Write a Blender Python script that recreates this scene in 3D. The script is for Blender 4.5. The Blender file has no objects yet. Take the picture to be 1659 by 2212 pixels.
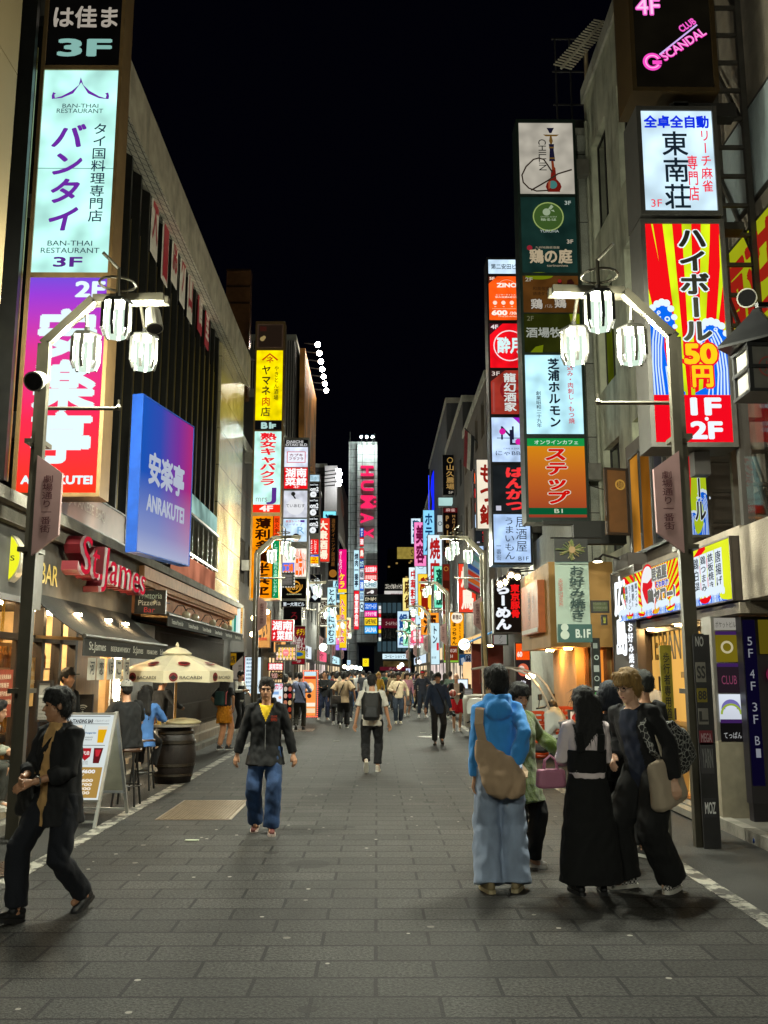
import bpy, bmesh, math, random
import numpy as np
from mathutils import Vector, Matrix, noise
random.seed(7)
SC = bpy.context.scene
COL = SC.collection
R_ = math.radians
# ---------------------------------------------------------------- camera, world, exposure
CAMH, FPX, PITCH, YAW = 1.72, 2000.0, math.atan(346/2000.0), -math.atan(15/2000.0)
cam = bpy.data.cameras.new('camera'); cam.sensor_fit = 'VERTICAL'; cam.sensor_height = 24.0
cam.lens = 24.0*FPX/2212.0; cam.clip_end = 2000; cam.clip_start = 0.05
CAM = bpy.data.objects.new('camera', cam); COL.objects.link(CAM)
CAM.location = (0, 0, CAMH); CAM.rotation_euler = (math.pi/2+PITCH, 0, YAW)
SC.camera = CAM
ROTM = CAM.rotation_euler.to_matrix()
world = bpy.data.worlds.new('World'); SC.world = world; world.use_nodes = True
_nt = world.node_tree; _bg = _nt.nodes['Background']
_sky = _nt.nodes.new('ShaderNodeTexSky'); _sky.sky_type = 'NISHITA'; _sky.sun_disc = False
_sky.sun_elevation = R_(-7); _sky.sun_rotation = R_(200)
_mx = _nt.nodes.new('ShaderNodeMix'); _mx.data_type = 'RGBA'; _mx.blend_type = 'ADD'; _mx.inputs[0].default_value = 1
_sc = _nt.nodes.new('ShaderNodeMix'); _sc.data_type = 'RGBA'; _sc.blend_type = 'MULTIPLY'; _sc.inputs[0].default_value = 1
_nt.links.new(_sky.outputs[0], _sc.inputs[6]); _sc.inputs[7].default_value = (0.02, 0.02, 0.025, 1)
_nt.links.new(_sc.outputs[2], _mx.inputs[6]); _mx.inputs[7].default_value = (0.007, 0.0075, 0.026, 1)
_nt.links.new(_mx.outputs[2], _bg.inputs[0]); _bg.inputs[1].default_value = 0.05
SC.view_settings.view_transform = 'Standard'; SC.view_settings.look = 'None'
SC.view_settings.exposure = 0.5; SC.view_settings.gamma = 1
SC.render.engine = 'CYCLES'; SC.cycles.use_denoising = True
SC.cycles.max_bounces = 5; SC.cycles.diffuse_bounces = 3; SC.cycles.glossy_bounces = 3; SC.cycles.transmission_bounces = 4
SC.cycles.sample_clamp_indirect = 4.0; SC.cycles.caustics_reflective = False; SC.cycles.caustics_refractive = False
LAMP = 2000.0      # watts of each lantern bulb
# ---------------------------------------------------------------- pixel -> world (photo read at 1659 x 2212)
def W(px, py, D):
    d = ROTM @ Vector(((px-829.5)/FPX, (1106-py)/FPX, -1))
    return Vector((0, 0, CAMH)) + d*(D/d.y)
def G(px, py):                       # ground point under a pixel
    d = ROTM @ Vector(((px-829.5)/FPX, (1106-py)/FPX, -1))
    return Vector((0, 0, CAMH)) + d*(-CAMH/d.z)
def ZP(py, D, px=829): return W(px, py, D).z
# ---------------------------------------------------------------- materials
def lin(h):
    if not isinstance(h, str): return tuple(h[:3])
    h = h.lstrip('#'); h = ''.join(c*2 for c in h) if len(h) == 3 else h; out = []
    for i in (0, 2, 4):
        c = int(h[i:i+2], 16)/255
        out.append(c/12.92 if c <= 0.04045 else ((c+0.055)/1.055)**2.4)
    return tuple(out)
_MC = {}
def M(col, rough=0.7, metal=0.0, var=0.15, scale=6.0, bump=0.0, bscale=40.0, stain=0.0, sheen=0.0, coat=0.0, name=None, dirt='#1c1a17', stretch=(1, 1, 1)):
    key = ('M', col, rough, metal, var, scale, bump, bscale, stain, sheen, coat, stretch)
    if key in _MC: return _MC[key]
    m = bpy.data.materials.new(name or 'surface'); m.use_nodes = True; nt = m.node_tree; b = nt.nodes['Principled BSDF']
    c = lin(col); b.inputs['Roughness'].default_value = rough; b.inputs['Metallic'].default_value = metal
    if sheen: b.inputs['Sheen Weight'].default_value = sheen
    if coat: b.inputs['Coat Weight'].default_value = coat
    tc = nt.nodes.new('ShaderNodeTexCoord'); mp = nt.nodes.new('ShaderNodeMapping'); mp.inputs['Scale'].default_value = stretch
    nt.links.new(tc.outputs['Object'], mp.inputs[0])
    n = nt.nodes.new('ShaderNodeTexNoise'); n.inputs['Scale'].default_value = scale; n.inputs['Detail'].default_value = 6
    nt.links.new(mp.outputs[0], n.inputs['Vector'])
    r = nt.nodes.new('ShaderNodeValToRGB'); r.color_ramp.elements[0].position = 0.3; r.color_ramp.elements[1].position = 0.72
    r.color_ramp.elements[0].color = tuple(max(0, x*(1-var)) for x in c)+(1,); r.color_ramp.elements[1].color = tuple(min(1, x*(1+var)) for x in c)+(1,)
    nt.links.new(n.outputs['Fac'], r.inputs[0]); out = r.outputs[0]
    if stain:
        n2 = nt.nodes.new('ShaderNodeTexNoise'); n2.inputs['Scale'].default_value = 1.3; n2.inputs['Detail'].default_value = 8; n2.inputs['Roughness'].default_value = 0.65
        mp2 = nt.nodes.new('ShaderNodeMapping'); mp2.inputs['Scale'].default_value = (1.6, 1.6, 0.35)
        nt.links.new(tc.outputs['Object'], mp2.inputs[0]); nt.links.new(mp2.outputs[0], n2.inputs['Vector'])
        r2 = nt.nodes.new('ShaderNodeValToRGB'); r2.color_ramp.elements[0].position = 0.5; r2.color_ramp.elements[1].position = 0.75
        r2.color_ramp.elements[0].color = (0, 0, 0, 1); r2.color_ramp.elements[1].color = (stain,)*3+(1,)
        nt.links.new(n2.outputs['Fac'], r2.inputs[0])
        mx = nt.nodes.new('ShaderNodeMix'); mx.data_type = 'RGBA'; nt.links.new(r2.outputs[0], mx.inputs[0]); nt.links.new(out, mx.inputs[6]); mx.inputs[7].default_value = lin(dirt)+(1,)
        out = mx.outputs[2]
    nt.links.new(out, b.inputs['Base Color'])
    if bump:
        n3 = nt.nodes.new('ShaderNodeTexNoise'); n3.inputs['Scale'].default_value = bscale; n3.inputs['Detail'].default_value = 4
        nt.links.new(mp.outputs[0], n3.inputs['Vector'])
        bp = nt.nodes.new('ShaderNodeBump'); bp.inputs['Strength'].default_value = bump; bp.inputs['Distance'].default_value = 0.02
        nt.links.new(n3.outputs['Fac'], bp.inputs['Height']); nt.links.new(bp.outputs[0], b.inputs['Normal'])
    _MC[key] = m; return m
def E(col, s=1.0, var=0.0, light=False, vscale=1.2):     # something that gives off light; var = uneven tubes behind the panel
    s = s*(.74 if s <= 2.5 else .8)          # lit panels are read against the exposure above
    key = ('E', col, s, var, light, vscale)
    if key in _MC: return _MC[key]
    m = bpy.data.materials.new('lit_panel'); m.use_nodes = True; nt = m.node_tree; nt.nodes.remove(nt.nodes['Principled BSDF'])
    e = nt.nodes.new('ShaderNodeEmission'); e.inputs[0].default_value = lin(col)+(1,); e.inputs[1].default_value = s
    if var:
        tc = nt.nodes.new('ShaderNodeTexCoord'); n = nt.nodes.new('ShaderNodeTexNoise'); n.inputs['Scale'].default_value = vscale; n.inputs['Detail'].default_value = 1.5
        nt.links.new(tc.outputs['Object'], n.inputs['Vector']); mr = nt.nodes.new('ShaderNodeMapRange')
        mr.inputs[1].default_value = 0.3; mr.inputs[2].default_value = 0.7; mr.inputs[3].default_value = s*(1-var); mr.inputs[4].default_value = s*(1+var)
        nt.links.new(n.outputs['Fac'], mr.inputs[0]); nt.links.new(mr.outputs[0], e.inputs[1])
    nt.links.new(e.outputs[0], nt.nodes['Material Output'].inputs[0])
    m.cycles.emission_sampling = 'AUTO' if light else 'NONE'
    _MC[key] = m; return m
def EG(stops, axis, lo, hi, s=1.0, light=True, lit=True, axis2=0.0):   # printed colour gradient along a local axis (0 x, 1 y, 2 z)
    m = bpy.data.materials.new('lit_print'); m.use_nodes = True; nt = m.node_tree; b = nt.nodes['Principled BSDF']
    tc = nt.nodes.new('ShaderNodeTexCoord'); sp = nt.nodes.new('ShaderNodeSeparateXYZ'); nt.links.new(tc.outputs['Object'], sp.inputs[0])
    mr = nt.nodes.new('ShaderNodeMapRange'); mr.inputs[1].default_value = lo; mr.inputs[2].default_value = hi
    src = sp.outputs[axis]
    if axis2:
        ma = nt.nodes.new('ShaderNodeMath'); ma.operation = 'MULTIPLY_ADD'; ma.inputs[1].default_value = axis2
        nt.links.new(sp.outputs[1 if axis == 2 else 2], ma.inputs[0]); nt.links.new(src, ma.inputs[2]); src = ma.outputs[0]
    nt.links.new(src, mr.inputs[0]); r = nt.nodes.new('ShaderNodeValToRGB'); nt.links.new(mr.outputs[0], r.inputs[0])
    el = r.color_ramp.elements; el.remove(el[1]); el[0].position = stops[0][0]; el[0].color = lin(stops[0][1])+(1,)
    for p, c in stops[1:]: el.new(p).color = lin(c)+(1,)
    if lit:
        e = nt.nodes.new('ShaderNodeEmission'); e.inputs[1].default_value = s*.74; nt.links.new(r.outputs[0], e.inputs[0])
        nt.nodes.remove(b); nt.links.new(e.outputs[0], nt.nodes['Material Output'].inputs[0])
        m.cycles.emission_sampling = 'AUTO' if light else 'NONE'
    else:
        nt.links.new(r.outputs[0], b.inputs['Base Color']); b.inputs['Roughness'].default_value = 0.5
    return m
def EG2(y0, y1, h, s):      # signboard print: blue to magenta across, fading to white along the foot
    m = bpy.data.materials.new('lit_print'); m.use_nodes = True; nt = m.node_tree; N = nt.nodes.new; L = nt.links.new; nt.nodes.remove(nt.nodes['Principled BSDF'])
    tc = N('ShaderNodeTexCoord'); sp = N('ShaderNodeSeparateXYZ'); L(tc.outputs['Object'], sp.inputs[0]); rs = []
    for ax, lo, hi, st in ((1, y0, y1, ((0, '#1c62d0'), (.35, '#3a58c8'), (.7, '#8a3cae'), (1, '#c83486'))), (2, 0, h, ((0, '#ffffff'), (.15, '#c0c0c0'), (.52, '#000000')))):
        mr = N('ShaderNodeMapRange'); mr.inputs[1].default_value = lo; mr.inputs[2].default_value = hi; L(sp.outputs[ax], mr.inputs[0]); r = N('ShaderNodeValToRGB'); L(mr.outputs[0], r.inputs[0]); el = r.color_ramp.elements; el.remove(el[1]); el[0].position = 0; el[0].color = lin(st[0][1])+(1,)
        for p, c in st[1:]: el.new(p).color = lin(c)+(1,)
        rs.append(r)
    mx = N('ShaderNodeMix'); mx.data_type = 'RGBA'; L(rs[1].outputs[0], mx.inputs[0]); L(rs[0].outputs[0], mx.inputs[6]); mx.inputs[7].default_value = lin('#c4cef0')+(1,)
    e = N('ShaderNodeEmission'); e.inputs[1].default_value = s*.74; L(mx.outputs[2], e.inputs[0]); L(e.outputs[0], nt.nodes['Material Output'].inputs[0]); return m
def BR(col, mortar, bw, bh, ms, rough=0.6, plane='XY', off=0.5, var=0.12, speck=0.0, gum=0.0, bump=0.4):   # tiles / pavers / bricks
    m = bpy.data.materials.new('tiles'); m.use_nodes = True; nt = m.node_tree; b = nt.nodes['Principled BSDF']; N = nt.nodes.new; L = nt.links.new
    tc = N('ShaderNodeTexCoord'); sp = N('ShaderNodeSeparateXYZ'); cb = N('ShaderNodeCombineXYZ'); L(tc.outputs['Object'], sp.inputs[0])
    L(sp.outputs['XYZ'.index(plane[0])], cb.inputs[0]); L(sp.outputs['XYZ'.index(plane[1])], cb.inputs[1])
    br = N('ShaderNodeTexBrick'); br.offset = off; br.inputs['Scale'].default_value = 1; br.inputs['Brick Width'].default_value = bw
    br.inputs['Row Height'].default_value = bh; br.inputs['Mortar Size'].default_value = ms; br.inputs['Mortar Smooth'].default_value = 0.1; br.inputs['Bias'].default_value = 0
    c = lin(col); br.inputs['Color1'].default_value = tuple(x*(1-var) for x in c)+(1,); br.inputs['Color2'].default_value = tuple(x*(1+var) for x in c)+(1,); br.inputs['Mortar'].default_value = lin(mortar)+(1,)
    wob = N('ShaderNodeTexNoise'); wob.inputs['Scale'].default_value = 6; L(cb.outputs[0], wob.inputs['Vector'])
    wv = N('ShaderNodeVectorMath'); wv.operation = 'MULTIPLY_ADD'; L(wob.outputs['Color'], wv.inputs[0]); wv.inputs[1].default_value = (0.012, 0.012, 0); L(cb.outputs[0], wv.inputs[2])
    L(wv.outputs[0], br.inputs['Vector'])
    n = N('ShaderNodeTexNoise'); n.inputs['Scale'].default_value = 1.1; n.inputs['Detail'].default_value = 8; n.inputs['Roughness'].default_value = 0.7; L(cb.outputs[0], n.inputs['Vector'])
    mr = N('ShaderNodeMapRange'); mr.inputs[1].default_value = 0.25; mr.inputs[2].default_value = 0.75; mr.inputs[3].default_value = 0.6; mr.inputs[4].default_value = 1.35; L(n.outputs['Fac'], mr.inputs[0])
    mm = N('ShaderNodeVectorMath'); mm.operation = 'MULTIPLY'; L(br.outputs['Color'], mm.inputs[0]); L(mr.outputs[0], mm.inputs[1]); out = mm.outputs[0]
    hgt = br.outputs['Fac']
    if speck:
        n2 = N('ShaderNodeTexNoise'); n2.inputs['Scale'].default_value = 48; n2.inputs['Detail'].default_value = 5; n2.inputs['Roughness'].default_value = .75; L(cb.outputs[0], n2.inputs['Vector'])
        m2 = N('ShaderNodeMapRange'); m2.inputs[1].default_value = 0.35; m2.inputs[2].default_value = 0.68; m2.inputs[3].default_value = 1-speck; m2.inputs[4].default_value = 1+speck*1.3; L(n2.outputs['Fac'], m2.inputs[0])
        v2 = N('ShaderNodeVectorMath'); v2.operation = 'MULTIPLY'; L(out, v2.inputs[0]); L(m2.outputs[0], v2.inputs[1]); out = v2.outputs[0]
    if gum:
        for vs, hi_, gc in ((2.3, 0.06, '#6d6a62'), (1.2, 0.11, '#0c0b0a'), (4.0, 0.075, '#98958c'), (.7, .16, '#121110')):
            vo = N('ShaderNodeTexVoronoi'); vo.inputs['Scale'].default_value = vs; vo.inputs['Randomness'].default_value = 1; L(cb.outputs[0], vo.inputs['Vector'])
            lt = N('ShaderNodeMath'); lt.operation = 'LESS_THAN'; L(vo.outputs['Distance'], lt.inputs[0]); lt.inputs[1].default_value = hi_
            sx = N('ShaderNodeSeparateColor'); L(vo.outputs['Color'], sx.inputs[0]); g2 = N('ShaderNodeMath'); g2.operation = 'GREATER_THAN'; L(sx.outputs[0], g2.inputs[0]); g2.inputs[1].default_value = 0.55
            ml = N('ShaderNodeMath'); ml.operation = 'MULTIPLY'; L(lt.outputs[0], ml.inputs[0]); L(g2.outputs[0], ml.inputs[1]); m3 = N('ShaderNodeMath'); m3.operation = 'MULTIPLY'; L(ml.outputs[0], m3.inputs[0]); m3.inputs[1].default_value = gum
            mx = N('ShaderNodeMix'); mx.data_type = 'RGBA'; L(m3.outputs[0], mx.inputs[0]); L(out, mx.inputs[6]); mx.inputs[7].default_value = lin(gc)+(1,); out = mx.outputs[2]
    L(out, b.inputs['Base Color']); b.inputs['Roughness'].default_value = rough; b.inputs['Specular IOR Level'].default_value = .25 if speck else .5
    bp = N('ShaderNodeBump'); bp.inputs['Strength'].default_value = bump; bp.inputs['Distance'].default_value = 0.006; bp.invert = True; L(hgt, bp.inputs['Height'])
    n5 = N('ShaderNodeTexNoise'); n5.inputs['Scale'].default_value = 90; L(cb.outputs[0], n5.inputs['Vector'])
    bp2 = N('ShaderNodeBump'); bp2.inputs['Strength'].default_value = bump*0.8; bp2.inputs['Distance'].default_value = 0.008; L(n5.outputs['Fac'], bp2.inputs['Height']); L(bp.outputs[0], bp2.inputs['Normal'])
    L(bp2.outputs[0], b.inputs['Normal'])
    return m
def GLASS(tint='#101418', rough=0.06):      # dark window glass: a glossy dark pane
    key = ('GL', tint, rough)
    if key in _MC: return _MC[key]
    m = bpy.data.materials.new('glass_pane'); m.use_nodes = True; b = m.node_tree.nodes['Principled BSDF']
    b.inputs['Base Color'].default_value = lin(tint)+(1,); b.inputs['Roughness'].default_value = rough; b.inputs['Specular IOR Level'].default_value = 0.8
    _MC[key] = m; return m
# ---------------------------------------------------------------- mesh building
class MB:
    def __init__(s): s.v = []; s.f = []; s.mi = []; s.k = 0
    def add(s, vs, fs):
        o = len(s.v); s.v += [tuple(p) for p in vs]; s.f += [tuple(i+o for i in f) for f in fs]; s.mi += [s.k]*len(fs); return s
    def box(s, a, b):
        x0, y0, z0 = a; x1, y1, z1 = b
        return s.add([(x0,y0,z0),(x1,y0,z0),(x1,y1,z0),(x0,y1,z0),(x0,y0,z1),(x1,y0,z1),(x1,y1,z1),(x0,y1,z1)],
                     [(0,3,2,1),(4,5,6,7),(0,1,5,4),(1,2,6,5),(2,3,7,6),(3,0,4,7)])
    def obox(s, mat, hx, hy, hz):
        q = [mat @ Vector((x*hx, y*hy, z*hz)) for z in (-1,1) for x, y in ((-1,-1),(1,-1),(1,1),(-1,1))]
        return s.add(q, [(0,3,2,1),(4,5,6,7),(0,1,5,4),(1,2,6,5),(2,3,7,6),(3,0,4,7)])
    def bar(s, p, q, w, h=None, up=(0,0,1)):                # rectangular bar from p to q
        p, q = Vector(p), Vector(q); d = (q-p); L = d.length; d = d/L; u = Vector(up)
        if abs(d.dot(u)) > 0.98: u = Vector((0,1,0))
        x = d.cross(u).normalized(); z = x.cross(d)
        m = Matrix((x, d, z)).transposed().to_4x4(); m.translation = (p+q)/2
        return s.obox(m, w/2, L/2, (h or w)/2)
    def tube(s, pts, r, n=8, cap=True):
        pts = [Vector(p) for p in pts]; rs = r if isinstance(r, (list, tuple)) else [r]*len(pts); vs = []; prev = None
        for i, p in enumerate(pts):
            d = (pts[min(i+1, len(pts)-1)]-pts[max(i-1, 0)]).normalized()
            if prev is None:
                u = Vector((0,0,1)) if abs(d.z) < 0.9 else Vector((1,0,0)); x = d.cross(u).normalized()
            else: x = (prev - d*prev.dot(d)).normalized()
            prev = x; y = d.cross(x)
            vs += [p+(x*math.cos(2*math.pi*k/n)+y*math.sin(2*math.pi*k/n))*rs[i] for k in range(n)]
        fs = [(i*n+k, i*n+(k+1)%n, (i+1)*n+(k+1)%n, (i+1)*n+k) for i in range(len(pts)-1) for k in range(n)]
        if cap: fs += [tuple(reversed(range(n))), tuple(range((len(pts)-1)*n, len(pts)*n))]
        return s.add(vs, fs)
    def lathe(s, prof, c=(0,0,0), n=24, axis='z'):
        vs = []; c = Vector(c)
        for r, z in prof:
            for k in range(n):
                a = 2*math.pi*k/n; x, y = r*math.cos(a), r*math.sin(a)
                vs.append(c+(Vector((x, y, z)) if axis == 'z' else Vector((x, z, y)) if axis == 'y' else Vector((z, x, y))))
        m = len(prof); fs = [(i*n+k, i*n+(k+1)%n, (i+1)*n+(k+1)%n, (i+1)*n+k) for i in range(m-1) for k in range(n)]
        return s.add(vs, fs+[tuple(reversed(range(n))), tuple(range((m-1)*n, m*n))])
    def ball(s, c, r, n=12, sc=(1,1,1)):
        return s.lathe([(max(1e-4, r*math.sin(math.pi*i/8))*1, -r*math.cos(math.pi*i/8)*sc[2]) for i in range(9)], c, n)
    def prism(s, poly, *b):                  # 3D polygon extruded along the last vector
        n = len(poly); p = [Vector(q) for q in poly]; e = Vector(b[-1])
        return s.add(p+[q+e for q in p], [tuple(range(n)), tuple(reversed(range(n, 2*n)))]+[(i, n+i, n+(i+1)%n, (i+1)%n) for i in range(n)])
    def build(s, name, mat, parent=None, smooth=False, bevel=0.0):
        if not s.f: return None
        off = Vector(parent['_o']) if parent is not None and '_o' in parent else Vector((0,0,0))
        me = bpy.data.meshes.new(name); me.from_pydata([(v[0]-off[0], v[1]-off[1], v[2]-off[2]) for v in s.v], [], s.f)
        mats = mat if isinstance(mat, (list, tuple)) else [mat]
        for m_ in mats: me.materials.append(m_)
        if len(mats) > 1: me.polygons.foreach_set('material_index', s.mi)
        bm = bmesh.new(); bm.from_mesh(me); bmesh.ops.recalc_face_normals(bm, faces=bm.faces); bm.to_mesh(me); bm.free()
        if smooth: me.polygons.foreach_set('use_smooth', [True]*len(me.polygons))
        o = bpy.data.objects.new(name, me); COL.objects.link(o)
        if parent is not None: o.parent = parent; o['_o'] = list(off)
        if bevel:
            bv = o.modifiers.new('bevel', 'BEVEL'); bv.width = bevel; bv.segments = 2; bv.limit_method = 'ANGLE'
        return o
def thing(name, label, cat, loc=(0,0,0), group=None):
    o = bpy.data.objects.new(name, None); COL.objects.link(o); o.location = loc; o['_o'] = list(loc); o.empty_display_size = 0.1
    o['label'] = label; o['category'] = cat
    if group: o['group'] = group
    return o
def tag(o, label, cat, group=None, kind=None):
    o['label'] = label; o['category'] = cat
    if group: o['group'] = group
    if kind: o['kind'] = kind
    return o
def solo(mb, name, mat, label, cat, group=None, **kw):      # a thing that is one mesh
    return tag(mb.build(name, mat, **kw), label, cat, group)
def kids(o): return [c for c in bpy.data.objects if c.parent == o]
def copy_tree(o, parent=None):
    c = o.copy(); COL.objects.link(c)
    if parent is not None: c.parent = parent
    for ch in kids(o): copy_tree(ch, c)
    return c
# ---------------------------------------------------------------- evaluation bench (for text and fused meshes)
BENCH = bpy.data.scenes.new('bench')
def bake(o):
    BENCH.collection.objects.link(o); vl = BENCH.view_layers[0]; vl.update()
    me = bpy.data.meshes.new_from_object(o.evaluated_get(vl.depsgraph)); BENCH.collection.objects.unlink(o); bpy.data.objects.remove(o)
    return me
_TC = {}
def glyphs(text, wt=0.0, extr=0.0):
    if wt > 0 and not extr:                       # heavier strokes: shifted copies laid over each other
        key = (text, wt, 'b')
        if key not in _TC:
            g, fs = glyphs(text); n = len(g); vs = [g]; out = list(fs)
            for k in range(8 if wt > .025 else 4):
                a = 2*math.pi*(k+.5)/(8 if wt > .025 else 4); vs.append(g+np.array([wt*.8*math.cos(a), wt*.8*math.sin(a), -.0006*(k+1)])); out += [tuple(i+n*(k+1) for i in f) for f in fs]
            _TC[key] = (np.concatenate(vs), out)
        return _TC[key]
    key = (text, wt, extr)
    if key not in _TC:
        c = bpy.data.curves.new('t', 'FONT'); c.body = text; c.offset = wt if extr else 0; c.resolution_u = 3; c.extrude = extr
        me = bake(bpy.data.objects.new('t', c)); n = len(me.vertices); a = np.zeros(n*3); me.vertices.foreach_get('co', a)
        _TC[key] = (a.reshape(-1, 3), [tuple(p.vertices) for p in me.polygons]); bpy.data.meshes.remove(me); bpy.data.curves.remove(c)
    return _TC[key]
class Panel:
    """a flat sign face: o = top left corner, r/u unit vectors, w/h metres; items are laid on it in 0..1 units"""
    def __init__(s, o, r, u, w, h): s.o = Vector(o); s.r = Vector(r); s.u = Vector(u); s.n = s.r.cross(s.u); s.w = w; s.h = h; s.z = 0.004; s.step = 0.0012; s.L = {}
    def P(s, a, b, z=0): return s.o+s.r*(a*s.w)-s.u*(b*s.h)+s.n*z
    def mb(s, kind, col):
        return s.L.setdefault((kind, col), MB())
    def lift(s, d=0): s.z += d or s.step; return s.z
    def rect(s, a, b, w, h, col, kind='graphic'):
        z = s.lift(); s.mb(kind, col).add([s.P(a, b+h, z), s.P(a+w, b+h, z), s.P(a+w, b, z), s.P(a, b, z)], [(0,1,2,3)]); return s
    def poly(s, pts, col, kind='graphic'):
        z = s.lift(); s.mb(kind, col).add([s.P(a, b, z) for a, b in pts], [tuple(range(len(pts)))]); return s
    def disc(s, a, b, rad, col, ry=None, rin=0.0, n=28, a0=0, a1=360, kind='graphic'):     # rad in units of width
        z = s.lift(); ry = ry if ry is not None else rad*s.w/s.h; full = a1-a0 >= 360; n_ = n if full else n+1
        an = [R_(a0+(a1-a0)*k/n) for k in range(n_)]; out = [s.P(a+rad*math.cos(t), b-ry*math.sin(t), z) for t in an]
        if rin <= 0: s.mb(kind, col).add(out, [tuple(range(n_))]); return s
        inn = [s.P(a+rad*rin*math.cos(t), b-ry*rin*math.sin(t), z) for t in an]
        s.mb(kind, col).add(out+inn, [(k, (k+1) % n_, n_+(k+1) % n_, n_+k) for k in range(n)]); return s
    def stroke(s, pts, wd, col, kind='graphic'):              # polyline of constant width (units of panel width)
        z = s.lift(); vs = []; fs = []; q = [Vector((a*s.w, b*s.h)) for a, b in pts]; hw = wd*s.w/2
        for i, p in enumerate(q):
            d = (q[min(i+1, len(q)-1)]-q[max(i-1, 0)]); d = d.normalized() if d.length else Vector((1, 0)); nn = Vector((-d.y, d.x))*hw
            for e in (p+nn, p-nn): vs.append(s.o+s.r*e.x-s.u*e.y+s.n*z)
        fs = [(2*i, 2*i+1, 2*i+3, 2*i+2) for i in range(len(q)-1)]; s.mb(kind, col).add(vs, fs); return s
    def _put(s, g, fs, x0, y0, sx, sy, tx, ty, z, col, rot=0, shear=0, jit=0, thick=0):
        x = (g[:, 0]-x0)*sx; y = (g[:, 1]-y0)*sy; x = x+shear*y
        if rot: c_, s_ = math.cos(rot), math.sin(rot); x, y = x*c_-y*s_, x*s_+y*c_
        if jit:
            e = jit*abs(sy)
            for i in range(len(x)):
                v = noise.noise_vector(Vector((x[i], y[i], tx*3.1))/(0.12*abs(sy)+1e-6)); x[i] += v.x*e; y[i] += v.y*e
        o = s.o+s.r*tx-s.u*ty+s.n*z; ra = np.array(s.r); ua = np.array(s.u); na = np.array(s.n)
        q = np.array(o)[None, :]+np.outer(x, ra)+np.outer(y, ua)
        q = q+np.outer(g[:, 2], na)
        s.mb('lettering', col).add(q.tolist(), fs)
    def text(s, t, a, b, w, h, col, wt=0.0, shear=0, jit=0, rot=0, out=None, ow=0.05, keep=False):     # fitted into the box
        base, _ = glyphs(t); x0, x1 = base[:, 0].min(), base[:, 0].max(); y0, y1 = base[:, 1].min(), base[:, 1].max()
        sx = w*s.w/(x1-x0); sy = h*s.h/(y1-y0)
        if keep: sx = sy = min(sx, sy)
        for c_, k in ([(out, wt+ow)] if out else [])+[(col, wt)]:
            g, fs = glyphs(t, k); s._put(g, fs, (x0+x1)/2, (y0+y1)/2, sx, sy, (a+w/2)*s.w, (b+h/2)*s.h, s.lift(.0055), c_, R_(rot), shear, jit)
        return s
    def vtext(s, t, a, b, w, h, col, wt=0.0, shear=0, jit=0, out=None, ow=0.05, fill=0.98):     # one character below the other
        n = len(t); ch = h*s.h/n
        for c_, k in ([(out, wt+ow)] if out else [])+[(col, wt)]:
            z = s.lift(.0055)
            for i, cc in enumerate(t):
                if cc == ' ': continue
                g, fs = glyphs(cc, k); g0, _ = glyphs(cc); wide = ord(cc) > 0x2000
                cx = 0.5 if wide else (g0[:, 0].min()+g0[:, 0].max())/2; cy = 0.38
                sx = w*s.w; sy = ch*fill
                r = 0
                if cc in 'ー|〜': r = math.pi/2; sx, sy = sy, sx
                if r:
                    g = np.stack([-(g[:, 1]-cy)*sy/1.0, (g[:, 0]-cx)*sx, g[:, 2]], 1); cx = cy = 0; s._put(g, fs, 0, 0, -1, -1, (a+w/2)*s.w, (b*s.h)+ch*(i+.5), z, c_, 0, shear, 0)
                else: s._put(g, fs, cx, cy, sx, sy, (a+w/2)*s.w, (b*s.h)+ch*(i+.5), z, c_, 0, shear, jit)
        return s
    def lines(s, n, a, b, w, h, col, rnd=None, chars='鮮魚刺身焼鳥酒肉串揚飯麺湯茶店限定生中小大盛円盤会席', wt=0.0):   # rows of small print
        rg = random.Random(rnd if rnd is not None else n*17+len(s.L))
        for i in range(n):
            k = rg.randint(5, 9); t = ''.join(rg.choice(chars) for _ in range(k)); s.text(t, a, b+h*i/n, w*(0.6+0.4*k/9), h/n*0.6, col, wt)
        return s
    def finish(s, parent, strength=1.0, lit=True, rough=0.5):
        for (kind, col), mb in s.L.items():
            if isinstance(col, bpy.types.Material): m = col
            elif lit and strength > 0: m = E(col, strength) if max(lin(col)) > 0.012 else M(col, 0.5, var=0)
            else: m = M(col, rough, var=0.05)
            mb.build(kind, m, parent)
def front(px0, py0, px1, py1, D):                      # a panel facing down the street toward the camera
    pm = (py0+py1)/2; a, b = W(px0, pm, D), W(px1, pm, D); z1, z0 = ZP(py0, D, (px0+px1)/2), ZP(py1, D, (px0+px1)/2)
    return Panel((a.x, D, z1), (1,0,0), (0,0,1), b.x-a.x, z1-z0)
def left_wall(X, d0, d1, z0, z1): return Panel((X, d0, z1), (0,1,0), (0,0,1), d1-d0, z1-z0)
def right_wall(X, d0, d1, z0, z1): return Panel((X, d1, z1), (0,-1,0), (0,0,1), d1-d0, z1-z0)
def slab(p, thick, a=0, b=0, w=1, h=1, z=0.0):               # MB box lying behind a panel region, front face at height z
    mb = MB(); q = [p.P(a, b+h, z), p.P(a+w, b+h, z), p.P(a+w, b, z), p.P(a, b, z)]
    return mb.prism(q, None, -p.n*thick)
def frame_ring(p, bw, thick, z=0.012, mb=None):              # raised edge round a panel, bw metres wide
    mb = mb or MB(); x, y = bw/p.w, bw/p.h
    for a, b, w, h in ((0,0,1,y), (0,1-y,1,y), (0,y,x,1-2*y), (1-x,y,x,1-2*y)):
        q = [p.P(a, b+h, z), p.P(a+w, b+h, z), p.P(a+w, b, z), p.P(a, b, z)]; mb.prism(q, None, -p.n*thick)
    return mb
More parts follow.
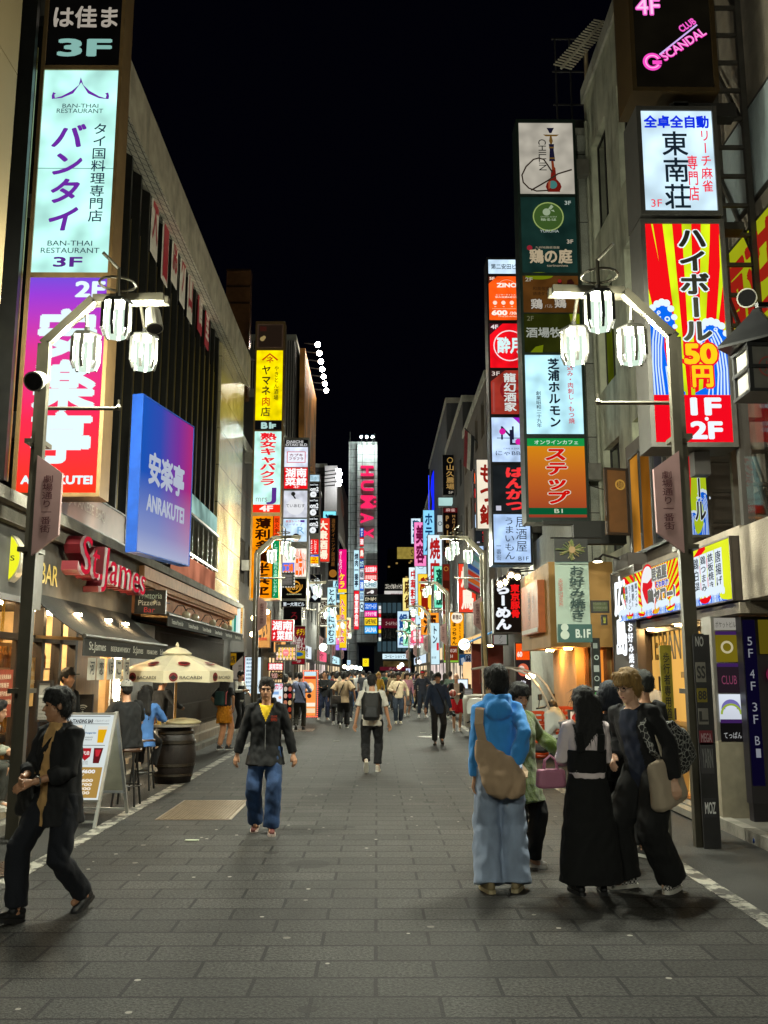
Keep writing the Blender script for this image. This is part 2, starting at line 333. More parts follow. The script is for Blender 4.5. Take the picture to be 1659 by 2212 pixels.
# ================================================================ ground
def struct(name, mb, mat):
    o = mb.build(name, mat); o['kind'] = 'structure'; return o
ASPH = M('#33322f', 0.75, var=0.25, scale=3, bump=0.6, bscale=120)
struct('ground', MB().box((-300, -60, -0.5), (300, 400, -0.03)), ASPH)
PAVE = BR('#2b2a28', '#000000', 0.69, 0.315, 0.012, 0.72, 'XY', 0.5, 0.28, speck=1.2, gum=0.75, bump=0.7)
struct('road', MB().box((-3.16, -6, -0.25), (2.82, 185, 0.0)), PAVE)
STRIP = M('#22211f', 0.8, var=0.3, scale=2.5, bump=0.7, bscale=90, stain=0.5)
struct('pavement_strip', MB().box((-4.0, -6, -0.25), (-3.163, 185, -0.003)).box((2.823, -6, -0.25), (4.0, 185, -0.003)), STRIP)
def paint_mat():
    m = bpy.data.materials.new('worn_paint'); m.use_nodes = True; nt = m.node_tree; b = nt.nodes['Principled BSDF']; N = nt.nodes.new; L = nt.links.new
    tc = N('ShaderNodeTexCoord'); n = N('ShaderNodeTexNoise'); n.inputs['Scale'].default_value = 5; n.inputs['Detail'].default_value = 9; n.inputs['Roughness'].default_value = 0.7; L(tc.outputs['Object'], n.inputs['Vector'])
    r = N('ShaderNodeValToRGB'); r.color_ramp.elements[0].position = 0.47; r.color_ramp.elements[1].position = 0.55; r.color_ramp.elements[0].color = lin('#2c2a27')+(1,); r.color_ramp.elements[1].color = lin('#8f8c82')+(1,)
    L(n.outputs['Fac'], r.inputs[0]); L(r.outputs[0], b.inputs['Base Color']); b.inputs['Roughness'].default_value = 0.7; return m
LINE = paint_mat()
struct('road_line', MB().box((-3.16, -6, 0.0), (-3.0, 170, 0.005)).box((2.66, -6, 0.0), (2.81, 170, 0.005)), LINE)
KERB = M('#6b675f', 0.85, var=0.25, scale=5, bump=0.5, stain=0.6, dirt='#1d1f15')
kb = MB()
for i in range(60):
    y = 8+i*1.0
    kb.box((-4.12, y+.01, -.1), (-3.99, y+.99, 0.11)); kb.box((3.82, y+.01, -.1), (3.96, y+.99, 0.12))
struct('kerb', kb, KERB)
struct('pavement', MB().box((-9, 6, -.2), (-4.12, 120, 0.1)).box((3.97, 6, -.2), (9, 120, 0.11)), M('#4b4842', 0.8, var=0.2, stain=0.5))
# drain covers and the litter on the paving
def cover(label, x0, y0, x1, y1, col, grp='iron covers let into the street', n=22):
    t = thing('manhole_cover', label, 'manhole cover', ((x0+x1)/2, (y0+y1)/2, 0), grp)
    MB().box((x0, y0, 0.001), (x1, y1, 0.006)).build('rim', M('#7a6a58', 0.5, 0.6), t)
    b = MB(); w = (x1-x0-.06)/n; m_ = max(4, int((y1-y0)/(x1-x0)*n))
    h = (y1-y0-.06)/m_
    for i in range(n):
        for j in range(m_):
            if (i+j) % 2 == 0: b.box((x0+.03+i*w, y0+.03+j*h, .006), (x0+.03+i*w+w*.8, y0+.03+j*h+h*.8, .011))
    b.build('tread_pattern', M(col, 0.4, 0.7), t)
cover('large square brown iron cover in the paving before the umbrella barrel', -2.62, 11.4, -1.72, 13.1, '#8f7f6a')
cover('grey steel plate in the road at the feet of the man in lavender', -2.62, 28.0, -1.9, 29.2, '#8b8a88', n=8)
def rcover(label, x, y, r, col):
    t = thing('manhole_cover', label, 'manhole cover', (x, y, 0), 'iron covers let into the street')
    MB().lathe([(r, .001), (r, .008), (r*.9, .009)], (x, y, 0), 32).build('rim', M('#4a4038', 0.5, 0.6), t)
    b = MB()
    for i in range(-9, 10):
        for j in range(-9, 10):
            if (i+j) % 2 and math.hypot(i, j) < 8.6: b.box((x+i*r/10-.02*r, y+j*r/10-.045*r, .008), (x+i*r/10+.02*r, y+j*r/10+.045*r, .013))
    b.build('tread_pattern', M(col, 0.45, 0.6), t)
rcover('round rusty iron cover on the left edge behind the walking man', -3.45, 8.6, 0.38, '#5a4130')
rcover('round grey iron cover on the road near the man in a navy shirt', 1.45, 25.6, 0.36, '#a5a29a')
lit_ = MB()
solo(MB().box((-1.98, 10.0, .004), (-1.84, 10.05, .012)), 'litter', M('#a7b09a', .8), 'small crumpled green wrapper lying on the paving left of the black hoodie man', 'litter')
for k, (lx, ly, lb) in enumerate(((1.5, 26.4, 'white paper scrap on the road behind the round grey cover'), (1.25, 27.3, 'tiny white paper scrap farther back by the round grey cover'), (-1.1, 24.0, 'white paper scrap on the road left of the man with the backpack'))):
    solo(MB().box((lx, ly, .004), (lx+.16, ly+.07, .012)), 'litter', M('#d8d6cf', .8), lb, 'litter', 'paper scraps on the road')
# ================================================================ buildings
CLEAR = bpy.data.materials.new('clear_glass'); CLEAR.use_nodes = True
_n = CLEAR.node_tree; _n.nodes.remove(_n.nodes['Principled BSDF']); _a = _n.nodes.new('ShaderNodeBsdfTransparent'); _g = _n.nodes.new('ShaderNodeBsdfGlossy'); _g.inputs['Roughness'].default_value = .03; _m = _n.nodes.new('ShaderNodeMixShader'); _m.inputs[0].default_value = .07
_n.links.new(_a.outputs[0], _m.inputs[1]); _n.links.new(_g.outputs[0], _m.inputs[2]); _n.links.new(_m.outputs[0], _n.nodes['Material Output'].inputs[0])
DARKG = GLASS('#0b0e12'); FRAME_D = M('#2a2826', .5, .4); CONC = M('#a5a396', .85, var=.2, scale=2, stain=.55, bump=.3); ALU = M('#8d8a84', .4, .8, var=.1)
def sx(side, X): return X*side
def building(name, label, side, X, d0, d1, H, col, floors=0, cols=0, z0=3.4, fl=3.2, win=(1.1, 1.5), lit=0.15, depth=9, front_cols=0, roof=True, mat=None, litc=('#d9c79a', '#b9cfd8', '#e8d9b0'), rnd=1):
    """a block on one side of the street: wall (street face built of piers and bands round real openings), windows, parapet"""
    rg = random.Random(rnd*31+int(d0)); t = thing(name, label, 'building', (side*(X+depth/2), (d0+d1)/2, 0))
    wm = mat or M(col, .8, var=.18, scale=1.5, stain=.45, bump=.2); b = MB(); s = side
    bx = lambda a, c: b.box((min(a[0], c[0]), a[1], a[2]), (max(a[0], c[0]), c[1], c[2]))
    bx((s*(X+.3), d0, 0), (s*(X+depth), d1, H))
    if floors and cols:
        cw = (d1-d0)/cols; ops = []
        for f_ in range(floors):
            zb = z0+f_*fl+.8
            if zb+win[1] > H-.3: break
            for c in range(cols):
                yc = d0+cw*(c+.5); ops.append((yc, zb))
        fz = sorted(set(z for _, z in ops)); prev = z0*0
        for z in fz:
            bx((s*X, d0, prev), (s*(X+.29), d1, z))
            e = d0
            for c in range(cols):
                yc = d0+cw*(c+.5); bx((s*X, e, z), (s*(X+.29), yc-win[0]/2, z+win[1])); e = yc+win[0]/2
            bx((s*X, e, z), (s*(X+.29), d1, z+win[1])); prev = z+win[1]
        bx((s*X, d0, prev), (s*(X+.29), d1, H))
        for yc, z in ops:
            q = right_wall(s*(X+.16), yc-win[0]/2, yc+win[0]/2, z, z+win[1]) if s > 0 else left_wall(s*(X+.16), yc-win[0]/2, yc+win[0]/2, z, z+win[1])
            pane = slab(q, .03); on = rg.random() < lit
            w_ = pane.build('window', E(rg.choice(litc), .35, .35) if on else DARKG, t)
            fr = frame_ring(q, .05, .05, .02); fr.prism([q.P(.48, 1, .02), q.P(.52, 1, .02), q.P(.52, 0, .02), q.P(.48, 0, .02)], None, -q.n*.04); fr.build('frame', FRAME_D, w_)
    else: bx((s*X, d0, 0), (s*(X+.29), d1, H))
    b.build('wall', wm, t)
    if front_cols:
        for f_ in range(int((H-4)//fl)):
            for c in range(front_cols):
                xc = s*(X+1.0+c*1.8); z = 4+f_*fl
                q = Panel((xc-.5, d0-.02, z+1.4), (1,0,0), (0,0,1), 1.0, 1.4); w_ = slab(q, .03).build('window', E(rg.choice(litc), .3, .3) if rg.random() < lit else DARKG, t)
    if roof:
        r = MB(); r.box((min(s*(X-.06), s*(X+depth)), d0-.06, H), (max(s*(X-.06), s*(X+depth)), d1+.06, H+.35)); r.build('parapet', CONC, t)
    return t
def DX(px, py, X):
    p = W(px, py, 1000); k = X/p.x; return 1000*k
def DZ(px, py, X):
    d = DX(px, py, X); return d, W(px, py, d).z
# ---------------------------------------------------------------- left: pub and pizzeria building
PB = thing('pub_building', 'dark glass building with tiled eave over the pub and the pizzeria on the left', 'building', (-9, 20, 0))
TILEW = BR('#d0cab8', '#4a463d', .22, .16, .012, .5, 'YX', .5, .08)
FACET = M('#b5a987', .12, var=.06, coat=.5)
b = MB(); b.box((-14, 9.6, 3.6), (-5.15, 31, 12.2)); b.box((-14, 9.6, 0), (-7.2, 31, 3.6)); b.box((-7.2, 16.0, 0), (-4.7, 18.2, 3.6)); b.box((-7.2, 9.6, 2.75), (-4.45, 31, 3.6)); b.box((-7.2, 26.6, 0), (-4.4, 31, 2.75))
b.build('wall', M('#2b2a28', .7, var=.3, stain=.3), PB)
MB().box((-5.15, 11.2, 4.2), (-4.95, 26.4, 11.7)).build('glass_facade', GLASS('#0c1110', .08), PB)
f = MB()
for i in range(22):
    y = 11.4+i*.7; f.box((-4.95, y, 4.1), (-4.68, y+.09, 11.6))
f.build('facade_fins', M('#2c2b27', .35, .6), PB)
f = MB()
for i in range(22):
    y = 11.4+i*.7; f.box((-4.69, y+.1, 4.1), (-4.675, y+.13, 10.2))
f.build('brass_trim', M('#8a7a48', .3, .8), PB)
MB().box((-5.15, 26.4, 3.9), (-4.62, 31, 11.9)).build('glossy_facade', BR('#a89c78', '#4d4838', 2.2, 1.1, .012, .12, 'YZ', 0, .05), PB)
mb = MB()
mb.add([(-4.3, 10, 12.25), (-4.3, 30.2, 12.25), (-4.3, 30.2, 11.2), (-4.3, 10, 11.2), (-4.5, 10, 12.35), (-4.5, 30.2, 12.35), (-5.3, 30.2, 12.35), (-5.3, 10, 12.35)], [(0,1,2,3), (0,4,5,1), (4,7,6,5)])
mb.add([(-4.3, 10, 11.2), (-4.3, 30.2, 11.2), (-4.3, 30.2, 12.25), (-4.5, 30.2, 12.35), (-5.3, 30.2, 12.35), (-5.0, 30.2, 11.6)], [(1,2,3,4,5)])
mb.build('eave', M('#a0957f', .85, var=.25, scale=3, stain=.5, bump=.3), PB)
MB().add([(-4.3, 10, 11.2), (-4.3, 30.2, 11.2), (-5.05, 30.2, 11.65), (-5.05, 10, 11.65)], [(0,1,2,3)]).build('eave_soffit', TILEW, PB)
mb = MB().box((-4.9, 9.8, 3.6), (-4.08, 28.5, 3.74)); mb.box((-4.75, 9.8, 3.42), (-4.2, 16.4, 3.6))
mb.build('ledge', M('#6b675d', .9, var=.3, scale=4, stain=.7, bump=.4), PB)
MB().box((-4.75, 12.6, 3.76), (-4.42, 13.0, 6.2)).build('orange_pillar', M('#b5730f', .5, stain=.2), PB)
# ground floor
mb = MB().box((-4.44, 10.0, 2.62), (-4.3, 16.3, 3.42)); mb.build('signboard_wall', M('#3c3a36', .8, var=.25, stain=.4), PB)
p = left_wall(-4.29, 11.75, 12.45, 2.83, 3.12); p.text('BAR', .05, .05, .9, .9, '#b09a50', .01); p.finish(PB, 0, lit=False)
WOOD = M('#8a6a3f', .45, var=.2, scale=3, stretch=(1, 4, .4)); DKW = M('#2a2019', .4, var=.2); TAN = M('#c4aa80', .6, var=.15)
mb = MB().box((-7.2, 10, .18), (-4.5, 16, .2)); mb.build('pub_floor', M('#6b5636', .5), PB)
mb = MB().box((-7.15, 10, .2), (-7.1, 16, 2.74)); mb.box((-7.1, 10, .2), (-4.4, 10.05, 2.74)); mb.box((-7.1, 15.95, .2), (-4.4, 16, 2.74)); mb.build('pub_interior_wall', TAN, PB)
mb = MB()
for y in (10.05, 11.35, 12.05, 12.72, 13.38): mb.box((-4.42, y, .15), (-4.3, y+.1, 2.62))
mb.box((-4.42, 10.05, .15), (-4.3, 13.4, .38)); mb.box((-4.42, 10.05, 2.1), (-4.3, 13.4, 2.18)); mb.box((-4.42, 10.05, 2.55), (-4.3, 16.2, 2.62)); mb.build('shopfront_frame', DKW, PB)
mb = MB().box((-4.4, 13.48, .15), (-4.33, 14.6, 2.55)); mb.box((-4.4, 15.45, .15), (-4.33, 16.2, 2.55)); mb.build('timber_panel', WOOD, PB)
d_ = MB().box((-4.4, 14.62, .2), (-4.34, 14.74, 2.5)); d_.box((-4.4, 15.31, .2), (-4.34, 15.43, 2.5)); d_.box((-4.4, 14.74, .2), (-4.34, 15.31, .9)); d_.box((-4.4, 14.74, 2.3), (-4.34, 15.31, 2.5)); d_ = d_.build('door', WOOD, PB)
MB().box((-4.38, 14.74, .9), (-4.36, 15.31, 2.3)).build('door_glass', CLEAR, d_)
MB().box((-4.33, 15.33, 1.0), (-4.27, 15.36, 1.3)).build('handle', ALU, d_)
for y0, y1 in ((10.15, 11.35), (11.45, 12.05), (12.15, 12.72), (12.82, 13.38)): MB().box((-4.37, y0, .38), (-4.355, y1, 2.1)).build('window', CLEAR, PB)
for y, z in ((11, 2.68), (12.6, 2.68), (14, 2.68), (15, 2.68)): MB().lathe([(.12, z-.05), (.12, z+.02)], (-5.2, y, 0), 14).build('ceiling_lamp', E('#ffdba4', 300, light=True), PB)
sh = MB()
for z in (.9, 1.3, 1.7, 2.1): sh.box((-7.1, 10.4, z), (-6.85, 15.6, z+.03))
sh.build('shelves', WOOD, PB)
rg = random.Random(3); bt = MB()
for z in (.93, 1.33, 1.73, 2.13):
    y = 10.5
    while y < 15.5:
        bt.lathe([(.035, 0), (.035, .17), (.012, .22), (.012, .28)], (-6.97, y, z), 6); y += rg.uniform(.1, .2)
bt.build('bottles', M('#7a5a20', .2, var=.6, scale=9), PB)
MB().box((-4.34, 15.62, .3), (-4.28, 15.72, 2.4)).build('tube_light', E('#fff0cc', 40, light=True), PB)
for y in (12.6, 14.05, 15.0): MB().lathe([(.06, 2.5), (.06, 2.47)], (-4.05, y, 0), 12).build('downlight', E('#ffd9a0', 220, light=True), PB)  # lamps added under the awning to warm the timber panel
ds = MB()
for z in (.55, .95, 1.35, 1.75): ds.box((-4.85, 11.45, z), (-4.62, 13.4, z+.025))
ds.box((-4.88, 11.4, .2), (-4.86, 13.4, 2.1)); ds.build('display_shelf', WOOD, PB); db = MB()
for z in (.575, .975, 1.375, 1.775):
    y = 11.52
    while y < 13.35: db.lathe([(.036, 0), (.036, .16), (.013, .21), (.013, .27)], (-4.72, y, z), 7); y += rg.uniform(.085, .15)
db.build('display_bottles', M('#8a5a24', .15, var=.8, scale=7), PB)
MB().box((-4.36, 16.32, .4), (-4.3, 18.1, 2.6)).build('frosted_panel', M('#a9b2b4', .25, var=.1), PB)
for y0, y1, z0, z1, c in ((10.2, 10.55, 1.45, 2.0, '#b8743a'), (10.65, 11.25, 1.2, 1.75, '#8a3a24'), (10.2, 10.5, .7, 1.3, '#c8b48a'), (11.5, 11.95, 1.3, 1.9, '#c89a5a'), (12.2, 12.65, .6, 1.2, '#6a4a2c')):
    q = left_wall(-4.34, y0, y1, z0, z1); t = thing('pub_poster', 'poster in the pub window, %s' % {10.2: 'reading MENU' if z0 > 1 else 'pale one low at the edge', 10.65: 'dark red one', 11.5: 'tan one by the door', 12.2: 'brown one on the door'}[y0], 'poster', tuple(q.P(.5, 1)), 'posters in the pub windows'); slab(q, .006).build('sheet', M(c, .6, var=.3, scale=8), t); q.text('MENU', .1, .06, .8, .14, '#f0e4cc', .04) if y0 == 10.2 and z0 > 1 else q.lines(4, .1, .1, .8, .7, '#e8d8b8', int(y0*10)); q.finish(t, 0, lit=False)
# pizzeria
OR = M('#a8683a', .75, var=.2, stain=.4)
mb = MB().box((-4.44, 16.3, 2.75), (-4.3, 27.2, 3.35)); mb.build('orange_fascia', OR, PB)
mb = MB().box((-4.5, 16.3, 3.36), (-4.1, 27.3, 3.58)); mb.box((-4.5, 16.3, 3.22), (-4.2, 27.25, 3.36)); mb.build('cornice', M('#a8754a', .7, var=.2, stain=.3), PB)
mb = MB()
for i in range(110): mb.box((-4.2, 16.4+i*.098, 3.26), (-4.14, 16.45+i*.098, 3.35))
mb.build('dentils', M('#b5845a', .7), PB)
mb = MB()
for i in range(78): mb.box((-4.37, 18.3+i*.106, .5), (-4.33, 18.325+i*.106, 2.62))
for z in (.55, 1.0, 1.5, 2.0, 2.5): mb.box((-4.38, 18.3, z), (-4.34, 26.5, z+.03))
mb.build('folding_grille', M('#4a443c', .5, .5), PB)
MB().box((-4.7, 18.2, .4), (-4.62, 26.6, 2.75)).build('pizzeria_glass', GLASS('#15110d', .1), PB)
MB().box((-4.6, 16.2, .1), (-4.2, 26.6, .28)).box((-4.6, 16.3, .28), (-4.34, 26.6, .46)).build('step', M('#7c6f5e', .7, var=.2, stain=.5), PB)
MB().box((-5.0, 10.0, .1), (-4.2, 16.2, .2)).build('doorstep', M('#8a7d68', .7, var=.2, stain=.4), PB)
for y in (19.6, 20.6, 22.8, 24.6, 25.4):
    l = MB().tube([(-4.3, y, 2.95), (-4.2, y, 3.1), (-4.08, y, 3.1), (-4.02, y, 3.0)], .012, 6).build('wall_lamp', FRAME_D, PB)
    MB().ball((-4.02, y, 2.9), .09, 12).build('lamp_shade', M('#c8bda0', .3), l)
for y in (16.6,):
    l = MB().tube([(-4.3, y, 3.0), (-4.15, y, 3.2), (-3.98, y, 3.18), (-3.95, y, 3.05)], .014, 6).build('wall_lamp', FRAME_D, PB)
    MB().ball((-3.95, y, 2.95), .11, 12).build('lamp_shade', M('#c8bda0', .3), l)
# windows of the upper floor with rails, right end
for (y0, y1, z0, z1, c) in ((22.2, 26.3, 5.6, 6.1, '#bfeee2'), (21.0, 26.3, 3.78, 4.5, '#d98a6a')):
    q = left_wall(-4.6, y0, y1, z0, z1); slab(q, .1).build('lit_band', E(c, .55, .5), PB)
mb = MB()
for i in range(56): mb.tube([(-4.55, 20.4+i*.105, 4.55), (-4.55, 20.4+i*.105, 5.55)], .008, 4)
mb.box((-4.57, 20.4, 5.52), (-4.53, 26.3, 5.58)); mb.box((-4.57, 20.4, 4.52), (-4.53, 26.3, 4.58)); mb.build('balcony_rail', M('#6d6a60', .4, .7), PB)
# posters between the fins: white strips with red writing
for k, (px, py, ph, tx) in enumerate(((336, 470, 120, '大'), (358, 540, 100, 'ー'), (379, 545, 100, '席'), (396, 590, 96, 'ケ'), (412, 628, 90, 'ロ'), (433, 668, 70, '個'), (448, 700, 70, '室'))):
    d, z = DZ(px, py, -4.66); h = ph/2000*d*.8
    q = left_wall(-4.66, d-.28, d+.28, z-h, z+h*.9); t = thing('window_poster', 'white strip with red writing, %s from the near end of the row under the eave' % ('first','second','third','fourth','fifth','sixth','seventh')[k], 'poster', (-4.66, d, z), 'poster strips high on the dark glass building')
    slab(q, .015).build('sheet', M('#cfc6b8' if k < 5 else '#a2182a', .6), t); q.text(tx, .12, .1, .76, .7, '#a2182a' if k < 5 else '#d8d0c4', .03); q.finish(t, 0, lit=False)
# white clad upper storey of the near building
t = thing('white_clad_building', 'pale cream clad wall at the left edge of the photo', 'building', (-6, 9, 5.7))
MB().box((-8, 7.0, 5.72), (-4.46, 10.4, 9.0)).box((-8, 7.0, 9.015), (-4.46, 10.4, 11.0)).box((-8, 7.0, 11.015), (-4.46, 10.4, 15.0)).build('cladding', M('#857453', .6, var=.06, scale=.6), t)
MB().box((-8, 7.2, .0), (-5.4, 10.2, 5.72)).build('lower_wall', M('#3a3733', .7, stain=.4), t)
mb = MB()
for z in (4.0, 6.2, 9.6): mb.box((-5.3, 10.45, z), (-4.95, 11.6, z+2.0))
mb.build('window_glass', GLASS('#0a1230', .15), t)
# ---------------------------------------------------------------- left row behind
building('bronze_tower_building', 'narrow dark building with a lit restaurant front beyond the pizzeria', -1, 4.7, 31.2, 37, 9.5, '#3a342d', 2, 3, 4.0, 3, lit=.3, rnd=2)
building('tiled_building', 'grey building behind the yellow yakiton sign column', -1, 4.6, 37.2, 47, 13, '#4b4946', 3, 4, 4.2, 3.1, lit=.35, rnd=3)
t = building('ribbed_building', 'tall dark building with vertical ribs carrying a spotlit billboard', -1, 4.65, 50, 62, 20.2, '#2f2d2d', 3, 4, 4.4, 3.2, lit=.3, rnd=4)
mb = MB()
for i in range(20): mb.box((-7.3+i*.135, 49.9, 4), (-7.24+i*.135, 49.98, 20.2))
mb.build('ribs', M('#9a9490', .6), t)
building('dark_block', 'plain dark block between the ribbed building and the white billboard', -1, 4.9, 64, 80, 16.8, '#1d2024', 3, 4, 4.6, 3.2, lit=.2, rnd=5)
t = building('billboard_building', 'building wrapped by a huge white billboard of a pale face', -1, 4.6, 82, 112, 20, '#4b4848', 3, 6, 4.6, 3.2, lit=.5, rnd=6)
# far tower and street end
HX = thing('sign_tower', 'grey tower at the far end with tall red letters down its face', 'tower', (-2, 125, 0))
HT = BR('#9c9ca0', '#3a3a3c', 1.6, 1.1, .03, .5, 'XZ', 0, .06)
MB().box((-3.9, 124, 0), (-2.7, 140, 33.0)).build('side_wall', HT, HX)
MB().box((-2.69, 122.5, 5.6), (0.0, 140, 32.6)).build('wall', HT, HX)
mb = MB().box((-3.8, 124.5, 33), (-3.7, 124.6, 34.5)).box((-1.5, 124, 32.6), (-1.4, 124.1, 33.8)).box((-.4, 124, 32.6), (-.3, 124.1, 34.2)); mb.build('mast', FRAME_D, HX)
p = Panel((-2.69, 122.49, 32.6), (1,0,0), (0,0,1), 2.69, 27)
g = MB()
for i, (ch, zc) in enumerate([(c_, ZP(y_, 122.3, 795)) for c_, y_ in (('H', 1017), ('U', 1049), ('M', 1084), ('A', 1119), ('X', 1152))]):
    gl, fs = glyphs(ch, .03, .12); x0, x1, y0, y1 = gl[:, 0].min(), gl[:, 0].max(), gl[:, 1].min(), gl[:, 1].max()
    vs = []
    for x, y, z in gl:
        u = (x-(x0+x1)/2)/(x1-x0)*(1.75 if ch == 'M' else 1.4); v = (y-(y0+y1)/2)/(y1-y0)*1.9
        vs.append((-1.35+v*.92, 122.3+z*.6, zc-u))
    g.add(vs, fs)
for dz in (-.6, 0, .6): g.ball((-.3, 122.3, ZP(1084, 122.3, 795)+dz), .17, 10)
g.build('letters', E('#ff2a66', 1.0), HX)
lm = MB(); sc_ = MB()
for x in (-2.1, -1.4, -.6):
    sc_.bar((x, 122.45, 32.2), (x, 119.4, 32.6), .08); lm.box((x-.12, 119.2, 32.4), (x+.12, 119.4, 32.6))
    lm.box((x-.12, 119.0, 13.2), (x+.12, 119.2, 13.3))
sc_.build('lamp_arm', FRAME_D, HX); lm.build('floodlight', E('#eafff2', 750, light=True), HX)
EB = thing('end_building', 'dark office building with a grid of windows closing the street', 'building', (4, 165, 0))
MB().box((-.5, 160, 0), (8.5, 175, 15.0)).build('wall', M('#717a80', .6, var=.15), EB)
for i in range(8):
    for j in range(4): MB().box((.1+i*.85, 159.9, 5.2+j*2.2), (.75+i*.85, 159.98, 6.9+j*2.2)).build('window', GLASS('#1b252c', .1) if (i*3+j) % 3 else E('#5a7a86', .3), EB)
q = front(828, 1428, 888, 1440, 159.8); slab(q, .3).build('arcade_front', E('#5a4a2a', .5, .6), EB)
t = thing('far_tower', 'black tower with a lit yellow crown behind the end building', 'tower', (5, 230, 0))
a = W(838, 1250, 230); c = W(896, 1250, 230); z1 = ZP(1185, 230)
MB().box((a.x, 230, 0), (c.x+6, 250, z1)).build('wall', M('#101216', .6), t)
q = front(858, 1182, 912, 1207, 229.8); slab(q, .3).build('crown_sign', E('#b9a24a', .55, .2), t); q.text('SUP', .55, .2, .4, .6, '#15130a'); q.finish(t, .2)
mb = MB(); rg = random.Random(5)
for i in range(14): x = a.x+rg.random()*7; z = 10+rg.random()*20; mb.box((x, 229.9, z), (x+.5, 229.95, z+.4))
mb.build('lit_window', E('#c9a35a', .5), t)
# ---------------------------------------------------------------- right: near building with the stall
RA = thing('stall_building', 'corner building with the lit takeaway stall on the right', 'building', (7, 12, 0))
STUC = M('#857b6d', .85, var=.2, scale=3, stain=.35, bump=.5, bscale=60)
b = MB().box((6.3, 10.9, 0), (13, 15.6, 4.2)).box((5.3, 10.5, 4.2), (13, 15.6, 17)).box((4.02, 8.0, 2.5), (9, 10.15, 3.3)).box((4.6, 8.0, 3.3), (9, 10.15, 3.36)).box((4.55, 8.0, 0), (9, 10.3, 2.5)); b.box((3.98, 10.15, 2.36), (6.3, 14.9, 2.48)); b.box((4.05, 10.2, 3.22), (5.3, 15.6, 3.34))
b.build('wall', STUC, RA)
MB().box((3.99, 14.62, .12), (4.4, 15.55, 3.6)).build('end_pier', M('#3d3631', .7), RA)
# upper street-side wall, seen past the stair
q = Panel((5.28, 10.4, 16.8), (1,0,0), (0,0,1), 4, 4.5); slab(q, .12).build('dark_cladding', M('#0d2622', .5, var=.2), RA)
q = Panel((5.05, 10.2, 10.0), (1,0,0), (0,0,1), 4, 1.35); slab(q, .3).build('beige_block', M('#a3937c', .8, var=.15, stain=.3, bump=.3), RA)
q = Panel((5.05, 10.3, 8.55), (1,0,0), (0,0,1), 4, 2.6); slab(q, .2).build('olive_cladding', EG([(0, '#5c5a12'), (1, '#8a8a1c')], 0, 0, 4, lit=False), RA)
q = Panel((4.7, 15.3, 16.5), (0,-1,0), (0,0,1), 4.0, 12)
MB().box((4.9, 14.9, 3.4), (5.25, 15.6, 15.8)).build('render_wall', M('#8c8f7c', .85, var=.2, stain=.5), RA)
MB().box((4.3, 13.3, 3.34), (5.3, 15.6, 5.55)).build('second_floor', M('#4a4138', .7, stain=.3), RA)
q = right_wall(4.29, 13.4, 15.3, 3.6, 5.3)
for a, c in ((.02, E('#c8862c', .6, .5)), (.34, E('#a86a20', .45, .5)), (.67, DARKG)): w_ = slab(q, .03, a, .02, .3, .96, .02).build('window', c, RA)
f_ = frame_ring(q, .05, .06, .05)
for a in (.33, .66): f_.prism([q.P(a-.015, 1, .05), q.P(a+.015, 1, .05), q.P(a+.015, 0, .05), q.P(a-.015, 0, .05)], -q.n*.05)
f_.build('window_frame', FRAME_D, RA)
q = Panel((3.86, 15.35, 5.15), (1,.25,0), (0,0,1), .42, 1.15); t = thing('wooden_shutter', 'open brown wooden shutter with a gold round mark above the hiroshima board', 'shutter', tuple(q.P(.5, 1))); slab(q, .05).build('leaf', M('#5a3a1c', .5), t); frame_ring(q, .04, .03, .015).build('frame', DKW, t); q.disc(.65, .25, .22, '#a8803a', rin=.7); q.text('麺', .52, .2, .26, .1, '#a8803a'); q.finish(t, 0, lit=False)
# window with lanterns, above the stucco band
MB().box((4.58, 8.0, 3.36), (4.62, 11.4, 5.2)).build('upper_window', CLEAR, RA)
MB().box((4.55, 8, 5.2), (9, 11.4, 5.5)).box((4.55, 11.3, 3.3), (4.7, 11.4, 5.3)).build('lintel', M('#2a2724', .6), RA)
mb = MB().box((6.2, 8, 3.36), (6.3, 11.4, 5.2)); mb.build('back_wall', M('#3a2c1c', .7), RA)
for (y, z, r) in ((10.7, 4.75, .18), (10.2, 4.35, .2), (10.9, 4.0, .14), (9.7, 4.6, .2)):
    MB().ball((5.3, y, z), r, 14, (1, 1, .85)).build('paper_lantern', E('#ffb45a', 1.6, .2, True), RA)
# stall front: tan window, floor, interior
MB().box((4.0, 10.9, .12), (6.3, 14.6, .145)).build('tiled_floor', BR('#a86a34', '#5a3a20', .33, .33, .012, .45, 'XY', 0, .12), RA)
MB().box((5.6, 11.3, .145), (5.7, 14.6, 2.45)).build('stall_wall', TAN, RA)
for k, (y, z, w_, h_, c, lb) in enumerate(((11.5, 1.3, .5, .7, '#d8d0b8', 'pale menu sheet on the inner wall of the stall'), (11.55, .5, .5, .6, '#2a5a3a', 'green poster low on the inner wall of the stall'), (12.2, 1.5, .4, .5, '#b83a24', 'red poster on the inner wall of the stall'))): q = right_wall(5.59, y, y+w_, z, z+h_); t = thing('wall_poster', lb, 'poster', tuple(q.P(.5, 1))); slab(q, .006).build('sheet', M(c, .6, var=.2), t); q.lines(4, .1, .1, .8, .7, '#2a2018', k); q.finish(t, 0, lit=False)
MB().box((4.2, 14.5, .145), (5.6, 14.6, 2.45)).build('stall_end', TAN, RA)
for y in (11.6, 12.8, 14): MB().lathe([(.1, 2.42), (.1, 2.36)], (4.9, y, 0), 14).build('ceiling_lamp', E('#ffc46a', 260, light=True), RA)
MB().box((4.22, 11.9, 1.05), (4.26, 14.55, 2.4)).build('film_window', E('#e0aa54', 1.0, .2, True, .8), RA)
